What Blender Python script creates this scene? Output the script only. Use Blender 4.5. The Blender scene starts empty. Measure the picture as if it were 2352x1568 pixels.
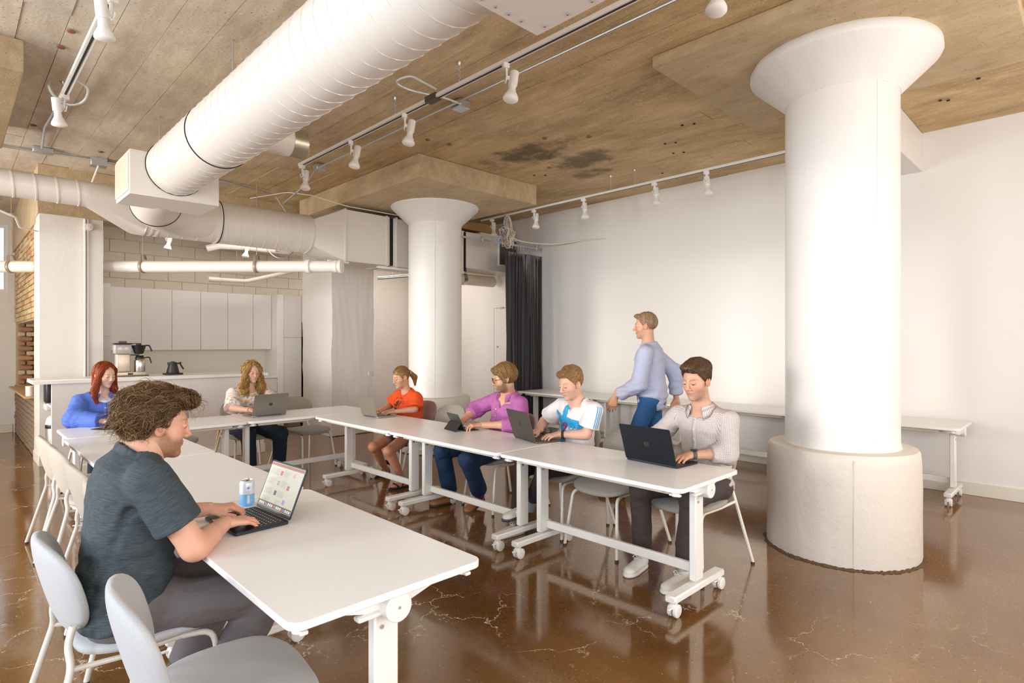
import bpy, bmesh, math, random
import numpy as np
from mathutils import Vector, Matrix, noise
from mathutils.bvhtree import BVHTree
random.seed(7); np.random.seed(7)
SC = bpy.context.scene; COL = SC.collection
PI = math.pi; R = math.radians

# ------------------------------------------------------------------ camera, world, lights, exposure
cam_data = bpy.data.cameras.new('camera'); cam = bpy.data.objects.new('camera', cam_data); COL.objects.link(cam)
cam.location = (0, 0, 1.5); cam.rotation_euler = (R(90), 0, -math.atan2(1301, 1327))
cam_data.sensor_width = 36; cam_data.lens = 1327/2352*36; cam_data.shift_y = 2/2352
cam_data.clip_start = 0.05; SC.camera = cam
SC.view_settings.view_transform = 'Standard'; SC.view_settings.look = 'None'
SC.view_settings.exposure = -0.18; SC.view_settings.gamma = 1; SC.view_settings.use_curve_mapping = False
try:
    SC.cycles.use_denoising = True; SC.cycles.denoiser = 'OPENIMAGEDENOISE'
    SC.cycles.max_bounces = 7; SC.cycles.diffuse_bounces = 5; SC.cycles.glossy_bounces = 3
    SC.cycles.transparent_max_bounces = 6; SC.cycles.transmission_bounces = 4
    SC.cycles.caustics_reflective = False; SC.cycles.caustics_refractive = False
    SC.cycles.sample_clamp_indirect = 6
except Exception: pass
world = bpy.data.worlds.new('world'); SC.world = world; world.use_nodes = True
world.node_tree.nodes['Background'].inputs[0].default_value = (0.78, 0.88, 1, 1)
world.node_tree.nodes['Background'].inputs[1].default_value = 1.6
def area(name, loc, rot, sx, sy, power, col):
    d = bpy.data.lights.new(name, 'AREA'); d.shape = 'RECTANGLE'; d.size = sx; d.size_y = sy
    d.energy = power; d.color = col
    o = bpy.data.objects.new(name, d); o.location = loc; o.rotation_euler = rot; COL.objects.link(o); return o
# daylight through the tall windows in the left wall (x = -3.2) and through the windows behind the camera
LW = [(-1.7, 1.6), (0.9, 1.6), (3.5, 1.6), (6.1, 1.6), (8.7, 1.6)]
for i, (yy, w) in enumerate(LW):
    o = area('window_light', (-3.3, yy, 1.95), (0, R(-90), 0), 2.3, w, [78, 72, 78, 115, 120][i], [(.74,.86,1), (.74,.86,1), (.82,.91,1), (1,.95,.88), (1,.95,.88)][i]); o.data.spread = R(135)
for xx in (-1.0, 2.1, 5.2):
    area('window_light', (xx, -3.1, 2.0), (R(90), 0, 0), 2.0, 2.1, 100, (1.0, 0.95, 0.90))
area('kitchen_fill', (2.9, 9.45, 3.02), (R(38), 0, 0), 2.2, .25, 9, (1.0, .93, .85))  # added fill without a fixture, brightens the kitchen cabinets
area('back_corner_fill', (6.0, 9.2, 3.3), (0, 0, 0), 1.6, 1.2, 34, (1.0, .90, .82))  # unseen fill light, added to lift the dark wall behind the farther column
sd = bpy.data.lights.new('low_sun', 'SUN'); sd.energy = 1.2; sd.angle = R(9); sd.color = (1.0, .93, .86)
sun = bpy.data.objects.new('low_sun', sd); COL.objects.link(sun); sun.rotation_euler = Vector((1, -.28, -.09)).to_track_quat('-Z', 'Y').to_euler()

# ------------------------------------------------------------------ materials
MATS = {}
def nt(m): return m.node_tree.nodes, m.node_tree.links
def mat(name, col=(.8,.8,.8), rough=.5, metal=0, **k):
    if name in MATS: return MATS[name]
    m = bpy.data.materials.new(name); m.use_nodes = True
    b = m.node_tree.nodes['Principled BSDF']
    b.inputs['Base Color'].default_value = (*col, 1); b.inputs['Roughness'].default_value = rough
    b.inputs['Metallic'].default_value = metal
    if 'spec' in k: b.inputs['Specular IOR Level'].default_value = k['spec']
    if 'coat' in k: b.inputs['Coat Weight'].default_value = k['coat']; b.inputs['Coat Roughness'].default_value = k.get('crough', .1)
    if 'sheen' in k: b.inputs['Sheen Weight'].default_value = k['sheen']
    if 'trans' in k: b.inputs['Transmission Weight'].default_value = k['trans']
    if 'alpha' in k: b.inputs['Alpha'].default_value = k['alpha']
    if 'emit' in k: b.inputs['Emission Color'].default_value = (*col, 1); b.inputs['Emission Strength'].default_value = k['emit']
    if 'sss' in k:
        b.inputs['Subsurface Weight'].default_value = k['sss']; b.inputs['Subsurface Radius'].default_value = (1, .35, .2); b.inputs['Subsurface Scale'].default_value = .01
    MATS[name] = m; return m
def N(m, t, **k):
    n = m.node_tree.nodes.new(t)
    for a, v in k.items():
        if a.startswith('i_'):
            key = a[2:]; key = int(key) if key.isdigit() else key.replace('_', ' ')
            n.inputs[key].default_value = v
        else: setattr(n, a, v)
    return n
def L(m, a, b): m.node_tree.links.new(a, b)
def bsdf(m): return m.node_tree.nodes['Principled BSDF']
def ramp(m, fac, stops, interp='LINEAR'):
    r = N(m, 'ShaderNodeValToRGB'); r.color_ramp.interpolation = interp
    e = r.color_ramp.elements
    while len(e) < len(stops): e.new(.5)
    for i, (p, c) in enumerate(stops):
        e[i].position = p; e[i].color = (*c, 1) if len(c) == 3 else c
    L(m, fac, r.inputs[0]); return r.outputs[0]
def mixc(m, fac, a, b, mode='MIX'):
    n = N(m, 'ShaderNodeMix', data_type='RGBA', blend_type=mode)
    for s, v in ((0, fac), (6, a), (7, b)):
        if hasattr(v, 'links') or hasattr(v, 'is_linked'): L(m, v, n.inputs[s])
        elif s == 0: n.inputs[0].default_value = v
        else: n.inputs[s].default_value = (*v, 1)
    return n.outputs[2]
def mth(m, op, a, b=0, c=None):
    n = N(m, 'ShaderNodeMath', operation=op)
    for i, v in enumerate((a, b, c)):
        if v is None: continue
        if hasattr(v, 'is_linked'): L(m, v, n.inputs[i])
        else: n.inputs[i].default_value = v
    return n.outputs[0]
def coord(m, kind='Object', scale=(1,1,1)):
    t = N(m, 'ShaderNodeTexCoord'); mp = N(m, 'ShaderNodeMapping'); mp.inputs['Scale'].default_value = scale
    L(m, t.outputs[kind], mp.inputs[0]); return mp.outputs[0]
def wcoord(m, scale=(1,1,1)):
    t = N(m, 'ShaderNodeNewGeometry'); mp = N(m, 'ShaderNodeMapping'); mp.inputs['Scale'].default_value = scale
    L(m, t.outputs['Position'], mp.inputs[0]); return mp.outputs[0]
def nz(m, vec, sc, det=4, rough=.5, dist=0):
    n = N(m, 'ShaderNodeTexNoise'); n.inputs['Scale'].default_value = sc; n.inputs['Detail'].default_value = det
    n.inputs['Roughness'].default_value = rough; n.inputs['Distortion'].default_value = dist
    L(m, vec, n.inputs['Vector']); return n.outputs['Fac']
def bump(m, h, strength=.3, dist=.01):
    b = N(m, 'ShaderNodeBump'); b.inputs['Strength'].default_value = strength; b.inputs['Distance'].default_value = dist
    L(m, h, b.inputs['Height']); L(m, b.outputs[0], bsdf(m).inputs['Normal']); return b

def mat_plaster(name, col, s=1.0, rough=.5, lumps=.5, dirt=.0):
    m = mat(name, col, rough); v = wcoord(m)
    a = nz(m, v, 9*s, 5, .6); b = nz(m, v, 70*s, 3, .6)
    h = mth(m, 'ADD', a, mth(m, 'MULTIPLY', b, .35)); bump(m, h, lumps, .012)
    c2 = tuple(x*.95 for x in col)
    c = mixc(m, nz(m, v, 1.2, 4, .5), col, c2)
    if dirt:
        d = nz(m, v, 26, 6, .75); mask = ramp(m, d, [(.66, (0,0,0)), (.72, (1,1,1))])
        low = N(m, 'ShaderNodeSeparateXYZ'); L(m, v, low.inputs[0])
        lowm = N(m, 'ShaderNodeMapRange'); lowm.inputs[1].default_value = .55; lowm.inputs[2].default_value = .0
        L(m, low.outputs[2], lowm.inputs[0])
        c = mixc(m, mth(m, 'MULTIPLY', mth(m, 'MULTIPLY', mask, lowm.outputs[0]), dirt), c, (.35, .29, .22))
    L(m, c, bsdf(m).inputs['Base Color']); return m
WHITE_WALL = mat_plaster('white_wall_paint', (.86, .83, .79), .5, .42, .06)
ROUGH_WHITE = mat_plaster('rough_white_paint', (.86, .82, .77), 1.3, .38, .25)
COLUMN_WHITE = mat_plaster('column_white_paint', (.80, .765, .725), 1.3, .38, .35)
BASE_WHITE = mat_plaster('plinth_white_paint', (.71, .645, .565), 1.6, .45, .5, .8)
DUCT_WHITE = mat('duct_white_paint', (.76, .70, .635), .4)
PIPE_WHITE = mat('pipe_white_paint', (.86, .81, .75), .35)
CAB = mat('cabinet_laminate', (.80, .755, .72), .42)
COUNTER = mat('white_countertop', (.88, .87, .82), .3)
BLACK = mat('black_plastic', (.012, .012, .013), .4)
DARK = mat('dark_void', (.01, .009, .008), .8)
STEEL = mat('brushed_steel', (.62, .58, .53), .28, 1)
GALV = mat('galvanised_steel', (.55, .57, .58), .38, .9)
WHITE_METAL = mat('white_powder_coat', (.86, .84, .80), .38)
TRACK_WHITE = mat('track_white', (.84, .82, .78), .4)
TABLE_WHITE = mat('white_laminate', (.90, .89, .875), .3)
TAN_METAL = mat('tan_strap', (.45, .33, .22), .45, .4)
GLASS = mat('window_glass', (1, 1, 1), .02, 0, trans=1.0)
bsdf(GLASS).inputs['IOR'].default_value = 1.05
WOOD = mat('light_wood', (.62, .36, .15), .45)
v = wcoord(WOOD, (1, 12, 12)); L(WOOD, mixc(WOOD, nz(WOOD, v, 6, 4, .6), (.66, .40, .17), (.50, .27, .10)), bsdf(WOOD).inputs['Base Color'])

def mat_concrete(name, tint=1.0):
    m = mat(name, (.4,.3,.2), .75); v = wcoord(m)
    vs = wcoord(m, (1.6, .7, 1))
    a = nz(m, vs, 1.4, 6, .62, .4); b = nz(m, v, .55, 4, .5)
    a3 = nz(m, wcoord(m, (6, 1.3, 1)), 2.2, 8, .72, .3)
    amix = mth(m, 'MULTIPLY_ADD', a3, .45, mth(m, 'MULTIPLY', a, .62))
    tan = mixc(m, ramp(m, amix, [(.38, (0,0,0)), (.66, (1,1,1))]), (.37*tint, .235*tint, .10*tint), (.70*tint, .51*tint, .27*tint))
    grey = mixc(m, ramp(m, amix, [(.38, (0,0,0)), (.66, (1,1,1))]), (.46, .385, .29), (.72, .64, .53))
    sx = N(m, 'ShaderNodeSeparateXYZ'); L(m, v, sx.inputs[0])
    side = N(m, 'ShaderNodeMapRange'); side.inputs[1].default_value = 3.4; side.inputs[2].default_value = .6
    L(m, sx.outputs[0], side.inputs[0])
    sm = mth(m, 'MULTIPLY_ADD', b, .5, mth(m, 'ADD', side.outputs[0], -.25))
    smc = N(m, 'ShaderNodeClamp'); L(m, sm, smc.inputs[0])
    c = mixc(m, smc.outputs[0], tan, grey)
    # pits, mineral specks
    p = nz(m, v, 38, 5, .7); c = mixc(m, ramp(m, p, [(.60, (0,0,0)), (.68, (.8,.8,.8))]), c, (.78, .70, .57))
    q = nz(m, v, 55, 3, .7); c = mixc(m, ramp(m, q, [(.63, (0,0,0)), (.69, (1,1,1))]), c, (.13, .08, .04))
    # long smears along the boards
    vv = wcoord(m, (9, .25, 1)); r_ = nz(m, vv, 2, 4, .6)
    c = mixc(m, mth(m, 'MULTIPLY', ramp(m, r_, [(.52, (0,0,0)), (.7, (1,1,1))]), .25), c, (.52, .44, .32))
    # water stains with a shape of their own
    def blot(cx, cy, rx, ry, amt, col):
        nonlocal c
        wx = nz(m, v, 3.5, 5, .6)
        dx = mth(m, 'DIVIDE', mth(m, 'SUBTRACT', sx.outputs[0], cx), rx); dy = mth(m, 'DIVIDE', mth(m, 'SUBTRACT', sx.outputs[1], cy), ry)
        d = mth(m, 'ADD', mth(m, 'MULTIPLY', dx, dx), mth(m, 'MULTIPLY', dy, dy))
        d = mth(m, 'ADD', d, mth(m, 'MULTIPLY', mth(m, 'SUBTRACT', wx, .5), 5.0))
        mk = N(m, 'ShaderNodeMapRange'); mk.inputs[1].default_value = 1.25; mk.inputs[2].default_value = .1; L(m, d, mk.inputs[0])
        c = mixc(m, mth(m, 'MULTIPLY', mk.outputs[0], amt), c, col)
    blot(4.78, 4.65, .27, .62, .85, (.10, .055, .022)); blot(5.35, 4.25, .28, .42, .8, (.12, .08, .045)); blot(5.85, 4.55, .16, .30, .7, (.12, .065, .03))
    blot(1.2, 1.5, .4, .5, .3, (.62, .60, .56))
    L(m, c, bsdf(m).inputs['Base Color'])
    h = mth(m, 'ADD', a, mth(m, 'MULTIPLY', p, .6)); bump(m, h, .5, .012)
    return m
CONC = mat_concrete('board_formed_concrete')
CONC_PLAIN = mat('plain_concrete', (.5,.4,.3), .8); v = wcoord(CONC_PLAIN)
aa = nz(CONC_PLAIN, v, 2.2, 6, .65)
a2 = nz(CONC_PLAIN, wcoord(CONC_PLAIN, (4, 1, 3)), 3, 8, .75)
cc = mixc(CONC_PLAIN, ramp(CONC_PLAIN, mth(CONC_PLAIN, 'MULTIPLY_ADD', a2, .6, mth(CONC_PLAIN, 'MULTIPLY', aa, .5)), [(.36, (0,0,0)), (.74, (1,1,1))]), (.40, .28, .15), (.66, .52, .33)); pp = nz(CONC_PLAIN, v, 45, 4, .7)
cc = mixc(CONC_PLAIN, ramp(CONC_PLAIN, pp, [(.64, (0,0,0)), (.7, (1,1,1))]), cc, (.2, .14, .09))
L(CONC_PLAIN, cc, bsdf(CONC_PLAIN).inputs['Base Color']); bump(CONC_PLAIN, mth(CONC_PLAIN, 'ADD', aa, pp), .5, .01)

def mat_floor():
    m = mat('polished_concrete_floor', (.2,.11,.05), .15); v = wcoord(m)
    a = nz(m, v, .55, 5, .6, .3); b = nz(m, v, 7, 6, .65)
    c = mixc(m, ramp(m, a, [(.33, (0,0,0)), (.68, (1,1,1))]), (.11, .044, .009), (.30, .15, .05))
    c = mixc(m, mth(m, 'MULTIPLY', ramp(m, b, [(.35, (0,0,0)), (.7, (1,1,1))]), .5), c, (.16, .072, .020))
    # aggregate
    vo = N(m, 'ShaderNodeTexVoronoi'); vo.inputs['Scale'].default_value = 62; L(m, v, vo.inputs['Vector'])
    agg = ramp(m, vo.outputs['Distance'], [(.12, (1,1,1)), (.30, (0,0,0))])
    hue = N(m, 'ShaderNodeSeparateColor'); L(m, vo.outputs['Color'], hue.inputs[0])
    aggc = ramp(m, hue.outputs[0], [(.0, (.03,.02,.012)), (.35, (.12,.06,.02)), (.6, (.24,.14,.06)), (.88, (.34,.24,.14)), (1, (.50,.40,.27))])
    patch = ramp(m, nz(m, v, .6, 4, .6), [(.34, (.15,.15,.15)), (.52, (1,1,1))])
    c = mixc(m, mth(m, 'MULTIPLY', mth(m, 'MULTIPLY', agg, patch), .9), c, aggc)
    # pale cracks / worn chips
    w = N(m, 'ShaderNodeTexNoise'); w.inputs['Scale'].default_value = 2.2; w.inputs['Detail'].default_value = 6; w.inputs['Roughness'].default_value = .65; L(m, v, w.inputs['Vector'])
    vm = N(m, 'ShaderNodeVectorMath', operation='MULTIPLY_ADD'); L(m, w.outputs['Color'], vm.inputs[0]); vm.inputs[1].default_value = (.5,.5,.5); L(m, v, vm.inputs[2])
    ve = N(m, 'ShaderNodeTexVoronoi', feature='DISTANCE_TO_EDGE'); ve.inputs['Scale'].default_value = 2.1; L(m, vm.outputs[0], ve.inputs['Vector'])
    gate = ramp(m, nz(m, v, 1.7, 4, .6), [(.49, (0,0,0)), (.58, (1,1,1))])
    wid = mth(m, 'MULTIPLY', nz(m, v, 14, 5, .75), .03)
    cr = mth(m, 'LESS_THAN', ve.outputs['Distance'], mth(m, 'SUBTRACT', wid, .0105))
    fx = N(m, 'ShaderNodeSeparateXYZ'); L(m, v, fx.inputs[0]); fr = N(m, 'ShaderNodeMapRange'); fr.inputs[1].default_value = 4.1; fr.inputs[2].default_value = 2.9; L(m, fx.outputs[0], fr.inputs[0])
    crack = mth(m, 'MULTIPLY', mth(m, 'MULTIPLY', cr, gate), fr.outputs[0])
    ch = ramp(m, nz(m, v, 9, 7, .8), [(.655, (0,0,0)), (.675, (1,1,1))])
    pale = mth(m, 'MAXIMUM', crack, mth(m, 'MULTIPLY', ch, .8))
    c = mixc(m, pale, c, (.66, .58, .45))
    L(m, c, bsdf(m).inputs['Base Color'])
    ro = mth(m, 'MULTIPLY_ADD', nz(m, v, 3, 4, .6), .16, .03)
    ro = mth(m, 'MULTIPLY_ADD', pale, .25, ro); L(m, ro, bsdf(m).inputs['Roughness'])
    h = mth(m, 'ADD', mth(m, 'MULTIPLY', nz(m, v, 2.2, 3, .5), 1.0), mth(m, 'MULTIPLY', pale, -.12))
    bump(m, h, .10, .02)
    bsdf(m).inputs['IOR'].default_value = 2.15; bsdf(m).inputs['Specular Tint'].default_value = (1, .88, .72, 1)
    return m
FLOOR = mat_floor()
FABRICS = {}
def mat_fabric(name, col, c2):
    m = mat(name, col, .9, sheen=.25); v = coord(m)
    a = nz(m, v, 260, 2, .8); c = mixc(m, a, col, c2)
    L(m, c, bsdf(m).inputs['Base Color']); bump(m, nz(m, v, 320, 2, .7), .35, .003); return m
FAB_GREY = mat_fabric('grey_wool_fabric', (.35, .36, .375), (.52, .53, .545))
FAB_BEIGE = mat_fabric('oat_wool_fabric', (.42, .365, .30), (.57, .50, .42))
FAB_TAUPE = mat_fabric('taupe_wool_fabric', (.29, .26, .215), (.41, .375, .32))
FAB_PINK = mat_fabric('dusty_rose_wool_fabric', (.33, .22, .19), (.45, .32, .28))
CHAIR_METAL = mat('cream_chair_tube', (.80, .76, .68), .35)

# ------------------------------------------------------------------ mesh helpers
def link(o, parent=None):
    COL.objects.link(o)
    if parent is not None: o.parent = parent
    return o
def fin(me, smooth=True, ang=40):
    if smooth:
        me.polygons.foreach_set('use_smooth', [True]*len(me.polygons))
        try: me.set_sharp_from_angle(angle=R(ang))
        except Exception: pass
    me.update(); return me
class MB:
    def __init__(s): s.v = []; s.f = []; s.mi = []; s.cm = 0
    def add(s, vs, fs, M=None):
        o = len(s.v)
        if M is not None: vs = [M @ Vector(p) for p in vs]
        s.v += [tuple(p) for p in vs]; s.f += [tuple(i+o for i in f) for f in fs]; s.mi += [s.cm]*len(fs); return s
    def box(s, lo, hi, M=None):
        x0,y0,z0 = lo; x1,y1,z1 = hi
        return s.add([(x0,y0,z0),(x1,y0,z0),(x1,y1,z0),(x0,y1,z0),(x0,y0,z1),(x1,y0,z1),(x1,y1,z1),(x0,y1,z1)],
            [(0,3,2,1),(4,5,6,7),(0,1,5,4),(1,2,6,5),(2,3,7,6),(3,0,4,7)], M)
    def rbox(s, lo, hi, r=.006, M=None, seg=1):
        bm = bmesh.new(); bmesh.ops.create_cube(bm, size=1)
        for q in bm.verts: q.co = Vector([lo[i] + (q.co[i]+.5)*(hi[i]-lo[i]) for i in range(3)])
        r = min(r, .49*min(abs(hi[i]-lo[i]) for i in range(3)))
        bmesh.ops.bevel(bm, geom=list(bm.edges), offset=r, segments=seg, affect='EDGES', profile=.5)
        bm.verts.index_update()
        s.add([q.co.copy() for q in bm.verts], [[q.index for q in f.verts] for f in bm.faces], M); bm.free(); return s
    def prism(s, pts, z0, z1, M=None):
        n = len(pts)
        vs = [(p[0], p[1], z0) for p in pts] + [(p[0], p[1], z1) for p in pts]
        fs = [tuple(range(n-1, -1, -1)), tuple(range(n, 2*n))] + [(i, (i+1)%n, n+(i+1)%n, n+i) for i in range(n)]
        return s.add(vs, fs, M)
    def tube(s, path, r, n=8, closed=False, cap=True):
        P = [Vector(p) for p in path]; m = len(P); rs = r if hasattr(r, '__len__') else [r]*m
        T = []
        for i in range(m):
            if closed: t = P[(i+1)%m]-P[i-1]
            else: t = P[min(i+1, m-1)]-P[max(i-1, 0)]
            T.append(t.normalized() if t.length > 1e-9 else Vector((0,0,1)))
        up = Vector((0,0,1)) if abs(T[0].z) < .9 else Vector((1,0,0))
        nn = (up - T[0]*up.dot(T[0])).normalized(); vs = []
        for i in range(m):
            nn = (nn - T[i]*nn.dot(T[i])); nn = nn.normalized() if nn.length > 1e-6 else T[i].orthogonal().normalized()
            b = T[i].cross(nn)
            for k in range(n):
                a = 2*PI*k/n; vs.append(P[i] + (nn*math.cos(a) + b*math.sin(a))*rs[i])
        fs = []
        for i in range(m if closed else m-1):
            j = (i+1) % m
            for k in range(n): fs.append((i*n+k, i*n+(k+1)%n, j*n+(k+1)%n, j*n+k))
        if cap and not closed: fs += [tuple(range(n-1, -1, -1)), tuple((m-1)*n+k for k in range(n))]
        return s.add(vs, fs)
    def cyl(s, a, b, r, n=20, r2=None):
        return s.tube([a, b], [r, r if r2 is None else r2], n)
    def lathe(s, prof, n=32, M=None, capb=True, capt=True):
        vs = []; fs = []; m = len(prof)
        for (r, z) in prof:
            for k in range(n): a = 2*PI*k/n; vs.append((r*math.cos(a), r*math.sin(a), z))
        for i in range(m-1):
            for k in range(n): fs.append((i*n+k, i*n+(k+1)%n, (i+1)*n+(k+1)%n, (i+1)*n+k))
        if capb: fs.append(tuple(range(n-1, -1, -1)))
        if capt: fs.append(tuple((m-1)*n+k for k in range(n)))
        return s.add(vs, fs, M)
    def superell(s, r, e1=.5, e2=.5, nu=32, nv=16, fn=None, M=None):
        vs = []; fs = []
        def sp(c, e): return math.copysign(abs(c)**e, c)
        for i in range(nv+1):
            ph = -PI/2 + PI*i/nv
            for k in range(nu):
                th = 2*PI*k/nu
                p = [r[0]*sp(math.cos(ph), e1)*sp(math.cos(th), e2), r[1]*sp(math.cos(ph), e1)*sp(math.sin(th), e2), r[2]*sp(math.sin(ph), e1)]
                vs.append(fn(*p) if fn else p)
        for i in range(nv):
            for k in range(nu): fs.append((i*nu+k, i*nu+(k+1)%nu, (i+1)*nu+(k+1)%nu, (i+1)*nu+k))
        return s.add(vs, fs, M)
    def build(s, name, m, parent=None, smooth=True, ang=40, bevel=0, loc=None):
        me = bpy.data.meshes.new(name); me.from_pydata(s.v, [], s.f)
        ms = m if isinstance(m, (list, tuple)) else [m]
        for x in ms: me.materials.append(x)
        if len(ms) > 1: me.polygons.foreach_set('material_index', s.mi)
        fin(me, smooth, ang); o = bpy.data.objects.new(name, me); link(o, parent)
        if loc: o.location = loc
        if bevel:
            b = o.modifiers.new('bevel', 'BEVEL'); b.width = bevel; b.segments = 2; b.limit_method = 'ANGLE'; b.angle_limit = R(35)
        return o
def TRS(loc=(0,0,0), rot=(0,0,0), sc=(1,1,1)):
    from mathutils import Euler
    return Matrix.Translation(loc) @ Euler(rot).to_matrix().to_4x4() @ Matrix.Diagonal((*sc, 1))
def rrect(x0, y0, x1, y1, r, n=6):
    out = []
    for cx, cy, a0 in ((x1-r, y1-r, 0), (x0+r, y1-r, 90), (x0+r, y0+r, 180), (x1-r, y0+r, 270)):
        for i in range(n+1): a = R(a0 + 90*i/n); out.append((cx + r*math.cos(a), cy + r*math.sin(a)))
    return out
def catmull(P, n=6, closed=False):
    P = [Vector(p) for p in P]; m = len(P); out = []
    for i in range(m if closed else m-1):
        p0 = P[i-1] if (closed or i > 0) else P[0]*2-P[1]; p1 = P[i]; p2 = P[(i+1) % m]
        p3 = P[(i+2) % m] if (closed or i < m-2) else P[-1]*2-P[-2]
        for k in range(n):
            t = k/n; out.append(.5*((2*p1) + (p2-p0)*t + (2*p0-5*p1+4*p2-p3)*t*t + (3*p1-p0-3*p2+p3)*t**3))
    if not closed: out.append(P[-1])
    return out
def fillet(P, rad, n=5):
    P = [Vector(p) for p in P]; out = [P[0]]
    for i in range(1, len(P)-1):
        a = (P[i-1]-P[i]); b = (P[i+1]-P[i]); r = min(rad, a.length*.49, b.length*.49)
        A = P[i]+a.normalized()*r; B = P[i]+b.normalized()*r
        for k in range(n+1): t = k/n; out.append(A*(1-t)**2 + P[i]*2*t*(1-t) + B*t*t)
    out.append(P[-1]); return out

# ------------------------------------------------------------------ naming helpers
def empty(name, loc=(0,0,0), rz=0.0):
    o = bpy.data.objects.new(name, None); o.empty_display_size = .1; link(o); o.location = loc; o.rotation_euler = (0,0,rz); return o
def tag(o, label=None, cat=None, group=None, kind=None):
    if label: o['label'] = label
    if cat: o['category'] = cat
    if group: o['group'] = group
    if kind: o['kind'] = kind
    return o
def struct(o, label=None, cat=None): return tag(o, label, cat, kind='structure')
KIDS = {}
def copy_tree(o, parent=None):
    c = o.copy(); COL.objects.link(c)
    if parent is not None: c.parent = parent
    kids = [k for k in bpy.data.objects if k.parent == o] if o.name not in KIDS else KIDS[o.name]
    KIDS[o.name] = kids
    for ch in kids: copy_tree(ch, c)
    return c
def dup(o, loc, rz=None, label=None, group=None):
    c = copy_tree(o); c.location = loc
    if rz is not None: c.rotation_euler = (0, 0, rz)
    if label: c['label'] = label
    if group: c['group'] = group
    return c
# ------------------------------------------------------------------ the room shell
H = 3.657; WX = 7.2; YB = 10.7; YL = 12.73; XL = -3.2; YF = -3.0
f = MB().box((XL-.1, YF-.1, -.12), (WX+.1, YL+.1, 0)).build('floor', FLOOR, smooth=False)
struct(f, 'polished brown concrete floor with pale cracks', 'floor')
c = MB().box((XL-.1, YF-.1, H+.012), (WX+.1, YL+.1, H+.2)).build('ceiling', CONC, smooth=False)
struct(c, 'raw board-formed concrete ceiling with brown stains', 'ceiling')
# board impressions of the formwork: single strips running away from the camera, each with its own depth
rb = random.Random(3); x = -1.6
while x < WX:
    w = rb.choice((.19, .22, .24, .26, .3)); x1 = min(x+w, WX)
    y = -.6 + rb.uniform(0, 1.2)
    while y < YL:
        ln = rb.uniform(2.0, 3.8); y1 = min(y+ln, YL)
        if not (x1 > WX-.01 and x > WX-.05):
            d = rb.choice((0, .002, .004, .007))
            o = MB().box((x+.0015, y+.0015, H-.001-d), (x1-.0015, y1-.0015, H+.02)).build('formwork_panel', CONC, c, smooth=False)
        y = y1
    x = x1
wr = MB().box((WX, YF, 0), (WX+.12, YL, H+.02)).build('wall_right', WHITE_WALL, smooth=False)
struct(wr, 'long smooth white wall on the right', 'wall')
o = MB().rbox((WX-.014, YF, 0), (WX, 7.75, .13), .004).build('baseboard_right', mat('cream_baseboard', (.78, .73, .63), .45))
struct(o, 'low cream baseboard along the right wall', 'baseboard')
for (xa, xb) in ((1.6, WX),):
    wb = MB().box((xa, YB, 0), (xb, YB+.1, H+.02)).build('wall_back', mat('cmu_mortar', (.70, .635, .53), .7), smooth=False)
struct(wb, 'painted concrete block wall behind the kitchen', 'wall')
CMU = mat_plaster('painted_block', (.76, .69, .58), 2.2, .55, .4)
bw, bh, gp = .4, .2, .008; row = 0; zz = 2.1
while zz < H:
    xx = 1.4 + (bw/2 if row % 2 else 0)
    while xx < 4.9:
        d = rb.uniform(0, .003)
        MB().rbox((xx+gp/2, YB-.012-d, zz+gp/2), (xx+bw-gp/2, YB+.02, min(zz+bh-gp/2, H)), .005).build('block', CMU, wb)
        xx += bw
    zz += bh; row += 1
o = MB().box((4.9, YB-.02, 0), (WX, YB-.012, H)).build('panel', WHITE_WALL, wb, smooth=False)
# far left end wall with the window band
o = MB().box((XL, YL, 0), (1.4, YL+.1, 2.33)).box((XL, YL, 3.45), (1.4, YL+.1, H+.02)).box((.735, YL, 2.33), (1.4, YL+.1, 3.45)).build('wall_back', WHITE_WALL, smooth=False)
struct(o, 'white end wall at the far left under a window', 'wall')
wn = MB().box((-2.4, YL+.03, 2.33), (.735, YL+.07, 2.38)).box((-2.4, YL+.03, 3.40), (.735, YL+.07, 3.45)).box((.69, YL+.03, 2.38), (.735, YL+.07, 3.4)).box((-.9, YL+.03, 2.38), (-.86, YL+.07, 3.4)).build('window_1', WHITE_METAL, smooth=False)
struct(wn, 'high bright window in the far left end wall', 'window')
MB().box((-2.4, YL+.048, 2.38), (.69, YL+.052, 3.4)).build('pane', GLASS, wn, smooth=False)
o = MB().rbox((XL, YL-.016, 0), (.80, YL, .14), .004).build('baseboard_back', MATS['cream_baseboard']); struct(o, 'cream baseboard under the far left end wall', 'baseboard')
# left wall with five tall windows (behind the left edge of the frame) and the wall behind the camera
lw = MB(); edges = []; prev = YF
for (yy, w) in LW: lw.box((XL-.15, prev, 0), (XL, yy-w/2, H+.02)); lw.box((XL-.15, yy-w/2, 0), (XL, yy+w/2, .8)); lw.box((XL-.15, yy-w/2, 3.1), (XL, yy+w/2, H+.02)); prev = yy+w/2
lw.box((XL-.15, prev, 0), (XL, YL, H+.02))
struct(lw.build('wall_left', WHITE_WALL, smooth=False), 'white wall with tall windows on the left', 'wall')
bwl = MB(); prev = XL
for xx in (-1.0, 2.1, 5.2): bwl.box((prev, YF-.1, 0), (xx-1, YF, H+.02)); bwl.box((xx-1, YF-.1, 0), (xx+1, YF, .95)); bwl.box((xx-1, YF-.1, 3.05), (xx+1, YF, H+.02)); prev = xx+1
bwl.box((prev, YF-.1, 0), (WX, YF, H+.02))
struct(bwl.build('wall_front', WHITE_WALL, smooth=False), 'white wall with windows behind the viewer', 'wall')

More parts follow.
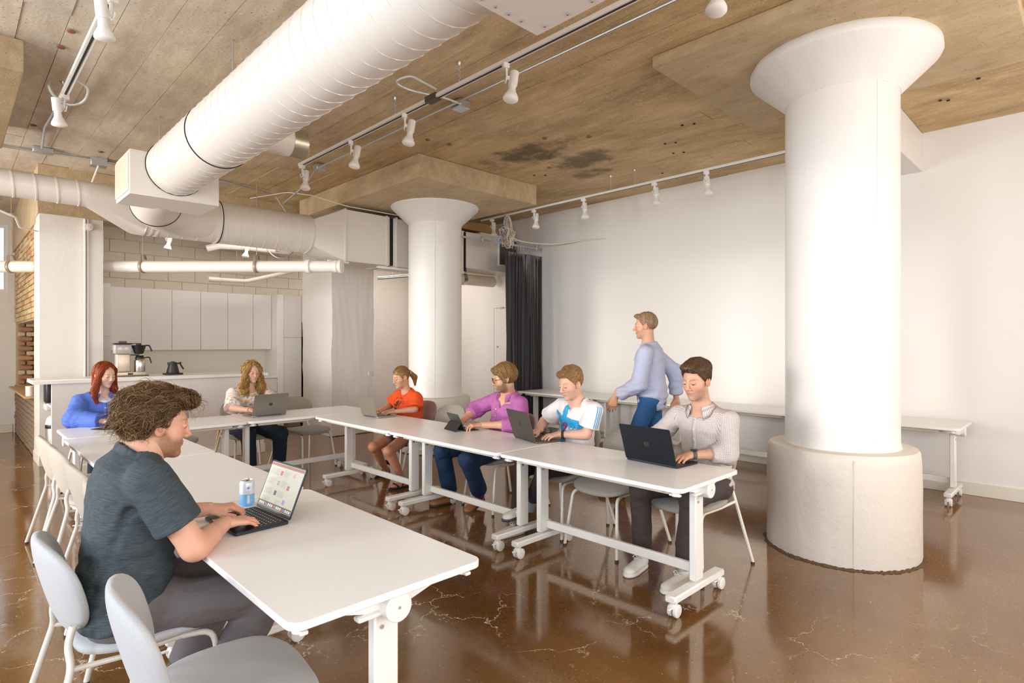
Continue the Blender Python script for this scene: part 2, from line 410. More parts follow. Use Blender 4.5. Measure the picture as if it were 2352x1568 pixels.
# ------------------------------------------------------------------ columns, drop panels, piers
def column(cx, cy, ztop, label, side_r=.37, zp=.75, seams=True):
    e = tag(empty('column', (cx, cy, 0)), label, 'column', 'mushroom columns', 'structure')
    p = MB()
    n = 96
    def ring(prof, seed, amp, name, m):
        b = MB(); vs = []; 
        for (r, z) in prof:
            for k in range(n):
                a = 2*PI*k/n; q = noise.noise(Vector((math.cos(a)*3+seed, math.sin(a)*3, z*2)))*amp + noise.noise(Vector((math.cos(a)*14+seed, math.sin(a)*14, z*9)))*amp*.35
                vs.append(((r+q)*math.cos(a), (r+q)*math.sin(a), z))
        fs = [(i*n+k, i*n+(k+1)%n, (i+1)*n+(k+1)%n, (i+1)*n+k) for i in range(len(prof)-1) for k in range(n)]
        fs += [tuple(range(n-1, -1, -1)), tuple((len(prof)-1)*n+k for k in range(n))]
        b.add(vs, fs); return b.build(name, m, e, ang=50)
    ring([(.493, .0), (.497, .02), (.495, .25), (.497, .5), (.495, .68), (.49, zp-.02), (.478, zp), (.36, zp+.005)], cx, .005, 'plinth', BASE_WHITE)
    ring([(.385, zp-.02), (.376, zp+.02), (side_r, zp+.05), (side_r, 1.4), (side_r, 2.0), (side_r, 2.6), (side_r, ztop-.27)], cx+3, .003, 'shaft', COLUMN_WHITE)
    ring([(side_r+.004, ztop-.30), (side_r+.014, ztop-.285), (.606, ztop-.075), (.615, ztop-.06), (.612, ztop-.02), (.60, ztop)], cx+7, .007, 'capital', COLUMN_WHITE)
    # casting seams
    for a in (R(232), R(60)):
        MB().box((-.002, -.0035, zp+.04), (.004, .0035, ztop-.3), TRS((side_r*math.cos(a), side_r*math.sin(a), 0), (0, 0, a))).build('casting_seam', COLUMN_WHITE, e)
    a = R(205); MB().box((-.003, -.003, .02), (.0035, .003, zp-.03), TRS((.496*math.cos(a), .496*math.sin(a), 0), (0, 0, a))).build('casting_seam', BASE_WHITE, e)
    # broken edge of the floor topping round the foot
    r2 = random.Random(int(cx*10)); n2 = 220; vs = []
    for k in range(n2):
        a = 2*PI*k/n2; q = noise.noise(Vector((math.cos(a)*9+cx, math.sin(a)*9, 0)))+.5*noise.noise(Vector((math.cos(a)*40+cx, math.sin(a)*40, 0))); ro = .507+.022*max(0, q+.25)+r2.uniform(0, .004); hh = .004+.010*r2.random()
        for rr, zz in ((.485, hh+.004), (.498, hh), (ro-.003, hh*.8), (ro, .0008)): vs.append((rr*math.cos(a), rr*math.sin(a), zz))
    fs = [(k*4+j, k*4+j+1, ((k+1) % n2)*4+j+1, ((k+1) % n2)*4+j) for k in range(n2) for j in range(3)]
    MB().add(vs, fs).build('broken_screed_edge', mat('dark_screed', (.10, .065, .035), .8), e, smooth=False)
    return e
column(4.712, 1.347, 3.565, 'thick white mushroom column nearest the camera at the right')
column(4.93, 6.575, 3.44, 'white mushroom column farther back beside the standing black curtain')
def panel(x0, x1, y0, y1, z0, label):
    o = MB().rbox((x0, y0, z0), (x1, y1, H-.003), .012, seg=2).build('drop_panel', CONC_PLAIN)
    return struct(o, label, 'ceiling panel')
panel(3.80, 5.66, .35, 2.37, 3.565, 'thin square concrete drop panel over the nearest column')
panel(3.84, 5.80, 5.43, 8.54, 3.385, 'deep concrete drop panel over the farther column')
# bevel-edged slab at the left edge of the frame
panel(-1.6, .40, 5.38, 7.65, 3.42, 'concrete drop panel cut off by the left edge')
# white beam stub between the near column and the right wall
o = MB().rbox((5.15, 1.29, 3.26), (WX, 1.60, H-.002), .006).build('trim_1', COLUMN_WHITE); struct(o, 'white boxed beam between the nearest column and the right wall', 'beam')

# pier left of the kitchen, beam above it, second pier right of the kitchen
pr = tag(empty('pier', (1.13, 9.27, 0)), 'white square pier at the left end of the bar', 'pier', None, 'structure')
def rough_box(lo, hi, name, m, parent, amp=.006, div=14, seed=0):
    bm = bmesh.new(); bmesh.ops.create_cube(bm, size=1); bmesh.ops.subdivide_edges(bm, edges=list(bm.edges), cuts=div, use_grid_fill=True)
    for q in bm.verts:
        p = Vector([lo[i]+(q.co[i]+.5)*(hi[i]-lo[i]) for i in range(3)])
        d = noise.noise_vector(Vector((p.x*3+seed, p.y*3, p.z*2)))*amp + noise.noise_vector(Vector((p.x*17+seed, p.y*17, p.z*12)))*amp*.5
        d.z = 0; q.co = p + d
    me = bpy.data.meshes.new(name); bm.to_mesh(me); bm.free(); me.materials.append(m); fin(me, True, 50)
    o = bpy.data.objects.new(name, me); return link(o, parent)
e0 = (-1.13, -9.27, 0)
o = rough_box((.81, 8.97, 0), (1.445, 9.57, 3.10), 'body', ROUGH_WHITE, None, .004); o.parent = pr; o.location = e0
o = MB().rbox((.80, 8.955, 0), (1.05, 9.58, .13), .004).build('baseboard', MATS['cream_baseboard'], pr, loc=e0)
o = MB().tube([(1.248, 8.93, .9), (1.248, 8.93, 3.05)], .014, 10).build('conduit', PIPE_WHITE, pr, loc=e0)
o = MB().tube([(1.285, 8.95, .9), (1.285, 8.95, 3.05)], .011, 10).build('conduit', PIPE_WHITE, pr, loc=e0)
o = MB().cyl((1.285, 8.97, 2.95), (1.285, 8.91, 2.95), .045, 20).cyl((1.285, 8.91, 2.95), (1.285, 8.90, 2.95), .02, 12).build('junction_box', PIPE_WHITE, pr, loc=e0)
o = MB().box((1.262, 8.962, .9), (1.272, 8.97, 3.05)).build('shadow_gap', mat('gap_maroon', (.12, .05, .05), .8), pr, loc=e0)
o = rough_box((4.38, 8.56, 0), (5.14, 9.6, H-.02), 'pier', ROUGH_WHITE, None, .016, 26, 5)
struct(o, 'rough white square pier to the right of the fridge', 'pier')
g = MB(); r2 = random.Random(4)
for k in range(60):
    t = k/60; px = 4.36+.8*t; g.box((px-.02, 8.525+r2.uniform(-.012, .012), 0), (px+.02, 8.57, r2.uniform(.003, .009)))
tag(g.build('broken_screed_edge', MATS['dark_screed'], smooth=False), 'dark broken screed edge at the foot of the rough pier', 'rubble', None, 'stuff')
bm1 = rough_box((.795, 8.94, 3.06), (4.36, 9.36, H-.005), 'trim_2', CONC_PLAIN, None, .012, 20, 2); struct(bm1, 'bare concrete beam over the kitchen opening', 'beam')
bm2 = rough_box((.80, 9.36, 3.00), (1.1, YL, H-.005), 'trim_3', CONC_PLAIN, None, .008, 16, 3); struct(bm2, 'bare concrete lintel above the brick wall', 'beam')

# ------------------------------------------------------------------ brick wall with a niche (plane x = .82, seen from the left)
BR = []
for i, (a, b) in enumerate((((.58, .40, .18), (.66, .50, .27)), ((.50, .26, .12), (.60, .34, .17)), ((.62, .50, .30), (.70, .58, .38)), ((.40, .20, .10), (.48, .27, .15)))):
    m = mat('brick_%d' % i, a, .85); v = wcoord(m); q = nz(m, v, 20, 5, .7); L(m, mixc(m, q, a, b), bsdf(m).inputs['Base Color']); bump(m, nz(m, v, 50, 4, .7), .6, .008); BR.append(m)
MORT = mat('mortar', (.50, .41, .27), .9); v = wcoord(MORT); bump(MORT, nz(MORT, v, 40, 4, .7), .7, .01)
wbk = MB().box((.84, 9.5, 1.80), (1.0, YL, 3.05)).box((.84, 9.5, 0), (1.0, YL, .76)).box((.84, 12.35, .76), (1.0, YL, 1.8)).box((1.15, 9.5, .7), (1.3, YL, 1.85)).build('wall_side', MORT, smooth=False)
struct(wbk, 'old yellow and red brick wall with a niche at far left', 'wall')
r3 = random.Random(11); cnt = 0
mesh_cache = {}
def brick(y0, y1, z0, z1, x0, mats, px=.02):
    global cnt
    cnt += 1
    d = r3.uniform(0, .008); o = MB().rbox((x0-d, y0, z0), (x0+.05, y1, z1), .004).build('brick', r3.choice(mats), wbk)
z = 1.82
while z < 2.98:
    y = 9.58 + (0 if int(z*14) % 2 else -.11)
    while y < YL-.05:
        if y > 9.45: brick(y+.005, min(y+.212, YL-.02), z+.005, z+.068, .826, [BR[0], BR[0], BR[2], BR[1]])
        y += .222
    z += .075
z = .82
while z < 1.76:   # ragged red bricks inside the niche
    y = 9.6 + (.1 if int(z*12.5) % 2 else 0)
    while y < 12.3:
        l = r3.uniform(.18, .26)
        if cnt < 292: brick(y, min(y+l, 12.34), z+.008, z+.072, 1.13-r3.uniform(0, .03), [BR[1], BR[3], BR[2], BR[3]])
        y += l+.014
    z += .084
g = MB(); z = 0.01
while z < .74:
    y = 9.6
    while y < YL-.1:
        l = r3.uniform(.17, .24); g.rbox((.826-r3.uniform(0, .008), y, z), (.86, y+l, z+.062), .006); y += l+.012
    z += .072
tag(g.build('rough_brick_base', mat_plaster('whitewashed_brick', (.30, .215, .145), 3, .85, .9), wbk), kind='stuff')
z = .815
while z < 1.76:   # ragged jamb of the niche, facing the room
    x = .845 - r3.uniform(0, .01)
    for wd in ((.10, .22, .16) if int(z*12) % 2 else (.20, .14, .15)):
        o = MB().rbox((x, 12.30-r3.uniform(0, .05), z+.006), (x+wd-.012, 12.40, z+.070), .012).build('brick', r3.choice([BR[1], BR[3], BR[3], BR[2]]), wbk); x += wd
    z += .078
# brick return face beside the pier (faces the camera)
z = 2.2
while z < 2.98:
    y = 0; w = r3.choice((.21, .10))
    o = MB().rbox((.84, 9.60-r3.uniform(0, .006), z+.005), (.84+w, 9.66, z+.068), .004).build('brick', r3.choice(BR[:3]), wbk)
    z += .075
sh = MB().rbox((.72, 9.65, .775), (1.12, 12.2, .80), .003).build('wooden_shelf', WOOD); tag(sh, 'light wooden plank shelf jutting from the brick niche', 'shelf')
o = MB().lathe([(.0, .801), (.045, .801), (.048, .81), (.05, .93), (.046, .93), (.044, .815), (0, .81)], 24, TRS((.79, 9.80, 0)), False, False).build('white_pot', mat('white_ceramic', (.85, .82, .80), .35)); tag(o, 'small white pot standing on the wooden plank shelf', 'pot')

# ------------------------------------------------------------------ kitchen
def handle_gap(mb, *a): pass
YK = 10.35
for i in range(6):
    x0 = 1.764 - .005 + i*.4155 if i else 1.764; x0 = 1.735 + i*.419; x1 = min(x0+.419, 4.147)
    e = tag(empty('wall_cabinet', (x0+.21, YK, 1.38)), 'pale handleless wall cabinet, %s of six over the bar' % ['first from the left', 'second from the left', 'third from the left', 'fourth from the left', 'fifth from the left', 'rightmost'][i], 'cabinet', 'handleless wall cabinets')
    lc = (-(x0+.21), -YK, -1.38)
    MB().box((x0, YK+.02, 1.385), (x1, YB-.02, 2.33)).build('body', CAB, e, smooth=False, loc=lc)
    MB().rbox((x0+.0025, YK, 1.38), (x1-.0025, YK+.02, 2.335), .0015).build('door', CAB, e, loc=lc)
YT = 10.1
e = tag(empty('tall_cabinet', (4.37, YT, 0)), 'tall pale cabinet beside the dark fridge', 'cabinet')
lc = (-4.37, -YT, 0)
MB().box((4.15, YT+.021, .08), (4.585, YB-.02, 2.335)).build('body', CAB, e, smooth=False, loc=lc)
MB().rbox((4.262, YT, 1.59), (4.583, YT+.02, 2.335), .0015).build('door', CAB, e, loc=lc)
MB().rbox((4.262, YT, .10), (4.583, YT+.02, 1.582), .0015).build('door', CAB, e, loc=lc)
MB().rbox((4.15, YT-.005, .02), (4.258, YT+.02, 2.34), .0015).build('side_panel', COUNTER, e, loc=lc)
MB().box((4.15, YT+.05, 0), (4.585, YT+.2, .09)).build('plinth', mat('kick_taupe', (.35, .28, .2), .6), e, smooth=False, loc=lc)
e = tag(empty('bridge_cabinet', (4.8, YT, 1.87)), 'small pale cabinet above the fridge recess', 'cabinet'); lc = (-4.8, -YT, -1.87)
MB().box((4.59, YT+.021, 1.875), (5.2, YB-.02, 2.33)).build('body', CAB, e, smooth=False, loc=lc)
MB().rbox((4.59, YT, 1.87), (5.2, YT+.02, 2.33), .0015).build('door', CAB, e, loc=lc)
e = tag(empty('fridge', (4.9, YT, 0)), 'stainless fridge half hidden behind the rough pier', 'fridge'); lc = (-4.9, -YT, 0)
MB().rbox((4.64, YT+.07, .02), (5.25, YB-.05, 1.60), .01).build('body', mat('fridge_side', (.05, .04, .035), .4), e, loc=lc)
MB().rbox((4.645, YT+.02, .62), (5.25, YT+.068, 1.60), .008).build('door', STEEL, e, loc=lc)
MB().rbox((4.645, YT+.02, .04), (5.25, YT+.068, .61), .008).build('door', STEEL, e, loc=lc)
MB().tube(fillet([(4.70, YT+.02, .75), (4.70, YT-.03, .75), (4.70, YT-.03, 1.5), (4.70, YT+.02, 1.5)], .02), .010, 8).build('handle', STEEL, e, loc=lc)
e = tag(empty('base_cabinet', (3.9, YT, 0)), 'pale drawer cabinet below the kitchen worktop', 'cabinet'); lc = (-3.9, -YT, 0)
MB().box((3.62, YT+.021, .09), (4.148, YB-.02, .875)).build('body', CAB, e, smooth=False, loc=lc)
for z0, z1 in ((.64, .865), (.38, .632), (.10, .372)):
    MB().rbox((3.623, YT, z0), (4.145, YT+.02, z1), .0015).build('drawer', CAB, e, loc=lc)
MB().box((1.6, YT+.021, .09), (3.61, YB-.02, .875)).build('row_body', CAB, e, smooth=False, loc=lc)
MB().box((1.6, YT+.06, 0), (4.148, YT+.2, .09)).build('plinth', MATS['kick_taupe'], e, smooth=False, loc=lc)
o = MB().rbox((1.5, YT-.02, .88), (4.15, YB-.02, .915), .003).build('worktop', COUNTER); tag(o, 'thin white worktop along the kitchen back wall', 'worktop')
o = MB().box((1.5, YB-.026, .916), (4.15, YB-.0135, 1.378)).build('splashback', mat('splashback', (.82, .79, .68), .35), smooth=False); tag(o, 'plain cream splashback under the wall cabinets', 'splashback')
o = MB().rbox((1.45, YT+.02, .02), (1.72, YB-.02, 2.36), .003).build('pantry_cabinet', CAB); tag(o, 'tall pale pantry cabinet half hidden behind the square pier', 'cabinet')
MB().rbox((1.455, YT, 1.59), (1.715, YT+.02, 2.36), .0015).build('door', CAB, o); MB().rbox((1.455, YT, .1), (1.715, YT+.02, 1.583), .0015).build('door', CAB, o)
# bar
e = tag(empty('bar', (1.9, 8.3, 0)), 'long white bar counter between the pier and the kitchen', 'bar'); lc = (-1.9, -8.3, 0)
MB().rbox((.665, 8.0, 1.045), (3.16, 8.62, 1.088), .004).build('counter_top', COUNTER, e, loc=lc)
MB().box((.83, 8.04, .06), (3.12, 8.10, 1.046)).build('front_panel', mat('bar_front', (.78, .73, .71), .42), e, smooth=False, loc=lc)
MB().box((3.06, 8.10, .06), (3.12, 8.58, 1.046)).box((.83, 8.10, .3), (3.06, 8.5, .33)).box((.83, 8.10, .78), (3.06, 8.5, .80)).build('carcass', CAB, e, smooth=False, loc=lc)
MB().rbox((.82, 8.025, 0), (3.13, 8.045, .12), .004).build('baseboard', MATS['cream_baseboard'], e, loc=lc)
# paper towel dispenser and waste bin between bar and pier
e = tag(empty('dispenser', (.93, 8.80, .75)), 'black and white paper towel dispenser mounted on the pier', 'dispenser')
MB().rbox((-.09, -.10, .02), (.13, .13, .29), .03, seg=3).build('cover', BLACK, e); MB().rbox((-.09, -.11, -.06), (.13, .14, .02), .02, seg=2).build('tray', mat('grey_white_plastic', (.75, .73, .70), .35), e)
MB().rbox((-.08, -.05, .285), (.10, .12, .30), .006).build('cap', MATS['grey_white_plastic'], e); MB().cyl((-.02, -.02, .30), (-.02, -.02, .306), .014, 12).build('red_button', mat('red_button', (.7, .05, .03), .4), e)
e = tag(empty('waste_bin', (.96, 8.72, 0)), 'slim steel waste bin with white lid beneath the dispenser', 'bin')
MB().lathe([(.0, 0), (.115, 0), (.12, .02), (.12, .50), (.118, .505)], 32).build('body', mat('bin_grey', (.42, .38, .33), .35, .6), e)
MB().lathe([(.124, .50), (.124, .53), (.11, .60), (.08, .63), (0, .635)], 32).build('lid', MATS['grey_white_plastic'], e)
MB().lathe([(.1215, .485), (.1245, .49), (.1245, .53), (.121, .535)], 32, None, False, False).build('lid_band', BLACK, e)
# coffee maker, thermos, kettle on the bar
yb = 8.33; zb = 1.0895
e = tag(empty('coffee_maker', (1.62, yb, zb)), 'tall coffee brewer with clear tank and black filter basket', 'coffee maker')
CM = mat('champagne_metal', (.62, .53, .42), .35, .55)
MB().rbox((-.19, -.08, .006), (.145, .08, .05), .008, seg=2).build('base', CM, e); MB().rbox((-.045, -.0825, .016), (.01, -.0795, .038), .001).build('switch', BLACK, e)
MB().rbox((-.15, -.06, 0), (.18, .07, .008), .002).build('foot', BLACK, e)
MB().rbox((-.155, -.055, .05), (-.01, .06, .27), .014, seg=3).build('tower', CM, e)
MB().rbox((-.175, -.062, .27), (.0, .066, .385), .016, seg=3).build('tank', mat('clear_tank', (.80, .77, .77), .12, trans=.55), e)
MB().rbox((-.178, -.065, .385), (.005, .069, .402), .006, seg=2).build('tank_lid', BLACK, e); MB().prism([(-.13, -.03), (-.045, -.03), (-.06, .03), (-.115, .03)], .402, .425).build('lid_knob', mat('dark_brown_plastic', (.10, .045, .02), .4), e)
MB().tube(fillet([(-.01, 0, .396), (.07, 0, .398), (.11, 0, .396), (.11, 0, .375)], .01), .006, 8).build('outlet_arm', mat('copper', (.75, .42, .2), .25, 1), e)
MB().lathe([(.038, .268), (.05, .275), (.066, .33), (.078, .37), (.08, .375), (.03, .378), (.028, .39), (0, .39)], 28, TRS((.085, 0, 0))).build('filter_basket', BLACK, e)
MB().tube(fillet([(.15, 0, .372), (.20, 0, .372), (.225, 0, .30)], .015), [.010]*8+[.007]*0 if False else .008, 8).build('basket_handle', BLACK, e)
MB().rbox((-.02, -.015, .25), (.09, .015, .262), .004).build('bracket', BLACK, e)
e2 = tag(empty('thermal_carafe', (1.715, yb, zb+.0505)), 'steel thermal carafe with black handle under the filter basket', 'carafe')
MB().lathe([(0, 0), (.060, 0), (.062, .004), (.062, .135), (.055, .15), (.045, .16)], 32).build('body', STEEL, e2)
MB().lathe([(.044, .155), (.05, .16), (.05, .175), (.04, .18), (.046, .198), (.0, .196)], 28).build('collar', BLACK, e2)
MB().tube(fillet([(.045, 0, .168), (.105, 0, .178), (.125, 0, .10)], .02), .007, 8).build('handle', BLACK, e2)
e2 = tag(empty('kettle', (2.075, yb-.02, zb)), 'matte black electric kettle on its square base', 'kettle')
KB = mat('matte_black', (.018, .016, .015), .45)
MB().rbox((-.10, -.08, 0), (.10, .08, .02), .006, seg=2).build('base', KB, e2)
MB().lathe([(0, .022), (.072, .022), (.073, .028), (.045, .15), (.043, .158), (.02, .16), (.018, .168), (0, .168)], 32).build('body', KB, e2)
MB().prism([(-.038, -.016), (-.064, 0), (-.038, .016)], .12, .158).build('spout', KB, e2)
MB().tube(fillet([(.040, 0, .14), (.078, 0, .142), (.092, 0, .155), (.085, 0, .13), (.122, 0, .065)], .012), .0095, 8).build('handle', KB, e2)
# ------------------------------------------------------------------ ducts and pipes
def duct_run(mb, path, r, n=48): mb.tube(path, r, n, cap=False)
def spiral(a, b, r, pitch, parent, rad=.004, n=20):
    a = Vector(a); b = Vector(b); d = (b-a); ln = d.length; t = d.normalized(); u = t.orthogonal().normalized(); w = t.cross(u)
    turns = ln/pitch; m = int(turns*n); pts = []
    for i in range(m+1):
        s = i/m; an = 2*PI*turns*s; pts.append(a + d*s + (u*math.cos(an)+w*math.sin(an))*(r+.001))
    MB().tube(pts, rad, 4).build('spiral_seam', DUCT_WHITE, parent)
def band(parent, c, axis, r, w=.03, th=.006, m=None, name='joint_band'):
    c = Vector(c); ax = Vector(axis).normalized(); M = Matrix.Translation(c) @ ax.to_track_quat('Z', 'Y').to_matrix().to_4x4()
    MB().lathe([(r, -w/2), (r+th, -w/2), (r+th, w/2), (r, w/2)], 48, M, False, False).build(name, m or DUCT_WHITE, parent)
DX, DZ, DR = 1.49, 3.07, .241
big = tag(empty('spiral_duct', (DX, 3.7, DZ)), 'thick white spiral air duct running under the ceiling toward the kitchen', 'duct')
BL = (-DX, -3.7, -DZ)
b = MB(); duct_run(b, [(0, -2.2, 0), (0, 2.2, 0)], DR); b.build('tube', DUCT_WHITE, big)
spiral((0, -2.1, 0), (0, 2.15, 0), DR, .135, big)
for yy in (4.72, 1.72): band(big, (0, yy-3.7, 0), (0, 1, 0), DR, .045, .005)
band(big, (0, 4.69-3.7, 0), (0, 1, 0), DR-.002, .008, .008, DARK, 'joint_gap'); band(big, (0, 2.15, 0), (0, 1, 0), DR-.001, .01, .007, DARK, 'joint_gap')
for y0, y1, z0, z1, x0, x1 in ((5.85, 6.4, 2.785, 3.17, 1.13, 1.85), (.75, 1.66, 2.785, 3.30, 1.16, 1.775)):
    MB().rbox((x0, y0, z0), (x1, y1, z1), .004).build('plenum_box', DUCT_WHITE, big, loc=BL)
    g = MB().rbox((x0-.012, y0+.03, z0+.03), (x0, y1-.03, z1-.03), .003).build('grille', mat('grille_cream', (.82, .76, .62), .5), big, loc=BL)
    s = MB(); k = y0+.07
    while k < y1-.06: s.box((x0-.018, k, z0+.05), (x0-.012, k+.006, z1-.05)); k += .022
    s.build('louvre', MATS['grille_cream'], g, smooth=False).location = (0, 0, 0)
sc_ = MB()
for k in range(7): sc_.cyl((1.22+.07*k, 1.62, 2.783), (1.22+.07*k, 1.62, 2.778), .005, 8)
for k in range(6): sc_.cyl((1.735, 1.58-.12*k, 2.783), (1.735, 1.58-.12*k, 2.778), .005, 8)
sc_.build('screws', STEEL, big, loc=BL)
for (x, y) in ((1.46, 4.327), (1.46, 6.3), (1.46, 2.2)):
    MB().tube([(x, y, DZ+DR-.02), (x, y, H)], .006, 6).build('hanger_rod', GALV, big, loc=BL)
# elbow from the box down to the cross duct
path = [(1.49, 6.3, 3.02), (1.52, 6.7, 2.98), (1.62, 7.05, 2.95), (1.85, 7.3, 2.94), (2.2, 7.4, 2.94)]
b = MB(); b.tube(catmull(path, 5), [.235]*21, 40, cap=False); b.build('elbow', DUCT_WHITE, big, loc=BL)
band(big, (1.585-DX, 6.98-3.7, 2.955-DZ), (.35, 1, -.1), .236, .01, .006, DARK, 'joint_gap')
# open-ended branch stub
st = MB(); st.tube([(DX, 4.45, 3.07), (1.93, 4.45, 3.07)], [.12, .115], 32, cap=False); st.build('branch', DUCT_WHITE, big, loc=BL)
TIN = mat('bare_tin', (.42, .39, .30), .35, .85)
st = MB(); st.tube([(1.92, 4.45, 3.07), (2.03, 4.45, 3.07)], .117, 32, cap=False); st.tube([(2.03, 4.45, 3.07), (1.92, 4.45, 3.07)], .113, 32, cap=False); st.build('open_collar', TIN, big, loc=BL)
MB().cyl((1.93, 4.45, 3.07), (1.935, 4.45, 3.07), .113, 24).build('dark_damper', mat('inner_tin', (.12, .11, .09), .5, .6), big, loc=BL)
def text_mesh(s, size, name, m, parent=None, M=None, ext=.0, sub=0, align='CENTER'):
    cu = bpy.data.curves.new(name, 'FONT'); cu.body = s; cu.size = size; cu.extrude = ext; cu.align_x = align; cu.align_y = 'CENTER'; cu.resolution_u = 3
    o = bpy.data.objects.new(name, cu); COL.objects.link(o); bpy.context.view_layer.update()
    me = bpy.data.meshes.new_from_object(o.evaluated_get(bpy.context.evaluated_depsgraph_get())); bpy.data.objects.remove(o); 
    if M is not None: me.transform(M)
    me.materials.clear(); me.materials.append(m)
    o = bpy.data.objects.new(name, me); return link(o, parent)
# hand-written mark on the end of the branch
t = text_mesh('90/0.6', .07, 'felt_pen_mark', BLACK, big, TRS((1.937-DX, 4.47-3.7, 0), (R(90), 0, R(90)))); 
# cross duct (runs along the kitchen side)
YC, ZC = 7.42, 2.94
cr = tag(empty('cross_duct', (2.0, YC, ZC)), 'white cross duct running sideways in front of the kitchen', 'duct'); CL = (-2.0, -YC, -ZC)
YS = 7.15
b = MB(); b.tube([(-1.2, YS, 2.99), (1.02, YS, 2.99)], .125, 36, cap=False); b.build('tube', DUCT_WHITE, cr, loc=CL)
for k in range(12): band(cr, (.02-.0+(-1.0+k*.165)-2.0+.1, YS-YC, 2.99-ZC), (1, .0, .12), .125, .012, .006, None, 'rib')
b = MB(); b.tube([(1.0, YS, 2.99), (1.04, YS, 2.99), (1.5, YC, 2.93), (1.56, YC, 2.93)], [.126, .13, .245, .25], 36, cap=False); b.build('reducer', DUCT_WHITE, cr, loc=CL)
b = MB(); b.tube([(1.55, YC, ZC), (3.45, YC, ZC)], .25, 48, cap=False); b.build('tube', DUCT_WHITE, cr, loc=CL)
spiral((1.55-2, 0, 0), (3.4-2, 0, 0), .25, .15, cr, .0035)
for xx in (1.62, 1.68, 2.3, 3.42): band(cr, (xx-2, 0, 0), (1, 0, 0), .25, .02, .005)
band(cr, (2.32-2, 0, 0), (1, 0, 0), .249, .008, .006, DARK, 'joint_gap')
# square transition + rectangular duct
r0 = .25; vs = []; fs = []; n = 32
for k in range(n): a = 2*PI*k/n; vs.append((3.45, YC+r0*math.cos(a), ZC+r0*math.sin(a)))
RY0, RY1, RZ0, RZ1 = 7.16, 7.72, 2.60, 3.30
for k in range(n):
    a = 2*PI*k/n; c_, s_ = math.cos(a), math.sin(a); q = max(abs(c_), abs(s_)); c_, s_ = c_/q, s_/q
    vs.append((3.86, (RY0+RY1)/2+(RY1-RY0)/2*c_, (RZ0+RZ1)/2+(RZ1-RZ0)/2*s_))
fs = [(k, (k+1) % n, n+(k+1) % n, n+k) for k in range(n)]
MB().add(vs, fs).build('transition', DUCT_WHITE, cr, loc=CL, ang=30)
rd = tag(empty('rectangular_duct', (5.0, 7.4, 2.95)), 'white rectangular sheet metal duct behind the farther column', 'duct'); RL = (-5.0, -7.4, -2.95)
MB().rbox((3.86, RY0, RZ0), (4.56, RY1, RZ1), .004).build('section', DUCT_WHITE, rd, loc=RL)
MB().rbox((4.62, RY0, RZ0), (5.95, RY1, RZ1-.01), .004).build('section', DUCT_WHITE, rd, loc=RL)
MB().rbox((4.54, RY0+.01, RZ0+.01), (4.64, RY1-.01, RZ1-.01), .002).build('flexible_joint', DARK, rd, loc=RL)
for xx in (3.85, 4.50, 4.66): MB().rbox((xx, RY0-.012, RZ0-.012), (xx+.025, RY1, RZ1+.01), .002).build('flange', DUCT_WHITE, rd, loc=RL)
MB().rbox((3.60, RY0-.03, RZ0-.035), (3.9, RY0+.0, RZ0-.01), .003).build('support_angle', WHITE_METAL, rd, loc=RL)
MB().rbox((4.35, RY0-.02, RZ0-.05), (5.4, RY0+.02, RZ0-.02), .003).build('support_angle', WHITE_METAL, rd, loc=RL)
MB().rbox((5.98, RY0-.01, RZ0+.10), (6.3, RY1, RZ1-.02), .004).build('section', DUCT_WHITE, rd, loc=RL)
MB().rbox((5.93, RY0, RZ0+.04), (5.99, RY1-.01, RZ1-.03), .002).build('flexible_joint', DARK, rd, loc=RL)
ah = tag(empty('air_handler', (6.75, 7.4, 2.95)), 'white air handler with dark louvred return beside the curtain', 'air handler'); AL = (-6.75, -7.4, -2.95)
MB().rbox((6.3, RY0+.0, 2.70), (7.15, 7.95, 3.32), .006).build('body', DUCT_WHITE, ah, loc=AL)
MB().rbox((6.68, 7.13, 2.80), (7.12, 7.17, 3.27), .004).build('louvre_frame', WHITE_METAL, ah, loc=AL)
MB().box((6.70, 7.125, 2.82), (7.10, 7.135, 3.25)).build('louvre_mesh', mat('louvre_brown', (.07, .055, .04), .7), ah, smooth=False, loc=AL)
s = MB()
for k in range(20): s.box((6.70, 7.118, 2.83+k*.021), (7.10, 7.126, 2.836+k*.021))
s.build('louvre_slats', mat('slat_brown', (.20, .16, .12), .6), ah, smooth=False, loc=AL)
# short cream pipe section behind the column, galvanised strut
o = tag(empty('branch_pipe', (6.3, 7.67, 2.585)), 'cream insulated pipe stub with steel clamp behind the farther column', 'pipe')
MB().tube([(-.6, .0, 0), (.74, .0, 0)], .095, 28).build('pipe', mat('cream_pipe', (.80, .68, .52), .35), o)
MB().tube([(.0, 0, 0), (.07, 0, 0)], .106, 28).build('clamp', STEEL, o); MB().rbox((.03, -.01, .10), (.05, .01, .13), .002).build('hanger', STEEL, o)
o = MB().tube([(5.30, 8.7, 2.60), (5.9, 7.8, 2.66)], .028, 12).tube([(5.45, 8.475, 2.62), (5.45, 8.475, H)], .005, 6).tube([(5.8, 7.95, 2.65), (5.8, 7.95, H)], .005, 6).build('galvanised_strut', GALV); tag(o, 'short galvanised conduit hanging under the rectangular duct', 'conduit')
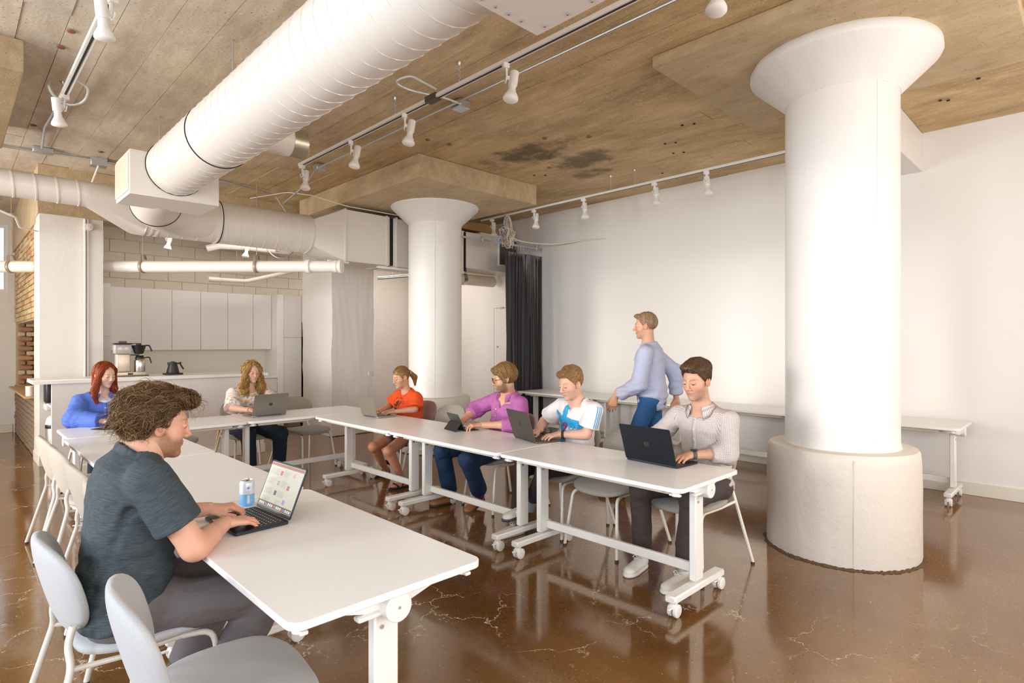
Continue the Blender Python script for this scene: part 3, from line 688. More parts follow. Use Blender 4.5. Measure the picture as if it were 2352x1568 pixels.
# long drain pipe slanting toward the camera
pp = tag(empty('drain_pipe', (2.2, 8.5, 2.5)), 'long white drain pipe crossing in front of the wall cabinets', 'pipe'); PL = (-2.2, -8.5, -2.5)
pa, pb = Vector((.2, 10.5, 2.5)), Vector((3.72, 7.03, 2.5)); d = (pb-pa).normalized()
MB().tube([pa, pb], .076, 28).build('tube', PIPE_WHITE, pp, loc=PL)
M0 = d.to_track_quat('Z', 'Y').to_matrix().to_4x4()
def ringo(p, r, w, name, m): MB().lathe([(r-.02, -w/2), (r, -w/2+.006), (r, w/2-.006), (r-.02, w/2)], 28, Matrix.Translation(p) @ M0).build(name, m, pp, loc=PL)
ringo(pb, .093, .05, 'end_cap', PIPE_WHITE); ringo(pb-d*.06, .086, .05, 'coupling', PIPE_WHITE); ringo(pb-d*.42, .095, .06, 'coupling', PIPE_WHITE)
MB().cyl(pb+d*.02, pb+d*.035, .06, 20).build('cleanout_plug', PIPE_WHITE, pp, loc=PL)
for q, rod in ((Vector((1.86, 8.86, 2.5)), 1), (Vector((2.93, 7.80, 2.5)), 1), (Vector((.62, 10.08, 2.5)), 1)):
    hd = MB()
    M = Matrix.Translation(q) @ M0
    lo = []
    for k in range(21): a = R(-35 + 250*k/20); lo.append(M @ Vector((.0, 0, 0)) + Vector((0, 0, 0)))
    side = Vector((d.y, -d.x, 0))
    pts = []
    for k in range(25):
        a = R(-230 + 280*k/24); pts.append(q + side*(.084*math.cos(a)) + Vector((0, 0, .084*math.sin(a))))
    pts = pts + [q + side*.05 + Vector((0, 0, .14)), q - side*.03 + Vector((0, 0, .155)), q - side*.06 + Vector((0, 0, .10))]
    b = MB(); vs = []; fs = []
    for i, p_ in enumerate(pts): vs += [tuple(p_ - d*.018), tuple(p_ + d*.018)]
    fs = [(2*i, 2*i+1, 2*i+3, 2*i+2) for i in range(len(pts)-1)]
    h_ = b.add(vs, fs).build('pipe_hanger', TAN_METAL, pp, loc=PL); sm = h_.modifiers.new('s', 'SOLIDIFY'); sm.thickness = .004
    MB().tube([q + Vector((0, 0, .15)), q + Vector((0, 0, H-2.5-.05))], .005, 6).build('threaded_rod', TAN_METAL, pp, loc=PL)
# pipes deep in the kitchen
kp = tag(empty('kitchen_duct', (3.6, 9.9, 3.03)), 'white wrapped pipe hanging high over the kitchen wall', 'pipe')
MB().tube([(-.62, .1, -.03), (-.45, .02, .03), (-.1, -.1, .06), (1.2, -.2, .05)], [.055, .06, .085, .085], 20).build('tube', PIPE_WHITE, kp)
MB().tube(catmull([(.15, -.2, .12), (.3, -.22, -.08), (.5, -.24, -.1), (.75, -.22, .12)], 5), .008, 6).build('cable', GALV, kp)
MB().rbox((.35, -.30, -.01), (.38, -.12, .15), .003).build('strap', TAN_METAL, kp)
kp = tag(empty('kitchen_pipe', (3.5, 9.9, 2.5)), 'thin white bent pipe below the drain pipe in the kitchen', 'pipe')
MB().tube(fillet([(-.5, 0, .0), (.05, 0, .01), (.75, -.1, .22), (1.1, -.1, .34)], .05), .034, 16).build('tube', PIPE_WHITE, kp)
MB().tube([(-.53, 0, 0), (-.36, 0, 0)], .042, 16).build('elbow', PIPE_WHITE, kp)
MB().tube([(-.1, 0, .03), (-.1, 0, .9)], .005, 6).build('rod', TAN_METAL, kp)

# ------------------------------------------------------------------ lighting track and lamps
SLOT = mat('track_slot_black', (.012, .012, .012), .6)
def track(x, y0, y1, z, label, slot=True, axis='y', chains=()):
    e = tag(empty('light_track', (x, (y0+y1)/2, z)), label, 'light track', 'ceiling light tracks'); c_ = (y0+y1)/2; h_ = (y1-y0)/2
    if axis == 'y':
        MB().rbox((-.026, -h_, 0), (.026, h_, .028), .003).build('rail', TRACK_WHITE, e)
        MB().box((-.007, -h_+.01, -.003), (.007, h_-.01, .004)).build('slot', SLOT, e, smooth=False)
    for cy in chains:
        ch = MB(); zz = .03; k = 0
        while z+zz < H-.02:
            a = (0 if k % 2 else PI/2); pts = [Vector((.006*math.cos(t_)*math.cos(a), .006*math.cos(t_)*math.sin(a), zz+.012+.014*math.sin(t_))) for t_ in [i*PI/4 for i in range(8)]]
            ch.tube([p_+Vector((0, cy-c_, 0)) for p_ in pts], .0018, 4, closed=True); zz += .02; k += 1
        ch.lathe([(.0, H-z), (.014, H-z), (.014, H-z-.012), (.006, H-z-.03), (0, H-z-.03)], 10, TRS((0, cy-c_, 0)), False, False)
        ch.build('hanging_chain', GALV, e)
    return e
track(.69, 1.0, 6.1, 3.50, 'left ceiling light track above the near table row', chains=(4.414, 6.0))
track(2.82, .3, 6.25, 3.46, 'long middle ceiling light track right of the big duct', chains=(3.451, 4.341, 6.022))
track(6.13, 1.6, 6.95, 3.43, 'right ceiling light track along the long wall', chains=(4.07, 4.43))
kt = tag(empty('kitchen_light_track', (2.9, 9.75, 3.14)), 'white light track in the kitchen behind the cross duct', 'light track')
MB().rbox((-1.3, -.02, 0), (1.2, .02, .03), .003).build('rail', TRACK_WHITE, kt)
LAMP = None
def make_lamp():
    e = empty('spotlight'); 
    MB().rbox((-.022, -.03, -.035), (.022, .03, .004), .004).build('adapter', TRACK_WHITE, e)
    MB().tube(catmull([(0, .01, -.03), (.0, .02, -.10), (.0, -.01, -.13), (-.0, -.03, -.09)], 4), .005, 6).build('cord', TRACK_WHITE, e)
    MB().rbox((-.012, -.01, -.105), (.0, .012, -.03), .002).rbox((-.03, -.008, -.11), (.0, .008, -.08), .003).build('bracket', TRACK_WHITE, e)
    g = MB().lathe([(.0, .075), (.022, .075), (.032, .07), (.033, -.03), (.030, -.032)], 24); so = g.build('socket', TRACK_WHITE, e)
    so.location = (-.055, 0, -.115); so.rotation_euler = (R(6), R(-10), 0)
    bu = MB().lathe([(.025, -.03), (.026, -.055), (.029, -.075), (.045, -.105), (.054, -.125), (.0545, -.137), (.048, -.145), (.03, -.151), (0, -.153)], 28).build('bulb', mat('frosted_bulb', (.88, .84, .80), .3), e)
    bu.location = so.location; bu.rotation_euler = so.rotation_euler
    return e
lamps = [(.69, 4.02, 3.50, 20, 'white track spotlight high at the left, nearest on its track'), (.69, 5.88, 3.50, 20, 'white track spotlight at the far end of the left track'),
 (2.82, 2.94, 3.46, 150, 'white track spotlight nearest the camera on the middle track'), (2.82, 4.20, 3.46, 150, 'second white spotlight along the middle track'),
 (2.82, 5.12, 3.46, 150, 'third white spotlight along the middle track, before the end one'), (2.82, 6.2, 3.46, 200, 'white spotlight at the far end of the middle track'),
 (2.82, 1.42, 3.46, 150, 'white spotlight cut off by the top edge of the frame'),
 (6.13, 3.12, 3.43, 200, 'white wall spotlight closest to the near column'), (6.13, 3.79, 3.43, 190, 'second white wall spotlight from the near column'),
 (6.13, 4.88, 3.43, 200, 'third white wall spotlight from the near column'), (6.13, 5.80, 3.43, 180, 'white wall spotlight above the black curtain'),
 (6.13, 6.70, 3.43, 200, 'white spotlight beside the tangle of cables'), (2.35, 9.75, 3.14, 120, 'white kitchen spotlight under the cross duct'), (3.45, 9.75, 3.14, 160, 'white kitchen spotlight near the wrapped pipe')]
for (x, y, z, az, lab) in lamps:
    if LAMP is None: LAMP = make_lamp(); LAMP.location = (x, y, z); LAMP.rotation_euler = (0, 0, R(az)); tag(LAMP, lab, 'spotlight', 'white track spotlights')
    else: dup(LAMP, (x, y, z), R(az), lab)
# the partly visible lamp at the upper edge belongs farther right
# conduits with boxes
def conduit(path, r, label, boxes=(), m=GALV, rad=.05):
    o = tag(empty('conduit_run', path[0]), label, 'conduit'); p0 = Vector(path[0])
    MB().tube([Vector(q)-p0 for q in fillet(path, rad)], r, 8).build('conduit', m, o)
    for (bx, by, bz, sx, sy, sz) in boxes:
        MB().rbox((bx-sx-p0.x, by-sy-p0.y, bz-sz-p0.z), (bx+sx-p0.x, by+sy-p0.y, bz+sz-p0.z), .004).build('junction_box', GALV, o)
    return o
conduit([(3.2, .4, 3.60), (3.2, 6.65, 3.60), (3.25, 7.0, 3.5), (3.05, 7.25, 3.25)], .011, 'thin steel conduit parallel to the middle track', [(3.28, 4.0, 3.61, .06, .06, .035), (3.22, 6.6, 3.60, .06, .06, .035)])
conduit([(.69, 6.0, 3.54), (.69, 7.2, 3.60), (.75, 8.1, 3.62)], .012, 'steel conduit continuing the left track to the ceiling box')
conduit([(-1.4, 8.38, 3.63), (.45, 8.35, 3.63), (1.25, 8.23, 3.63), (2.7, 8.15, 3.63), (3.35, 8.25, 3.60), (3.6, 8.3, 3.3)], .012, 'steel conduit crossing the ceiling before the concrete beam', [(.77, 8.2, 3.62, .09, .05, .03), (1.28, 8.24, 3.61, .08, .07, .05)])
conduit([(1.28, 8.2, 3.58), (1.22, 8.3, 3.35), (1.22, 8.4, 3.1)], .010, 'white cable dropping from the ceiling box behind the duct', m=PIPE_WHITE)
conduit([(2.9, 7.95, 3.42), (3.25, 7.6, 3.50), (3.45, 7.3, 3.44), (3.85, 7.1, 3.33), (4.6, 7.1, 3.33), (5.2, 7.1, 3.34)], .006, 'white cable running over the rectangular duct', m=PIPE_WHITE)
conduit([(-.02, 7.1, 2.87), (-.02+.5, 7.3, 2.7), (.62, 8.9, 2.85), (.80, 9.0, 2.84)], .010, 'white cable looping under the cross duct to the pier', m=PIPE_WHITE)
# flexible whips
FLEX = mat('flex_conduit', (.66, .66, .64), .4, .4)
def whip(pts, label):
    P = catmull(pts, 10); rs = [.0085 + (.0014 if i % 2 else 0) for i in range(len(P))]
    o = MB().tube(P, rs, 8).build('flexible_conduit', FLEX); return tag(o, label, 'flexible conduit')
whip([(.60, 5.9, 3.60), (.58, 5.82, 3.53), (.62, 5.86, 3.47), (.72, 5.9, 3.44), (.80, 5.80, 3.46), (.81, 5.66, 3.52), (.73, 5.62, 3.55)], 'looped flexible conduit below the left light track')
whip([(3.25, 3.95, 3.60), (3.0, 3.9, 3.57), (2.72, 3.95, 3.56), (2.60, 3.98, 3.60), (2.62, 3.82, 3.60), (2.70, 3.76, 3.56), (2.80, 3.72, 3.52)], 'curled flexible conduit feeding the middle light track')
o = MB().rbox((2.785, 3.72, 3.45), (2.855, 3.86, 3.50), .004).build('feed_connector', mat('dark_brown_box', (.07, .05, .04), .5)); tag(o, 'dark feed connector box on the middle light track', 'connector')
# cable tangle by the curtain
r5 = random.Random(5); tg = MB()
cols = [(.80, .72, .58), (.75, .6, .45), (.35, .25, .2), (.1, .25, .6)]
CAB_M = [mat('cable_%d' % i, c_, .5) for i, c_ in enumerate(cols)]
for k in range(34):
    tg.cm = r5.choice((0, 0, 0, 1, 1, 2, 3) if k > 3 else (0,))
    x, y = 6.13 + r5.uniform(-.03, .03), 6.36 + r5.uniform(-.05, .05)
    P = [(x, y, 3.44), (x+r5.uniform(-.06, .06), y+r5.uniform(-.05, .05), 3.30)] + [(x+r5.uniform(-.10, .10), y+r5.uniform(-.08, .08), 3.30-r5.uniform(.04, .34)) for _ in range(3)] + [(x+r5.uniform(-.06, .06), y, 3.22)]
    tg.tube(catmull(P, 4), .0042, 5)
o = tg.build('cable_tangle', CAB_M); tag(o, 'hanging tangle of pale loose cables above the curtain', 'cables', None, 'stuff')
whip_m = MB().tube(catmull([(6.2, 6.5, 3.30), (6.6, 6.6, 3.15), (6.95, 6.2, 3.08), (7.15, 5.7, 3.10), (7.185, 5.3, 3.08)], 8), .011, 8).build('loose_cable', CAB_M[0]); tag(whip_m, 'single pale cable drooping onto the long white wall', 'cable')
# wooden joists glimpsed above the duct
for k in range(4):
    o = MB().rbox((5.5, 7.3+k*.36, 3.36+.02*(k % 2)), (7.1, 7.42+k*.36, 3.50), .006).build('joist', mat('old_joist', (.42, .24, .09), .7)); tag(o, 'old wooden joist above the rectangular duct, %s' % ['nearest the curtain', 'second from the curtain', 'third from the curtain', 'deepest one'][k], 'joist', 'old wooden joists')
# ------------------------------------------------------------------ curtain, rail, door
rl = tag(empty('curtain_rail', (6.2, 6.62, 3.05)), 'galvanised rail with clips carrying the black curtain', 'rail')
MB().rbox((-.75, -.012, -.0), (.99, .012, .028), .002).build('bar', GALV, rl)
for x in (-.35, .15, .85): MB().rbox((x-.02, -.02, -.02), (x+.02, .02, .07), .003).build('clip', mat('clip_grey', (.6, .62, .6), .35, .6), rl)
MB().tube([(.86, 0, .05), (.86, 0, H-3.05)], .004, 6).tube([(.12, 0, .05), (.12, 0, H-3.05)], .004, 6).build('hanger_rod', GALV, rl)
cv = tag(empty('curtain', (6.78, 6.62, 0)), 'floor-length black pleated curtain hanging by the wall', 'curtain')
r6 = random.Random(8); n = 260; vs = []; fs = []; nz_ = 26
for j in range(nz_+1):
    t = j/nz_; z = .03 + 3.03*t
    for i in range(n+1):
        s = i/n; wid = .80 + .05*(1-t); x = (s-.5)*wid + .015*math.sin(9*s+4*t)
        ph = s*2*PI*11 + .9*math.sin(s*7+1) ; amp = .045*(.75+.5*math.sin(s*13)) * (1 - .35*t)
        y = amp*math.sin(ph + .35*math.sin(t*5+s*4)) + .012*math.sin(ph*2.3+t*3); x += .35*amp*math.cos(ph)
        if t > .985: z -= .02*max(0, math.sin(ph*.5))
        vs.append((x, y, z))
fs = [(j*(n+1)+i, j*(n+1)+i+1, (j+1)*(n+1)+i+1, (j+1)*(n+1)+i) for j in range(nz_) for i in range(n)]
mc = mat('black_curtain_cloth', (.022, .021, .022), .75, sheen=.5)
MB().add(vs, fs).build('cloth', mc, cv, ang=180)
hk = MB()
for k in range(14): x = -.40+.8*k/13; hk.tube([(x, 0, 3.00), (x, 0, 3.06)], .004, 5)
hk.build('hooks', GALV, cv)
dr = MB().box((WX-.012, 6.9, 0), (WX-.001, 7.80, 2.12)).build('door_1', WHITE_WALL, smooth=False); struct(dr, 'flush white door in the long wall beyond the curtain', 'door')
MB().box((WX-.013, 6.86, 2.12), (WX-.002, 7.80, 2.127)).box((WX-.013, 7.80, 0), (WX-.002, 7.805, 2.125)).build('shadow_gap', mat('gap_grey', (.25, .22, .2), .8), dr, smooth=False)
MB().cyl((WX-.012, 7.70, 1.42), (WX-.03, 7.70, 1.42), .016, 16).build('lock', STEEL, dr); MB().rbox((WX-.03, 7.55, 2.11), (WX-.012, 7.63, 2.14), .003).build('hinge', STEEL, dr)
sw = MB().rbox((WX-.008, 6.36, 1.12), (WX-.0005, 6.45, 1.25), .002).build('light_switch', mat('switch_white', (.84, .78, .70), .4)); tag(sw, 'small white light switch plate right of the curtain', 'switch'); MB().rbox((WX-.012, 6.39, 1.16), (WX-.008, 6.42, 1.21), .001).build('rocker', MATS['switch_white'], sw)
ou = MB().rbox((5.02, 8.52, .95), (5.10, 8.545, 1.02), .003).build('wall_outlet', MATS['switch_white']); tag(ou, 'white double outlet on the rough square pier', 'outlet')
o = MB().tube([(7.19, 3.6, .60), (7.19, 6.4, .60)], .005, 6).build('surface_cable', mat('grey_cable', (.2, .18, .16), .6)); tag(o, 'thin dark cable along the long wall under the tables', 'cable')
# rust spots and old inserts in the ceiling
RUST = mat('rust', (.28, .09, .03), .8)
for (x, y) in ((.62, 4.98), (.60, 5.3), (.62, 7.4), (1.25, 7.9), (4.5, 4.1), (4.8, 3.75), (5.3, 4.75), (3.9, 4.95), (3.65, 5.0)):
    MB().lathe([(.0, 0), (.022, 0), (.026, .006), (.0, .006)], 9, TRS((x, y, H-.017))).build('rust_spot', RUST, c)
HOLE = mat('hole_dark', (.02, .012, .008), .9)
for (x, y) in ((5.2, 2.9), (5.25, 2.8), (5.55, 3.3), (5.6, 3.2), (5.9, 3.4), (5.95, 3.3), (6.3, 1.0), (6.35, .95), (6.0, .7), (6.5, 3.9), (5.4, 5.1), (5.5, 5.0), (5.1, .55)):
    MB().cyl((x, y, H-.010), (x, y, H-.016), .014, 8).build('anchor_hole', HOLE, c)
# ------------------------------------------------------------------ flip-top tables (1.4 x .7, long side along local y)
TZ = .728
def make_table():
    e = empty('folding_table')
    t = MB().prism(rrect(-.35, -.70, .35, .70, .045, 5), TZ-.024, TZ).build('table_top', TABLE_WHITE, e, bevel=.003)
    for s in (-1, 1):
        y = s*.60
        MB().rbox((-.045, y-.022, .135), (.045, y+.022, TZ-.07), .006).build('post', WHITE_METAL, e)
        MB().rbox((-.29, y-.033, .085), (.29, y+.033, .125), .007).build('foot', WHITE_METAL, e)
        for q in (-1, 1):
            cs = MB().tube([(q*.262, y, .088), (q*.262, y, .075)], .016, 12).rbox((q*.262-.012, y-.018, .045), (q*.262+.032, y+.018, .078), .006).build('caster', WHITE_METAL, e)
            w = MB()
            for yy in (-.017, .017): w.add(*_wheel(q*.262+.018, y+yy))
            w.build('wheel', mat('white_wheel', (.82, .80, .75), .35), cs)
            MB().rbox((q*.262-.045, y-.008, .05), (q*.262-.012, y+.008, .06), .003).build('brake', WHITE_METAL, cs)
        MB().prism([(-.26, 0), (.26, 0), (.06, -.055), (-.06, -.055)], -.014, .014, TRS((0, y+s*.03, TZ-.024), (R(90), 0, 0))).build('top_bracket', WHITE_METAL, e)
        k = MB().cyl((0, y+s*.02, TZ-.062), (0, y+s*.095, TZ-.062), .047, 36).build('hinge_knob', WHITE_METAL, e, bevel=.004)
        MB().cyl((0, y+s*.095, TZ-.062), (0, y+s*.097, TZ-.062), .005, 10).build('screw', STEEL, k)
        MB().rbox((min(s*.125, s*.02), y+s*.045-.018, TZ-.085), (max(s*.125, s*.02), y+s*.045+.018, TZ-.070), .006, seg=2).build('release_lever', WHITE_METAL, e)
        bo = MB()
        for dz in (-.10, -.14): bo.cyl((-.02, y-.023, TZ+dz), (-.02, y-.0265, TZ+dz), .007, 10); bo.cyl((.02, y+.023, TZ+dz), (.02, y+.0265, TZ+dz), .007, 10)
        bo.build('bolt', STEEL, e)
        for q in (-1, 1):
            h_ = MB().cyl((q*.30, s*.64, TZ-.024), (q*.30, s*.64, TZ-.05), .022, 16).rbox((q*.30-.012, s*.64-.03, TZ-.052), (q*.30+.012, s*.64+.035, TZ-.040), .003).build('corner_latch', mat('latch_white', (.85, .83, .78), .4), e)
            MB().rbox((q*.26-.01, s*.55-.02, TZ-.055), (q*.26+.01, s*.55+.02, TZ-.024), .003).build('rail_end', WHITE_METAL, e)
    MB().rbox((.012, -.578, .16), (.040, .578, .215), .004).build('crossbar', WHITE_METAL, e)
    MB().rbox((-.27, -.58, TZ-.058), (-.245, .58, TZ-.024), .003).rbox((.245, -.58, TZ-.058), (.27, .58, TZ-.024), .003).build('underside_rail', mat('rail_cream', (.72, .66, .55), .4), e)
    return e
def _wheel(x, y, r=.036, n=24):
    vs = []; fs = []
    prof = [(.012, -.011), (r-.006, -.011), (r, -.007), (r, .007), (r-.006, .011), (.012, .011)]
    for (rr, yy) in prof:
        for k in range(n): a = 2*PI*k/n; vs.append((x+rr*math.cos(a), y+yy, r+.0005+rr*math.sin(a)))
    m = len(prof)
    for i in range(m-1):
        for k in range(n): fs.append((i*n+k, (i+1)*n+k, (i+1)*n+(k+1) % n, i*n+(k+1) % n))
    fs += [tuple(range(n)), tuple((m-1)*n+k for k in range(n))][:]
    return vs, fs
TBL = None
def table(x, y, rz, label, group):
    global TBL
    if TBL is None: TBL = make_table(); t = TBL; t.location = (x, y, 0); t.rotation_euler = (0, 0, rz); tag(t, label, 'table', group)
    else: t = dup(TBL, (x, y, 0), rz, label, group)
    return t
G1, G2, G3, G4 = 'white tables in the near row', 'white tables in the middle row', 'white tables across the far end', 'white tables along the long wall'
table(1.02, 2.24, PI, 'white flip-top table nearest the camera, with can and open laptop', G1)
table(1.02, 3.66, 0, 'white flip-top table second in the near row, empty', G1)
table(1.02, 5.07, 0, 'white flip-top table third in the near row, before the woman in blue', G1)
table(1.40, 6.14, PI/2, 'white table at far left corner, in front of woman in blue shirt', G3)
table(2.80, 6.14, PI/2, 'white table with the silver laptop of the woman in floral blouse', G3)
table(3.09, 2.235, 0, 'white table in front of the man in checked shirt', G2)
table(3.09, 3.64, 0, 'white table in front of the man in purple shirt', G2)
table(3.09, 5.045, 0, 'white table in front of the woman in orange shirt', G2)
for i, l in enumerate(('white wall table at the right end, beyond the near column', 'second wall table from the right, behind the near column', 'third wall table from the right, behind the walking man', 'wall table at the curtain end')):
    table(6.80, 1.58+i*1.403, 0, l, G4)

# ------------------------------------------------------------------ upholstered chairs (facing local +y, seat centre at origin)
def make_chair(fab):
    e = empty('upholstered_chair')
    def fs_(x, y, z):
        w = 1 - .10*max(0, -y/.22); return (x*w, y, .445 + z + .012*(x/.24)**2 - .028*max(0, (y-.08)/.15)**2)
    MB().superell((.245, .225, .026), .55, .62, 44, 12, fs_).build('seat', fab, e, ang=180)
    def fb(x, y, z):
        # x across, z up, y thickness ; wrap round the sitter, lean back
        t = (z+.165)/.33; w = .86 + .14*min(1, t*1.6)
        yy = y + .055*(abs(x)/.235)**2 - .085*t
        return (x*w, yy - .232, z + .665)
    MB().superell((.235, .030, .165), .75, .68, 48, 20, fb).build('backrest', fab, e, ang=180)
    for s in (-1, 1):
        MB().tube(fillet([(s*.185, -.238, .56), (s*.19, -.255, .50), (s*.215, -.245, .44), (s*.285, -.36, .012)], .05, 4), .0115, 10).build('back_leg', CHAIR_METAL, e)
        MB().tube(fillet([(s*.165, .09, .405), (s*.195, .19, .405), (s*.232, .245, .012)], .045, 4), .0115, 10).build('front_leg', CHAIR_METAL, e)
        MB().tube([(s*.214, -.247, .43), (s*.18, -.1, .405), (s*.165, .10, .405)], .0095, 8).build('seat_frame', CHAIR_METAL, e)
        for (x, y) in ((.285, -.36), (.232, .245)): MB().cyl((s*x, y, .0), (s*x, y, .014), .0135, 10).build('foot_cap', mat('dark_glide', (.05, .04, .035), .5), e)
    MB().tube([(-.17, -.03, .405), (.17, -.03, .405)], .009, 8).build('stretcher', CHAIR_METAL, e)
    MB().rbox((-.012, -.245, .510), (.012, -.236, .570), .002).build('zip_tab', mat('taupe_tab', (.22, .19, .18), .7), e)
    return e
CH = {}
def chair(x, y, rz, fab, label, group):
    k = fab.name
    if k not in CH: CH[k] = make_chair(fab); t = CH[k]; t.location = (x, y, 0); t.rotation_euler = (0, 0, rz); tag(t, label, 'chair', group)
    else: t = dup(CH[k], (x, y, 0), rz, label, group)
    return t
GA, GB, GC = 'chairs along the near row', 'chairs along the middle row', 'chairs at the far row'
chair(.64, 1.87, R(-97), FAB_GREY, 'empty light grey chair in the foreground beside the curly haired man', GA)
chair(.54, 2.57, R(-90), FAB_GREY, 'light grey chair the curly haired man sits on', GA)
chair(.80, 3.40, R(-90), FAB_BEIGE, 'oat coloured chair just beyond the curly haired man', GA)
chair(.80, 3.98, R(-90), FAB_BEIGE, 'third oat coloured chair from the far end of the near row', GA)
chair(.80, 4.80, R(-90), FAB_BEIGE, 'second oat coloured chair from the far end of the near row', GA)
chair(.79, 5.32, R(-90), FAB_BEIGE, 'oat coloured chair at the far end of the near row', GA)
chair(3.55, 1.94, R(90), FAB_TAUPE, 'taupe chair under the man in the checked shirt', GB)
chair(3.52, 2.55, R(90), FAB_TAUPE, 'empty taupe chair between the checked shirt and football shirt', GB)
chair(3.56, 3.08, R(90), FAB_TAUPE, 'taupe chair under the man in the football shirt', GB)
chair(3.64, 3.88, R(84), FAB_TAUPE, 'taupe chair under the man in the purple shirt', GB)
chair(3.62, 4.86, R(94), FAB_TAUPE, 'empty taupe chair between the orange shirt and purple shirt', GB)
chair(3.66, 5.42, R(90), FAB_PINK, 'dusty rose chair under the woman in the orange shirt', GB)
chair(3.12, 6.72, R(190), FAB_TAUPE, 'empty taupe chair right of the woman in the floral blouse', GC)
chair(2.46, 6.82, R(180), FAB_TAUPE, 'taupe chair under the woman in the floral blouse', GC)
chair(1.72, 6.95, R(180), FAB_TAUPE, 'empty taupe chair left of the woman in the floral blouse', GC)
chair(1.10, 6.86, R(180), FAB_TAUPE, 'taupe chair under the woman in the blue shirt', GC)
e = tag(empty('wooden_stool', (2.55, 7.55, 0)), 'small wooden stool glimpsed behind the floral blouse woman', 'stool')
MB().rbox((-.17, -.17, .43), (.17, .17, .46), .01).build('seat', WOOD, e)
for sx in (-1, 1):
    for sy in (-1, 1): MB().tube([(sx*.12, sy*.12, .43), (sx*.18, sy*.18, 0)], [.016, .013], 8).build('leg', WOOD, e)

# ------------------------------------------------------------------ laptops, tablets, can
def apple(mb_name, size, m, parent, M):
    body = []
    for k in range(72):
        a = 2*PI*k/72; r = .40*(1 + .06*math.cos(2*a)); x = r*math.cos(a)*1.02; y = r*math.sin(a)*.98
        if y > 0: y -= .10*math.exp(-(x/.10)**2)
        else: y += .045*math.exp(-(x/.08)**2)
        # bite on the right
        d = math.hypot(x-.46, y-.05)
        if d < .17: s = .17/max(d, 1e-3); x = .46 + (x-.46)*s; y = .05 + (y-.05)*s; x = min(x, .40)
        body.append((x*size, y*size))
    leaf = [(.02, .40), (.04, .52), (.14, .60), (.16, .60), (.15, .50), (.06, .41)]
    b = MB().prism(body, 0, .0006, M).prism([(x*size, y*size) for x, y in leaf], 0, .0006, M)
    return b.build(mb_name, m, parent, smooth=False)
def laptop(x, y, rz, w, dpt, lidh, ang, col, screen, label, name='laptop', keys=True, logo=True):
    """origin at hinge middle on the table; user sits at local -y; lid opens backwards"""
    e = tag(empty(name, (x, y, TZ+.0005), rz), label, 'laptop')
    body = mat('laptop_metal_'+'_'.join('%d' % int(c_*100) for c_ in col), col, .38, .75)
    MB().prism(rrect(-w/2, -dpt, w/2, 0, .010, 4), .0015, .014).build('base', body, e, bevel=.002)
    kw = w*.88
    kb = MB().box((-kw/2, -dpt*.56, .0138), (kw/2, -.012, .0143)).build('keyboard_well', mat('key_well', (.01, .01, .011), .5), e, smooth=False)
    if keys:
        kk = MB(); rows = 6
        for r_ in range(rows):
            y0 = -.016 - r_*(dpt*.54/rows); n = 14
            if r_ == rows-1:
                spans = [(0, .07), (.075, .14), (.15, .22), (.23, .31), (.32, .66), (.67, .75), (.76, .83), (.84, .91), (.92, 1)]
            else: spans = [(i/n+.004, (i+1)/n-.004) for i in range(n)]
            for a, b in spans: kk.box((-kw/2+a*kw, y0-dpt*.54/rows+.003, .0143), (-kw/2+b*kw, y0, .0152))
        tag(kk.build('keys', mat('key_black', (.02, .02, .022), .45), e, smooth=False), kind='stuff')
        gl = MB()
        for r_ in range(rows-1):
            y0 = -.016 - r_*(dpt*.54/rows) - dpt*.54/rows*.5
            for i in range(14): xx = -kw/2+(i+.5)/14*kw; gl.box((xx-.0022, y0-.0022, .0152), (xx+.0022, y0+.0028, .01535))
        tag(gl.build('key_legends', mat('legend_white', (.85, .85, .82), .5), e, smooth=False), kind='stuff')
    MB().prism(rrect(-w*.2, -dpt*.95, w*.2, -dpt*.60, .006, 3), .0138, .0142).build('trackpad', mat('trackpad_'+'%d' % int(col[0]*100), tuple(c_*.85 for c_ in col), .3, .5), e, smooth=False)
    MB().cyl((-w*.36, -.003, .010), (w*.36, -.003, .010), .005, 10).build('hinge', mat('hinge_dark', (.03, .03, .035), .5), e)
    # lid: local x across, up along lid
    M = Matrix.Translation((0, -.001, .013)) @ Matrix.Rotation(R(90-ang), 4, 'X')
    M = Matrix.Translation((0, .0, .013)) @ Matrix.Rotation(R(-ang+90), 4, 'X') @ Matrix.Rotation(R(90), 4, 'X')
    # after the rotations: local X across, local Y up the lid, local Z toward the user
    lid = MB().prism(rrect(-w/2, .002, w/2, lidh, .010, 4), -.005, 0, M).build('lid', body, e, bevel=.0012)
    MB().prism(rrect(-w/2+.004, .010, w/2-.004, lidh-.004, .007, 3), 0, .0006, M).build('bezel', mat('bezel_black', (.01, .01, .012), .25), lid, smooth=False)
    sc_ = MB().box((-w/2+.008, .018, .0006), (w/2-.008, lidh-.008, .0010), M).build('screen', screen, lid, smooth=False)
    if logo: apple('emblem', w*.135, mat('emblem_dark', (.012, .012, .012), .12, .0, spec=1.0), lid, M @ TRS((0, lidh*.52, -.0052), (0, PI, 0)))
    return e, M, lid
SCR = mat('screen_dim', (.30, .32, .34), .3, emit=.5)
SCR2 = mat('screen_page', (.50, .51, .44), .35, emit=.30)
MID = (.028, .034, .045); SG = (.13, .12, .105); SV = (.42, .38, .32)
lap1, LM, lid1 = laptop(1.033, 2.576, R(-90)+R(3), .325, .222, .222, 112, MID, SCR2, 'dark blue open laptop in front of the curly haired man')
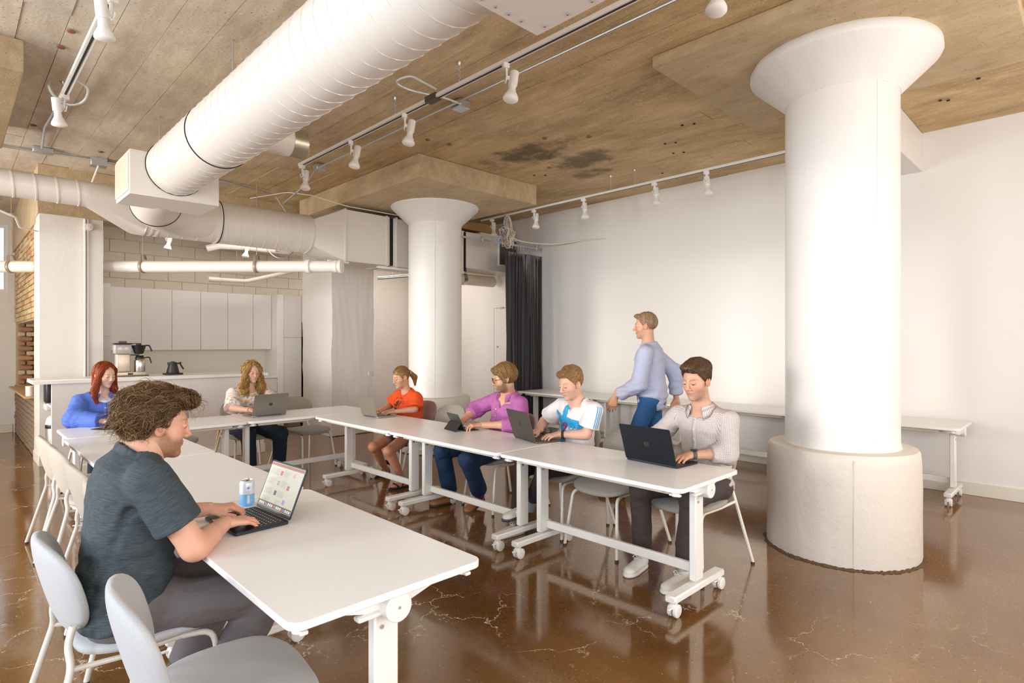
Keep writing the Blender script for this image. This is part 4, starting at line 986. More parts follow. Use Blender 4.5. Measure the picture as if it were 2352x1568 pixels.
# page content on the visible screen
w, lh = .325, .222
def scr(x0, y0, x1, y1, m, name='screen_picture', z=.0010): return MB().box((-w/2+x0*w, y0*lh, z), (-w/2+x1*w, y1*lh, z+.0002), LM).build(name, m, lid1, smooth=False)
scr(.03, .90, .97, .955, mat('browser_bar', (.32, .14, .12), .4, emit=.3), 'browser_bar'); scr(.03, .09, .97, .18, mat('dock_band', (.10, .06, .06), .4, emit=.25), 'dock_band')
r7 = random.Random(2)
for i in range(18):
    cc_ = r7.choice([(.7, .7, .65), (.1, .3, .7), (.6, .1, .1), (.15, .5, .2), (.7, .5, .1)])
    scr(.06+i*.05, .105, .06+i*.05+.035, .155, mat('dock_icon_%d' % (i % 5), cc_, .4, emit=.4), 'dock_icon', .0013)
for (x0, y0, cc_) in ((.36, .74, (.45, .13, .05)), (.72, .76, (.62, .30, .32)), (.36, .54, (.25, .33, .22)), (.66, .50, (.30, .12, .08)), (.36, .34, (.05, .03, .12)), (.66, .22, (.30, .20, .5))):
    scr(x0, y0, x0+.065, y0+.09, mat('thumb_%d' % int(x0*100+y0*10), cc_, .4, emit=.4))
tl = MB(); 
for bx, n0 in ((.08, 1), (.46, 1)):
    for by in (.84, .64, .44, .26):
        for k in range(7):
            ln = .26*r7.uniform(.6, 1) if bx < .3 else .2*r7.uniform(.5, 1)
            tl.box((-w/2+bx*w, (by-k*.018)*lh, .0010), (-w/2+(bx+ln)*w, (by-k*.018+.006)*lh, .0012), LM)
tag(tl.build('text_lines', mat('grey_text', (.35, .36, .32), .5, emit=.15), lid1, smooth=False), kind='stuff')
laptop(3.193, 2.00, R(90)+R(-4), .385, .235, .245, 108, MID, SCR, 'dark blue laptop in front of the man in checked shirt')
laptop(3.25, 3.17, R(90)+R(-16), .345, .235, .24, 108, SG, SCR, 'space grey laptop in front of the man in football shirt')
laptop(3.131, 5.29, R(90), .30, .212, .205, 106, SV, SCR, 'pale silver laptop in front of the woman in orange shirt', logo=False)
laptop(2.42, 6.10, PI+R(2), .36, .245, .235, 108, (.30, .28, .255), SCR, 'large silver laptop in front of the woman in floral blouse')
def tablet(x, y, rz, label, w=.25, hgt=.178, tilt=62):
    e = tag(empty('tablet', (x, y, TZ+.0005), rz), label, 'tablet')
    M = TRS((0, 0, .004), (R(90-(90-tilt)), 0, 0)); M = Matrix.Translation((0, 0, .004)) @ Matrix.Rotation(R(tilt+0), 4, 'X')
    FO = mat('folio_black', (.016, .016, .017), .6)
    MB().prism(rrect(-w/2, 0, w/2, hgt, .009, 4), -.006, 0, M).build('tablet_body', mat('tablet_grey', (.10, .10, .10), .35, .7), e, bevel=.001)
    MB().box((-w/2+.008, .008, 0), (w/2-.008, hgt-.008, .0006), M).build('screen', SCR, e, smooth=False)
    # folded stand behind, cover flat in front
    MB().prism(rrect(-w/2, -.0, w/2, hgt*.5, .006, 3), -.0095, -.006, M).build('folio_back', FO, e)
    a = M @ Vector((0, hgt*.5, -.009)); 
    MB().add([(-w/2, a.y, a.z), (w/2, a.y, a.z), (w/2, a.y+.060, .0015), (-w/2, a.y+.060, .0015), (-w/2, a.y-.003, a.z), (w/2, a.y-.003, a.z), (w/2, a.y+.056, .0005), (-w/2, a.y+.056, .0005)], [(0,1,2,3), (7,6,5,4), (0,4,5,1), (3,2,6,7), (0,3,7,4), (1,5,6,2)]).build('folio_prop', FO, e, smooth=False)
    MB().rbox((-w/2, -.13, .0005), (w/2, .01, .005), .002).build('folio_flap', FO, e)
    return e
tablet(3.25, 3.97, R(90)+R(-12), 'black tablet in folio stand held by the man in purple shirt', .22, .165)
tablet(1.09, 6.22, PI+R(35), 'black tablet in folio stand before the woman in blue shirt', .25, .18, 66)
e = tag(empty('drink_can', (1.02, 2.835, TZ+.0005)), 'pale blue and white drink can beside the dark blue laptop', 'can')
CANW = mat('can_white', (.74, .76, .84), .3, .3); CANB = mat('can_blue', (.20, .50, .85), .3, .3); TINM = mat('can_tin', (.75, .72, .68), .25, .9)
MB().lathe([(.0, .003), (.024, .0), (.0265, .004), (.033, .012), (.033, .058)], 40, None, True, False).build('blue_band', CANB, e)
MB().lathe([(.033, .058), (.033, .107), (.0315, .112), (.0265, .119)], 40, None, False, False).build('body', CANW, e)
MB().lathe([(.0265, .1185), (.0272, .122), (.0255, .1215), (.025, .118), (.0, .118)], 40, None, False, False).build('rim', TINM, e)
MB().prism(rrect(-.008, -.018, .008, -.004, .006, 4), .1182, .1188).build('opening', DARK, e); MB().prism(rrect(-.007, -.003, .007, .016, .006, 4), .119, .1205).build('tab', TINM, e)
def on_can(ang, z, r=.0334): return Matrix.Rotation(ang, 4, 'Z') @ Matrix.Translation((0, -r, z)) @ Matrix.Rotation(R(90), 4, 'X')
a0 = R(-10)
rg = MB()
for k in range(16):
    a = 2*PI*k/16; rg.box((-.0007, -.0012, 0), (.0007, .0012, .0004), on_can(a0+.0085*math.cos(a)/.033, .088+.0085*math.sin(a)) @ Matrix.Rotation(a+PI/2, 4, 'Z'))
rg.prism([(.0042*math.cos(2*PI*k/20)*1.2, .0042*math.sin(2*PI*k/20)) for k in range(20)], 0, .0004, on_can(a0, .088))
rg.build('round_emblem', mat('can_print', (.05, .18, .62), .4), e, smooth=False)
text_mesh('aura bora', .0055, 'print', MATS['can_print'], e, on_can(a0, .072)); text_mesh('sparkling', .004, 'print', MATS['can_print'], e, on_can(a0, .064))
MB().box((-.0055, -.02, 0), (.0055, .018, .0004), on_can(a0+.02, .036)).build('facts_panel', mat('can_panel', (.60, .72, .88), .4), e, smooth=False)
text_mesh('12', .009, 'print', CANW, e, on_can(a0+.42, .028))
# ================================================================== people: signed-distance bodies meshed with surface nets
f32 = np.float32
def V(*a): return np.array(a, dtype=f32)
def smin(a, b, k):
    h = np.clip(.5+.5*(b-a)/k, 0, 1); return b+(a-b)*h-k*h*(1-h)
def smax(a, b, k): return -smin(-a, -b, k)
def seg(P, a, b, ra, rb=None):
    rb = ra if rb is None else rb; a = np.asarray(a, f32); b = np.asarray(b, f32); ba = b-a; pa = P-a
    t = np.clip(pa@ba/max(float(ba@ba), 1e-9), 0, 1); d = pa - t[:, None]*ba
    return np.sqrt((d*d).sum(1)) - (ra+(rb-ra)*t)
def ell(P, c, r):
    q = (P-np.asarray(c, f32))/np.asarray(r, f32); k0 = np.sqrt((q*q).sum(1)); q2 = q/np.asarray(r, f32); k1 = np.sqrt((q2*q2).sum(1))+1e-9
    return k0*(k0-1)/k1
def wob(P, freq, seed, n=6, an=(1, 1, 1)):
    rs = np.random.RandomState(seed); Q = P*np.asarray(an, f32)*freq; o = np.zeros(len(P), f32)
    w = Q + .6*np.sin(Q[:, [1, 2, 0]]*.8 + rs.rand(3).astype(f32)*6)
    for i in range(n):
        k = rs.randn(3).astype(f32); k /= np.linalg.norm(k); k *= (.6+1.4*rs.rand()); o += np.sin(w@k + rs.rand()*6.28)
    return o/n
def snets(fn, lo, hi, res, B=6, lip=1.6, pad=.02):
    lo = np.asarray(lo, f32); hi = np.asarray(hi, f32)
    nb = np.maximum(1, np.ceil((hi-lo)/(res*B)).astype(int)); n = nb*B+1
    cb = [lo[i] + (np.arange(nb[i], dtype=f32)+.5)*B*res for i in range(3)]
    CX = np.stack(np.meshgrid(*cb, indexing='ij'), -1).reshape(-1, 3)
    c = fn(CX).reshape(nb); act = np.abs(c) < lip*B*res*.87+pad
    full = np.repeat(np.repeat(np.repeat(c, B, 0), B, 1), B, 2)
    f = np.empty(n, f32); f[:-1, :-1, :-1] = full; f[-1, :-1, :-1] = full[-1]; f[:, -1, :-1] = f[:, -2, :-1]; f[:, :, -1] = f[:, :, -2]
    am = np.zeros(n, bool); A = np.repeat(np.repeat(np.repeat(act, B, 0), B, 1), B, 2)
    am[:-1, :-1, :-1] |= A; am[1:, :-1, :-1] |= A; am[:-1, 1:, :-1] |= A; am[:-1, :-1, 1:] |= A; am[1:, 1:, :-1] |= A; am[1:, :-1, 1:] |= A; am[:-1, 1:, 1:] |= A; am[1:, 1:, 1:] |= A
    I = np.argwhere(am); 
    if len(I) == 0: return np.zeros((0, 3)), np.zeros((0, 4), int)
    f[am] = fn((lo + I.astype(f32)*res).astype(f32)).astype(f32)
    s = f < 0
    C8 = [s[i:n[0]-1+i, j:n[1]-1+j, k:n[2]-1+k] for i in (0, 1) for j in (0, 1) for k in (0, 1)]
    cnt = sum(x.astype(np.int8) for x in C8); mix = (cnt > 0) & (cnt < 8)
    ids = np.full(mix.shape, -1, np.int64); ci = np.argwhere(mix); ids[mix] = np.arange(len(ci))
    pos = np.zeros((len(ci), 3), f32); num = np.zeros(len(ci), f32)
    offs = [(i, j, k) for i in (0, 1) for j in (0, 1) for k in (0, 1)]
    for a in range(8):
        for b in range(a+1, 8):
            oa, ob = offs[a], offs[b]
            if sum(abs(oa[q]-ob[q]) for q in range(3)) != 1: continue
            fa = f[ci[:, 0]+oa[0], ci[:, 1]+oa[1], ci[:, 2]+oa[2]]; fb = f[ci[:, 0]+ob[0], ci[:, 1]+ob[1], ci[:, 2]+ob[2]]
            m = (fa < 0) != (fb < 0); t = np.where(m, fa/np.where(m, fa-fb, 1), 0)
            p = np.array(oa, f32) + t[:, None]*np.array([ob[q]-oa[q] for q in range(3)], f32)
            pos[m] += p[m]; num[m] += 1
    vs = lo + (ci + pos/np.maximum(num, 1)[:, None])*res
    quads = []
    for ax in range(3):
        s0 = np.take(s, range(n[ax]-1), ax); s1 = np.take(s, range(1, n[ax]), ax); e = np.argwhere(s0 != s1)
        u, w = [(1, 2), (2, 0), (0, 1)][ax]
        e = e[(e[:, u] > 0) & (e[:, w] > 0) & (e[:, u] < n[u]-1) & (e[:, w] < n[w]-1)]
        if len(e) == 0: continue
        def cell(du, dw): q = e.copy(); q[:, u] -= du; q[:, w] -= dw; return ids[q[:, 0], q[:, 1], q[:, 2]]
        Q = np.stack([cell(0, 0), cell(1, 0), cell(1, 1), cell(0, 1)], 1); flip = ~s[e[:, 0], e[:, 1], e[:, 2]]
        Q[flip] = Q[flip][:, ::-1]; quads.append(Q)
    Q = np.concatenate(quads) if quads else np.zeros((0, 4), int)
    Q = Q[(Q >= 0).all(1)]
    return vs, Q
def npmesh(name, vs, qs, m, parent, attrs=None, uv=None):
    me = bpy.data.meshes.new(name); nv, nq = len(vs), len(qs)
    me.vertices.add(nv); me.vertices.foreach_set('co', np.asarray(vs, f32).ravel())
    me.loops.add(nq*4); me.loops.foreach_set('vertex_index', np.asarray(qs, np.int32).ravel())
    me.polygons.add(nq); me.polygons.foreach_set('loop_start', np.arange(nq, dtype=np.int32)*4)
    try: me.polygons.foreach_set('loop_total', np.full(nq, 4, np.int32))
    except Exception: pass
    me.polygons.foreach_set('use_smooth', np.ones(nq, bool)); me.update(calc_edges=True); me.validate()
    me.materials.append(m)
    if attrs is not None:
        a = me.color_attributes.new('tint', 'FLOAT_COLOR', 'POINT'); c = np.ones((nv, 4), f32); c[:, :3] = attrs; a.data.foreach_set('color', c.ravel())
    if uv is not None:
        a = me.attributes.new('guv', 'FLOAT_VECTOR', 'POINT'); c = np.zeros((nv, 3), f32); c[:, :uv.shape[1]] = uv; a.data.foreach_set('vector', c.ravel())
    o = bpy.data.objects.new(name, me); return link(o, parent)
def joinm(L_):
    vs = []; qs = []; o = 0
    for v_, q_ in L_: vs.append(v_); qs.append(q_+o); o += len(v_)
    return np.concatenate(vs), np.concatenate(qs)
def unit(v_): v_ = np.asarray(v_, float); return v_/max(np.linalg.norm(v_), 1e-9)
def rotm(yaw, pitch, roll):  # head frame -> person frame. yaw + = turn to own left, pitch + = look down
    from mathutils import Euler
    return np.array((Matrix.Rotation(R(yaw), 3, 'Z') @ Matrix.Rotation(R(-pitch), 3, 'X') @ Matrix.Rotation(R(roll), 3, 'Y')), dtype=f32)
def attr_mat(name, rough=.5, **k):
    m = mat(name, (1, 1, 1), rough, **k)
    a = N(m, 'ShaderNodeAttribute', attribute_name='tint'); L(m, a.outputs['Color'], bsdf(m).inputs['Base Color']); return m
SKIN = attr_mat('skin', .48, sss=.12)
HAIRM = attr_mat('hair', .42, spec=.35)
vsk = coord(SKIN); bump(SKIN, nz(SKIN, vsk, 260, 2, .6), .12, .002)

# ---- head -------------------------------------------------------------------------------------
def head_sdf(P, p):
    s = p.get('s', 1.0); jw = p.get('jaw', 1.0); ns = p.get('nose', 1.0); Q = P/s
    X = Q.copy(); X[:, 0] = np.abs(X[:, 0])
    d = ell(Q, (0, -.018, .036), (.0745, .094, .086))
    d = smin(d, ell(Q, (0, .026, -.012), (.062*jw**.5, .062, .092)), .03)
    d = smin(d, ell(Q, (0, .030, -.066), (.050*jw, .052, .046)), .025)
    d = smin(d, ell(Q, (0, .069, -.097), (.024*jw, .021, .018)), .020)
    d = smin(d, ell(X, (.040, .046, -.024), (.026, .030, .026)), .02)      # cheeks
    d = smin(d, seg(X, (0, .084, .030), (.034, .074, .031), .0085, .007), .012)  # brow
    d = smax(d, -ell(X, (.031, .099, .009), (.019, .017, .0125)), .010)     # sockets
    d = smin(d, ell(X, (.031, .0765, .008), (.0165, .0135, .0115)), .003)   # closed / lowered lids
    d = smax(d, -(seg(X, (.020, .0925, .0035), (.042, .0865, .0045), .0014)), .0015)  # lash slit
    d = smin(d, seg(Q, (0, .088, .020), (0, .103*ns**.2, -.020), .0075, .0105*ns), .010)
    d = smin(d, ell(Q, (0, .107*ns**.25, -.026), (.0115*ns, .0125*ns, .0105*ns)), .008)
    d = smin(d, ell(X, (.0125*ns, .096, -.031), (.0075, .0095, .0075)), .005)
    d = smax(d, -ell(X, (.006, .103, -.0375), (.0035, .005, .003)), .002)
    d = smin(d, seg(X, (0, .0885, -.0545), (.021, .0780, -.0585), .0055, .0030), .007)   # lips
    d = smin(d, seg(X, (0, .0870, -.0650), (.018, .0780, -.0615), .0062, .0032), .007)
    d = smax(d, -seg(X, (0, .0955, -.0597), (.023, .0830, -.0600), .0012), .0016)
    E = X.copy(); E -= V(.0735, -.010, -.004); a = R(-12); y = E[:, 1]*math.cos(a)-E[:, 2]*math.sin(a); z = E[:, 1]*math.sin(a)+E[:, 2]*math.cos(a)
    E = np.stack([E[:, 0]-.35*np.maximum(-y, 0), y, z], 1)
    ear = ell(E, (.006, 0, 0), (.010, .019, .031)); ear = smax(ear, -ell(E, (.015, .003, .003), (.008, .0105, .018)), .004)
    d = smin(d, ear, .004)
    return d*s
def skin_tint(Q, p, skin):
    s = p.get('s', 1.0); Q = Q/s; X = Q.copy(); X[:, 0] = np.abs(X[:, 0]); n = len(Q)
    c = np.tile(np.asarray(skin, f32), (n, 1)); 
    def blend(mask, col): 
        nonlocal c
        mask = np.clip(mask, 0, 1)[:, None]; c = c*(1-mask)+np.asarray(col, f32)*mask
    red = np.asarray(skin)*np.array((1.03, .72, .66))
    def blob(cx, cy, cz, rx, ry, rz_): 
        q = (X-V(cx, cy, cz))/V(rx, ry, rz_); return np.exp(-(q*q).sum(1))
    blend(.55*blob(.045, .07, -.022, .026, .03, .022)*p.get('blush', 1), red); blend(.6*blob(0, .11, -.026, .017, .02, .016), red); blend(.55*blob(.085, -.01, -.004, .02, .03, .04), red)
    blend(.25*blob(.031, .09, .002, .02, .02, .009), np.asarray(skin)*.72)
    front = 1/(1+np.exp(-(Q[:, 1]-.035)/.006))
    b = p.get('beard', 0)
    if b:
        hi_ = np.where(X[:, 0] > .045, -.018 - (X[:, 1] > .03)*(.02), -.043); hi_ = np.interp(X[:, 1], [-.01, .02, .045, .07, .1], [.0, -.022, -.046, -.045, -.044])
        mk = 1/(1+np.exp((Q[:, 2]-hi_)/.004))*(1/(1+np.exp(-(Q[:, 1]+.004)/.006)))*(1/(1+np.exp(-(Q[:, 2]+.128)/.005)))
        mo = (np.abs(X[:, 0]) < .024)*(Q[:, 2] > -.0525)*(Q[:, 2] < -.040)*(Q[:, 1] > .07)
        mk = np.maximum(mk, mo*.9); lips = (np.exp(-((X[:, 0]/.019)**4+((Q[:, 2]+.0605)/.0085)**4)))*(Q[:, 1] > .075)
        mk = mk*(1-lips); nzz = .85+.22*wob(Q, 900, 3, 5)+.22*wob(Q, 1700, 4, 4); blend(mk*b*nzz, p.get('beardcol', (.2, .1, .04)))
    lip = (np.exp(-((X[:, 0]/.020)**4+((Q[:, 2]+.0600)/.0088)**4)))*(Q[:, 1] > .075); blend(lip*.8, p.get('lip', np.asarray(skin)*np.array((.92, .55, .50))))
    blend(((np.abs(Q[:, 2]+.0598) < .0013) & (X[:, 0] < .021) & (Q[:, 1] > .078))*.7, np.asarray(skin)*.35)
    # brows, lashes
    bz = .0285+.004*np.clip(1-((X[:, 0]-.034)/.018)**2, -1, 1); bm_ = np.exp(-((Q[:, 2]-bz)/.0036)**2)*(1/(1+np.exp(-(X[:, 0]-.013)/.0015)))*(1/(1+np.exp((X[:, 0]-.050)/.003)))*(Q[:, 1] > .05)
    blend(bm_*p.get('brow', .8), p.get('browcol', (.12, .06, .03)))
    ez = .0042-.010*np.clip((np.abs(X[:, 0]-.031)/.018)-.6, 0, 1); em = np.exp(-((Q[:, 2]-.0040)/.0019)**2)*np.exp(-((X[:, 0]-.031)/.0135)**6)*(Q[:, 1] > .07); blend(em*.85, (.05, .025, .015))
    return c
# ---- hand -------------------------------------------------------------------------------------
def hand_sdf(P, side, curl=(20, 32, 18), sp=0.0, thumb=0.0, s=1.0):
    Q = P/s; Q = Q*V(side, 1, 1)
    W = Q*V(1, 1, 1.28)
    d = seg(W, (0, -.05, 0), (0, .015, 0), .027, .027)
    kx = (.031, .0105, -.0105, -.0295); ky = (.086, .090, .085, .076); kz = (0, .004, .002, -.004); bx = (.017, .006, -.006, -.016)
    for i in range(4): d = smin(d, seg(Q, (bx[i], .012, 0), (kx[i], ky[i], kz[i]), .0135, .0118), .014)
    d = smin(d, seg(Q, (.016, .02, -.008), (.034, .055, -.012), .016, .012), .012)
    Ls = ((.040, .024, .020), (.045, .028, .021), (.041, .026, .021), (.032, .019, .018)); rs_ = (.0093, .0095, .0090, .0080)
    fd = None
    for i in range(4):
        p = np.array((kx[i], ky[i], kz[i])); a = R(curl[0] + (i-1)*2.0); az = R((1.5-i)*(3.5+sp)*-1)
        dd = None
        for j in range(3):
            dirv = np.array((-math.sin(az)*math.cos(a), math.cos(az)*math.cos(a), -math.sin(a))); q = p+dirv*Ls[i][j]
            e = seg(Q, p, q, rs_[i]*(1-.07*j), rs_[i]*(1-.07*(j+1))); dd = e if dd is None else smin(dd, e, .003)
            p = q; a += R(curl[1] if j == 0 else curl[2])
        fd = dd if fd is None else np.minimum(fd, dd)
    d = smin(d, fd, .007)
    t0 = (.024, .020, -.008); t1 = (.044, .048, -.016-.01*thumb); t2 = (.053-.012*thumb, .074, -.022-.014*thumb); t3 = (.052-.022*thumb, .096, -.026-.02*thumb)
    th = smin(smin(seg(Q, t0, t1, .0145, .0125), seg(Q, t1, t2, .0118, .0102), .004), seg(Q, t2, t3, .0102, .0084), .003)
    return smin(d, th, .009)*s
def frame(o, fwd, up):
    y = unit(fwd); x = unit(np.cross(y, up)); z = np.cross(x, y); return np.asarray(o, f32), np.stack([x, y, z], 1).astype(f32)  # columns
def ik(a, b, l1, l2, hint):
    a = np.asarray(a, float); b = np.asarray(b, float); d = np.linalg.norm(b-a); s_ = 1.0
    if d > (l1+l2)*.995: s_ = d/((l1+l2)*.995)
    l1 *= s_; l2 *= s_; x = (l1*l1-l2*l2+d*d)/(2*d); h = math.sqrt(max(l1*l1-x*x, 0)); u = (b-a)/d
    hv = np.asarray(hint, float); hv = hv-u*(hv@u); return a+u*x+unit(hv)*h

# ---- torso ------------------------------------------------------------------------------------
def bez(a, b, c, t): return (1-t)**2*a+2*t*(1-t)*b+t*t*c
class Torso:
    def __init__(s, S0, S1, S2, tw0, tw1, prof):
        s.P = [bez(np.asarray(S0, float), np.asarray(S1, float), np.asarray(S2, float), t) for t in np.linspace(0, 1, 9)]
        s.tw0, s.tw1 = tw0, tw1; s.prof = np.array(prof, float)  # rows t, halfwidth, halfdepth, forward offset
    def coords(s, P):
        best = np.full(len(P), 1e9, f32); T = np.zeros(len(P), f32); A = np.zeros(len(P), f32); B = np.zeros(len(P), f32); C = np.zeros(len(P), f32)
        n = len(s.P)-1
        for i in range(n):
            a, b = s.P[i].astype(f32), s.P[i+1].astype(f32); ba = b-a; L2 = float(ba@ba); u = ba/math.sqrt(L2)
            pa = P-a; tr = pa@ba/L2; t = np.clip(tr, 0, 1); q = pa-t[:, None]*ba; dd = (q*q).sum(1)
            tw = R(s.tw0+(s.tw1-s.tw0)*(i+.5)/n); lx = V(math.cos(tw), math.sin(tw), 0); lx = lx-u*(lx@u); lx /= np.linalg.norm(lx); dp = np.cross(u, lx)
            m = dd < best; best[m] = dd[m]; T[m] = ((i+t[m])/n); A[m] = (q@lx)[m]; B[m] = (q@dp)[m]; C[m] = (q@u)[m]
        return T, A, B, C
    def sdf(s, P, infl=0.0, co=None, p=2.4):
        T, A, B, C = co if co is not None else s.coords(P)
        w = np.interp(T, s.prof[:, 0], s.prof[:, 1])+infl; d = np.interp(T, s.prof[:, 0], s.prof[:, 2])+infl; o = np.interp(T, s.prof[:, 0], s.prof[:, 3])
        r = (np.abs(A/w)**p+np.abs((B-o)/d)**p)**(1/p); rr = np.sqrt(r*r+(C/np.minimum(w, d))**2)
        return (rr-1)*np.minimum(w, d)*.95
PROF_M = [(0, .165, .115, -.01), (.18, .158, .118, 0), (.38, .138, .108, .01), (.6, .144, .113, .01), (.78, .155, .116, .006), (.9, .140, .098, -.004), (1, .078, .068, -.002)]
PROF_F = [(0, .170, .115, -.01), (.18, .160, .108, 0), (.38, .125, .092, .006), (.6, .138, .105, .018), (.75, .150, .115, .026), (.9, .128, .084, 0), (1, .058, .052, 0)]
def scale_prof(p, w=1, d=1, belly=0): return [(t, a*w, b*d+belly*math.exp(-((t-.32)/.22)**2)*.6, o+belly*math.exp(-((t-.30)/.22)**2)*.5) for t, a, b, o in p]

# ---- hair -------------------------------------------------------------------------------------
def hair_cap(Q, th, front=.0, back=-.085, side=-.02, fl=(.075, -.028, .066, .068, .098), top=0.0):
    """Q in head frame; fl = face cut-out ellipsoid (y, z, rx, ry, rz)"""
    d = ell(Q, (0, -.020, .040+top*.5), (.0765+th, .0965+th, .088+th+top*.5))
    lim = np.interp(Q[:, 1], [-.10, -.05, -.012, .02, .05], [back, back, side, side, front]); d = smax(d, lim-Q[:, 2], .012)
    return smax(d, -ell(Q, (0, fl[0], fl[1]), (fl[2], fl[3], fl[4])), .010)
def strands(bv, starts, comb, nstep, step, r, cols, curl=0.0, lift=.003, rnd=.25, free=0.0, seed=1, sides=3, grav=0.0, curl_n=1.2):
    rs = np.random.RandomState(seed); vs = []; qs = []; tc = []; o = 0
    for (p0, n0) in starts:
        p = Vector(p0); nn = Vector(n0); c = np.asarray(cols[rs.randint(len(cols))], f32)*(.75+.5*rs.rand()); pts = []; ph = rs.rand()*6.28; lf = lift*(.3+rs.rand()); rv = Vector(rs.randn(3))*rnd
        k = int(nstep*(.6+.6*rs.rand())); cr = curl*(.5+rs.rand()); v_prev = None
        for j in range(k+1):
            base = p+nn*lf
            if cr > 0:
                t_ = v_prev if v_prev is not None else Vector((1, 0, 0)); bx = nn; by = t_.cross(nn)
                base = base + (bx*math.cos(ph+j*curl_n)+by*math.sin(ph+j*curl_n))*cr*min(1, j/2)
            pts.append(base)
            v_ = Vector(comb(p)) + rv; v_ = v_ - nn*v_.dot(nn)*(1-free); v_.normalize(); v_prev = v_
            p = p+v_*step + Vector((0, 0, -grav*j*step)); h = bv.find_nearest(p)
            if h[0] is not None:
                if free < .5: p = h[0]; nn = h[1]
                else: nn = h[1]
        if len(pts) < 3: continue
        m = len(pts)
        for i in range(m):
            t_ = (pts[min(i+1, m-1)]-pts[max(i-1, 0)]); t_ = t_.normalized() if t_.length > 1e-8 else Vector((0, 0, 1)); u = t_.orthogonal().normalized(); w = t_.cross(u); rr = r*(1-.75*(i/(m-1))**2)*(.6 if i == 0 else 1)
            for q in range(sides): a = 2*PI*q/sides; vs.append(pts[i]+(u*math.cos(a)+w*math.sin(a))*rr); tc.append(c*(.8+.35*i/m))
        for i in range(m-1):
            for q in range(sides): qs.append((o+i*sides+q, o+i*sides+(q+1) % sides, o+(i+1)*sides+(q+1) % sides, o+(i+1)*sides+q))
        o += m*sides
    return np.array([tuple(x) for x in vs], f32).reshape(-1, 3), np.array(qs, int).reshape(-1, 4), np.array(tc, f32).reshape(-1, 3)
def bvh_of(vs, qs): return BVHTree.FromPolygons([tuple(map(float, v_)) for v_ in vs], [tuple(map(int, q)) for q in qs])

# ---- shoes ------------------------------------------------------------------------------------
def shoe(root, o, fwd, col, sole, lace, label, style='sneaker', pitch=0):
    """o = heel-centre on the ground in person frame"""
    z = unit(np.cross(np.cross(fwd, (0, 0, 1)), fwd)); org, Mf = frame(o, unit(fwd), z)
    e = bpy.data.objects.new('shoe', None); link(e, root)
    def up(P):
        d = ell(P, (0, .035, .045), (.036, .05, .05)); d = smin(d, ell(P, (0, .115, .036), (.041, .07, .040)), .04); d = smin(d, ell(P, (0.002, .195, .030), (.043, .055, .031)), .03)
        d = smin(d, seg(P, (0, .03, .05), (0, .02, .088), .034, .036), .02); d = smax(d, P[:, 2]-.093, .003); d = smax(d, -ell(P, (0, .022, .11), (.028, .034, .045)), .004); return smax(d, .012-P[:, 2], .004)
    def so(P):
        d = smin(ell(P, (0, .035, .012), (.039, .052, .03)), ell(P, (0.002, .18, .012), (.047, .08, .03)), .06); d = smin(d, ell(P, (0, .11, .012), (.038, .07, .03)), .03); return smax(smax(d, P[:, 2]-.022, .002), -P[:, 2], .002)
    for nm, fn, c in (('upper', up, col), ('sole', so, sole)):
        v_, q = snets(fn, (-.06, -.04, -.012), (.06, .27, .11), .0055); v_ = v_@Mf.T+org; npmesh(nm, v_, q, mat('shoe_'+nm+'_'+'_'.join('%d' % int(x*100) for x in c), c, .5), e)
    if lace:
        lm = MB()
        for k in range(5):
            y = .10+k*.018; zt = .082-k*.0085; lm.tube([(-.022+k*.001, y, zt-.006), (0, y+.004, zt+.001), (.022-k*.001, y+.008, zt-.006)], .003, 5)
        for sx in (-1, 1): lm.tube(catmull([(0, .10, .084), (sx*.02, .09, .096), (sx*.034, .10, .086), (sx*.014, .10, .083)], 4), .0022, 5)
        b = MB(); M4 = Matrix.Identity(4)
        for i in range(3):
            for j in range(3): M4[i][j] = float(Mf[i, j])
            M4[i][3] = float(org[i])
        b.add(lm.v, lm.f, M4).build('laces', mat('lace_'+'%d' % int(lace[0]*100), lace, .7), e)
    return e

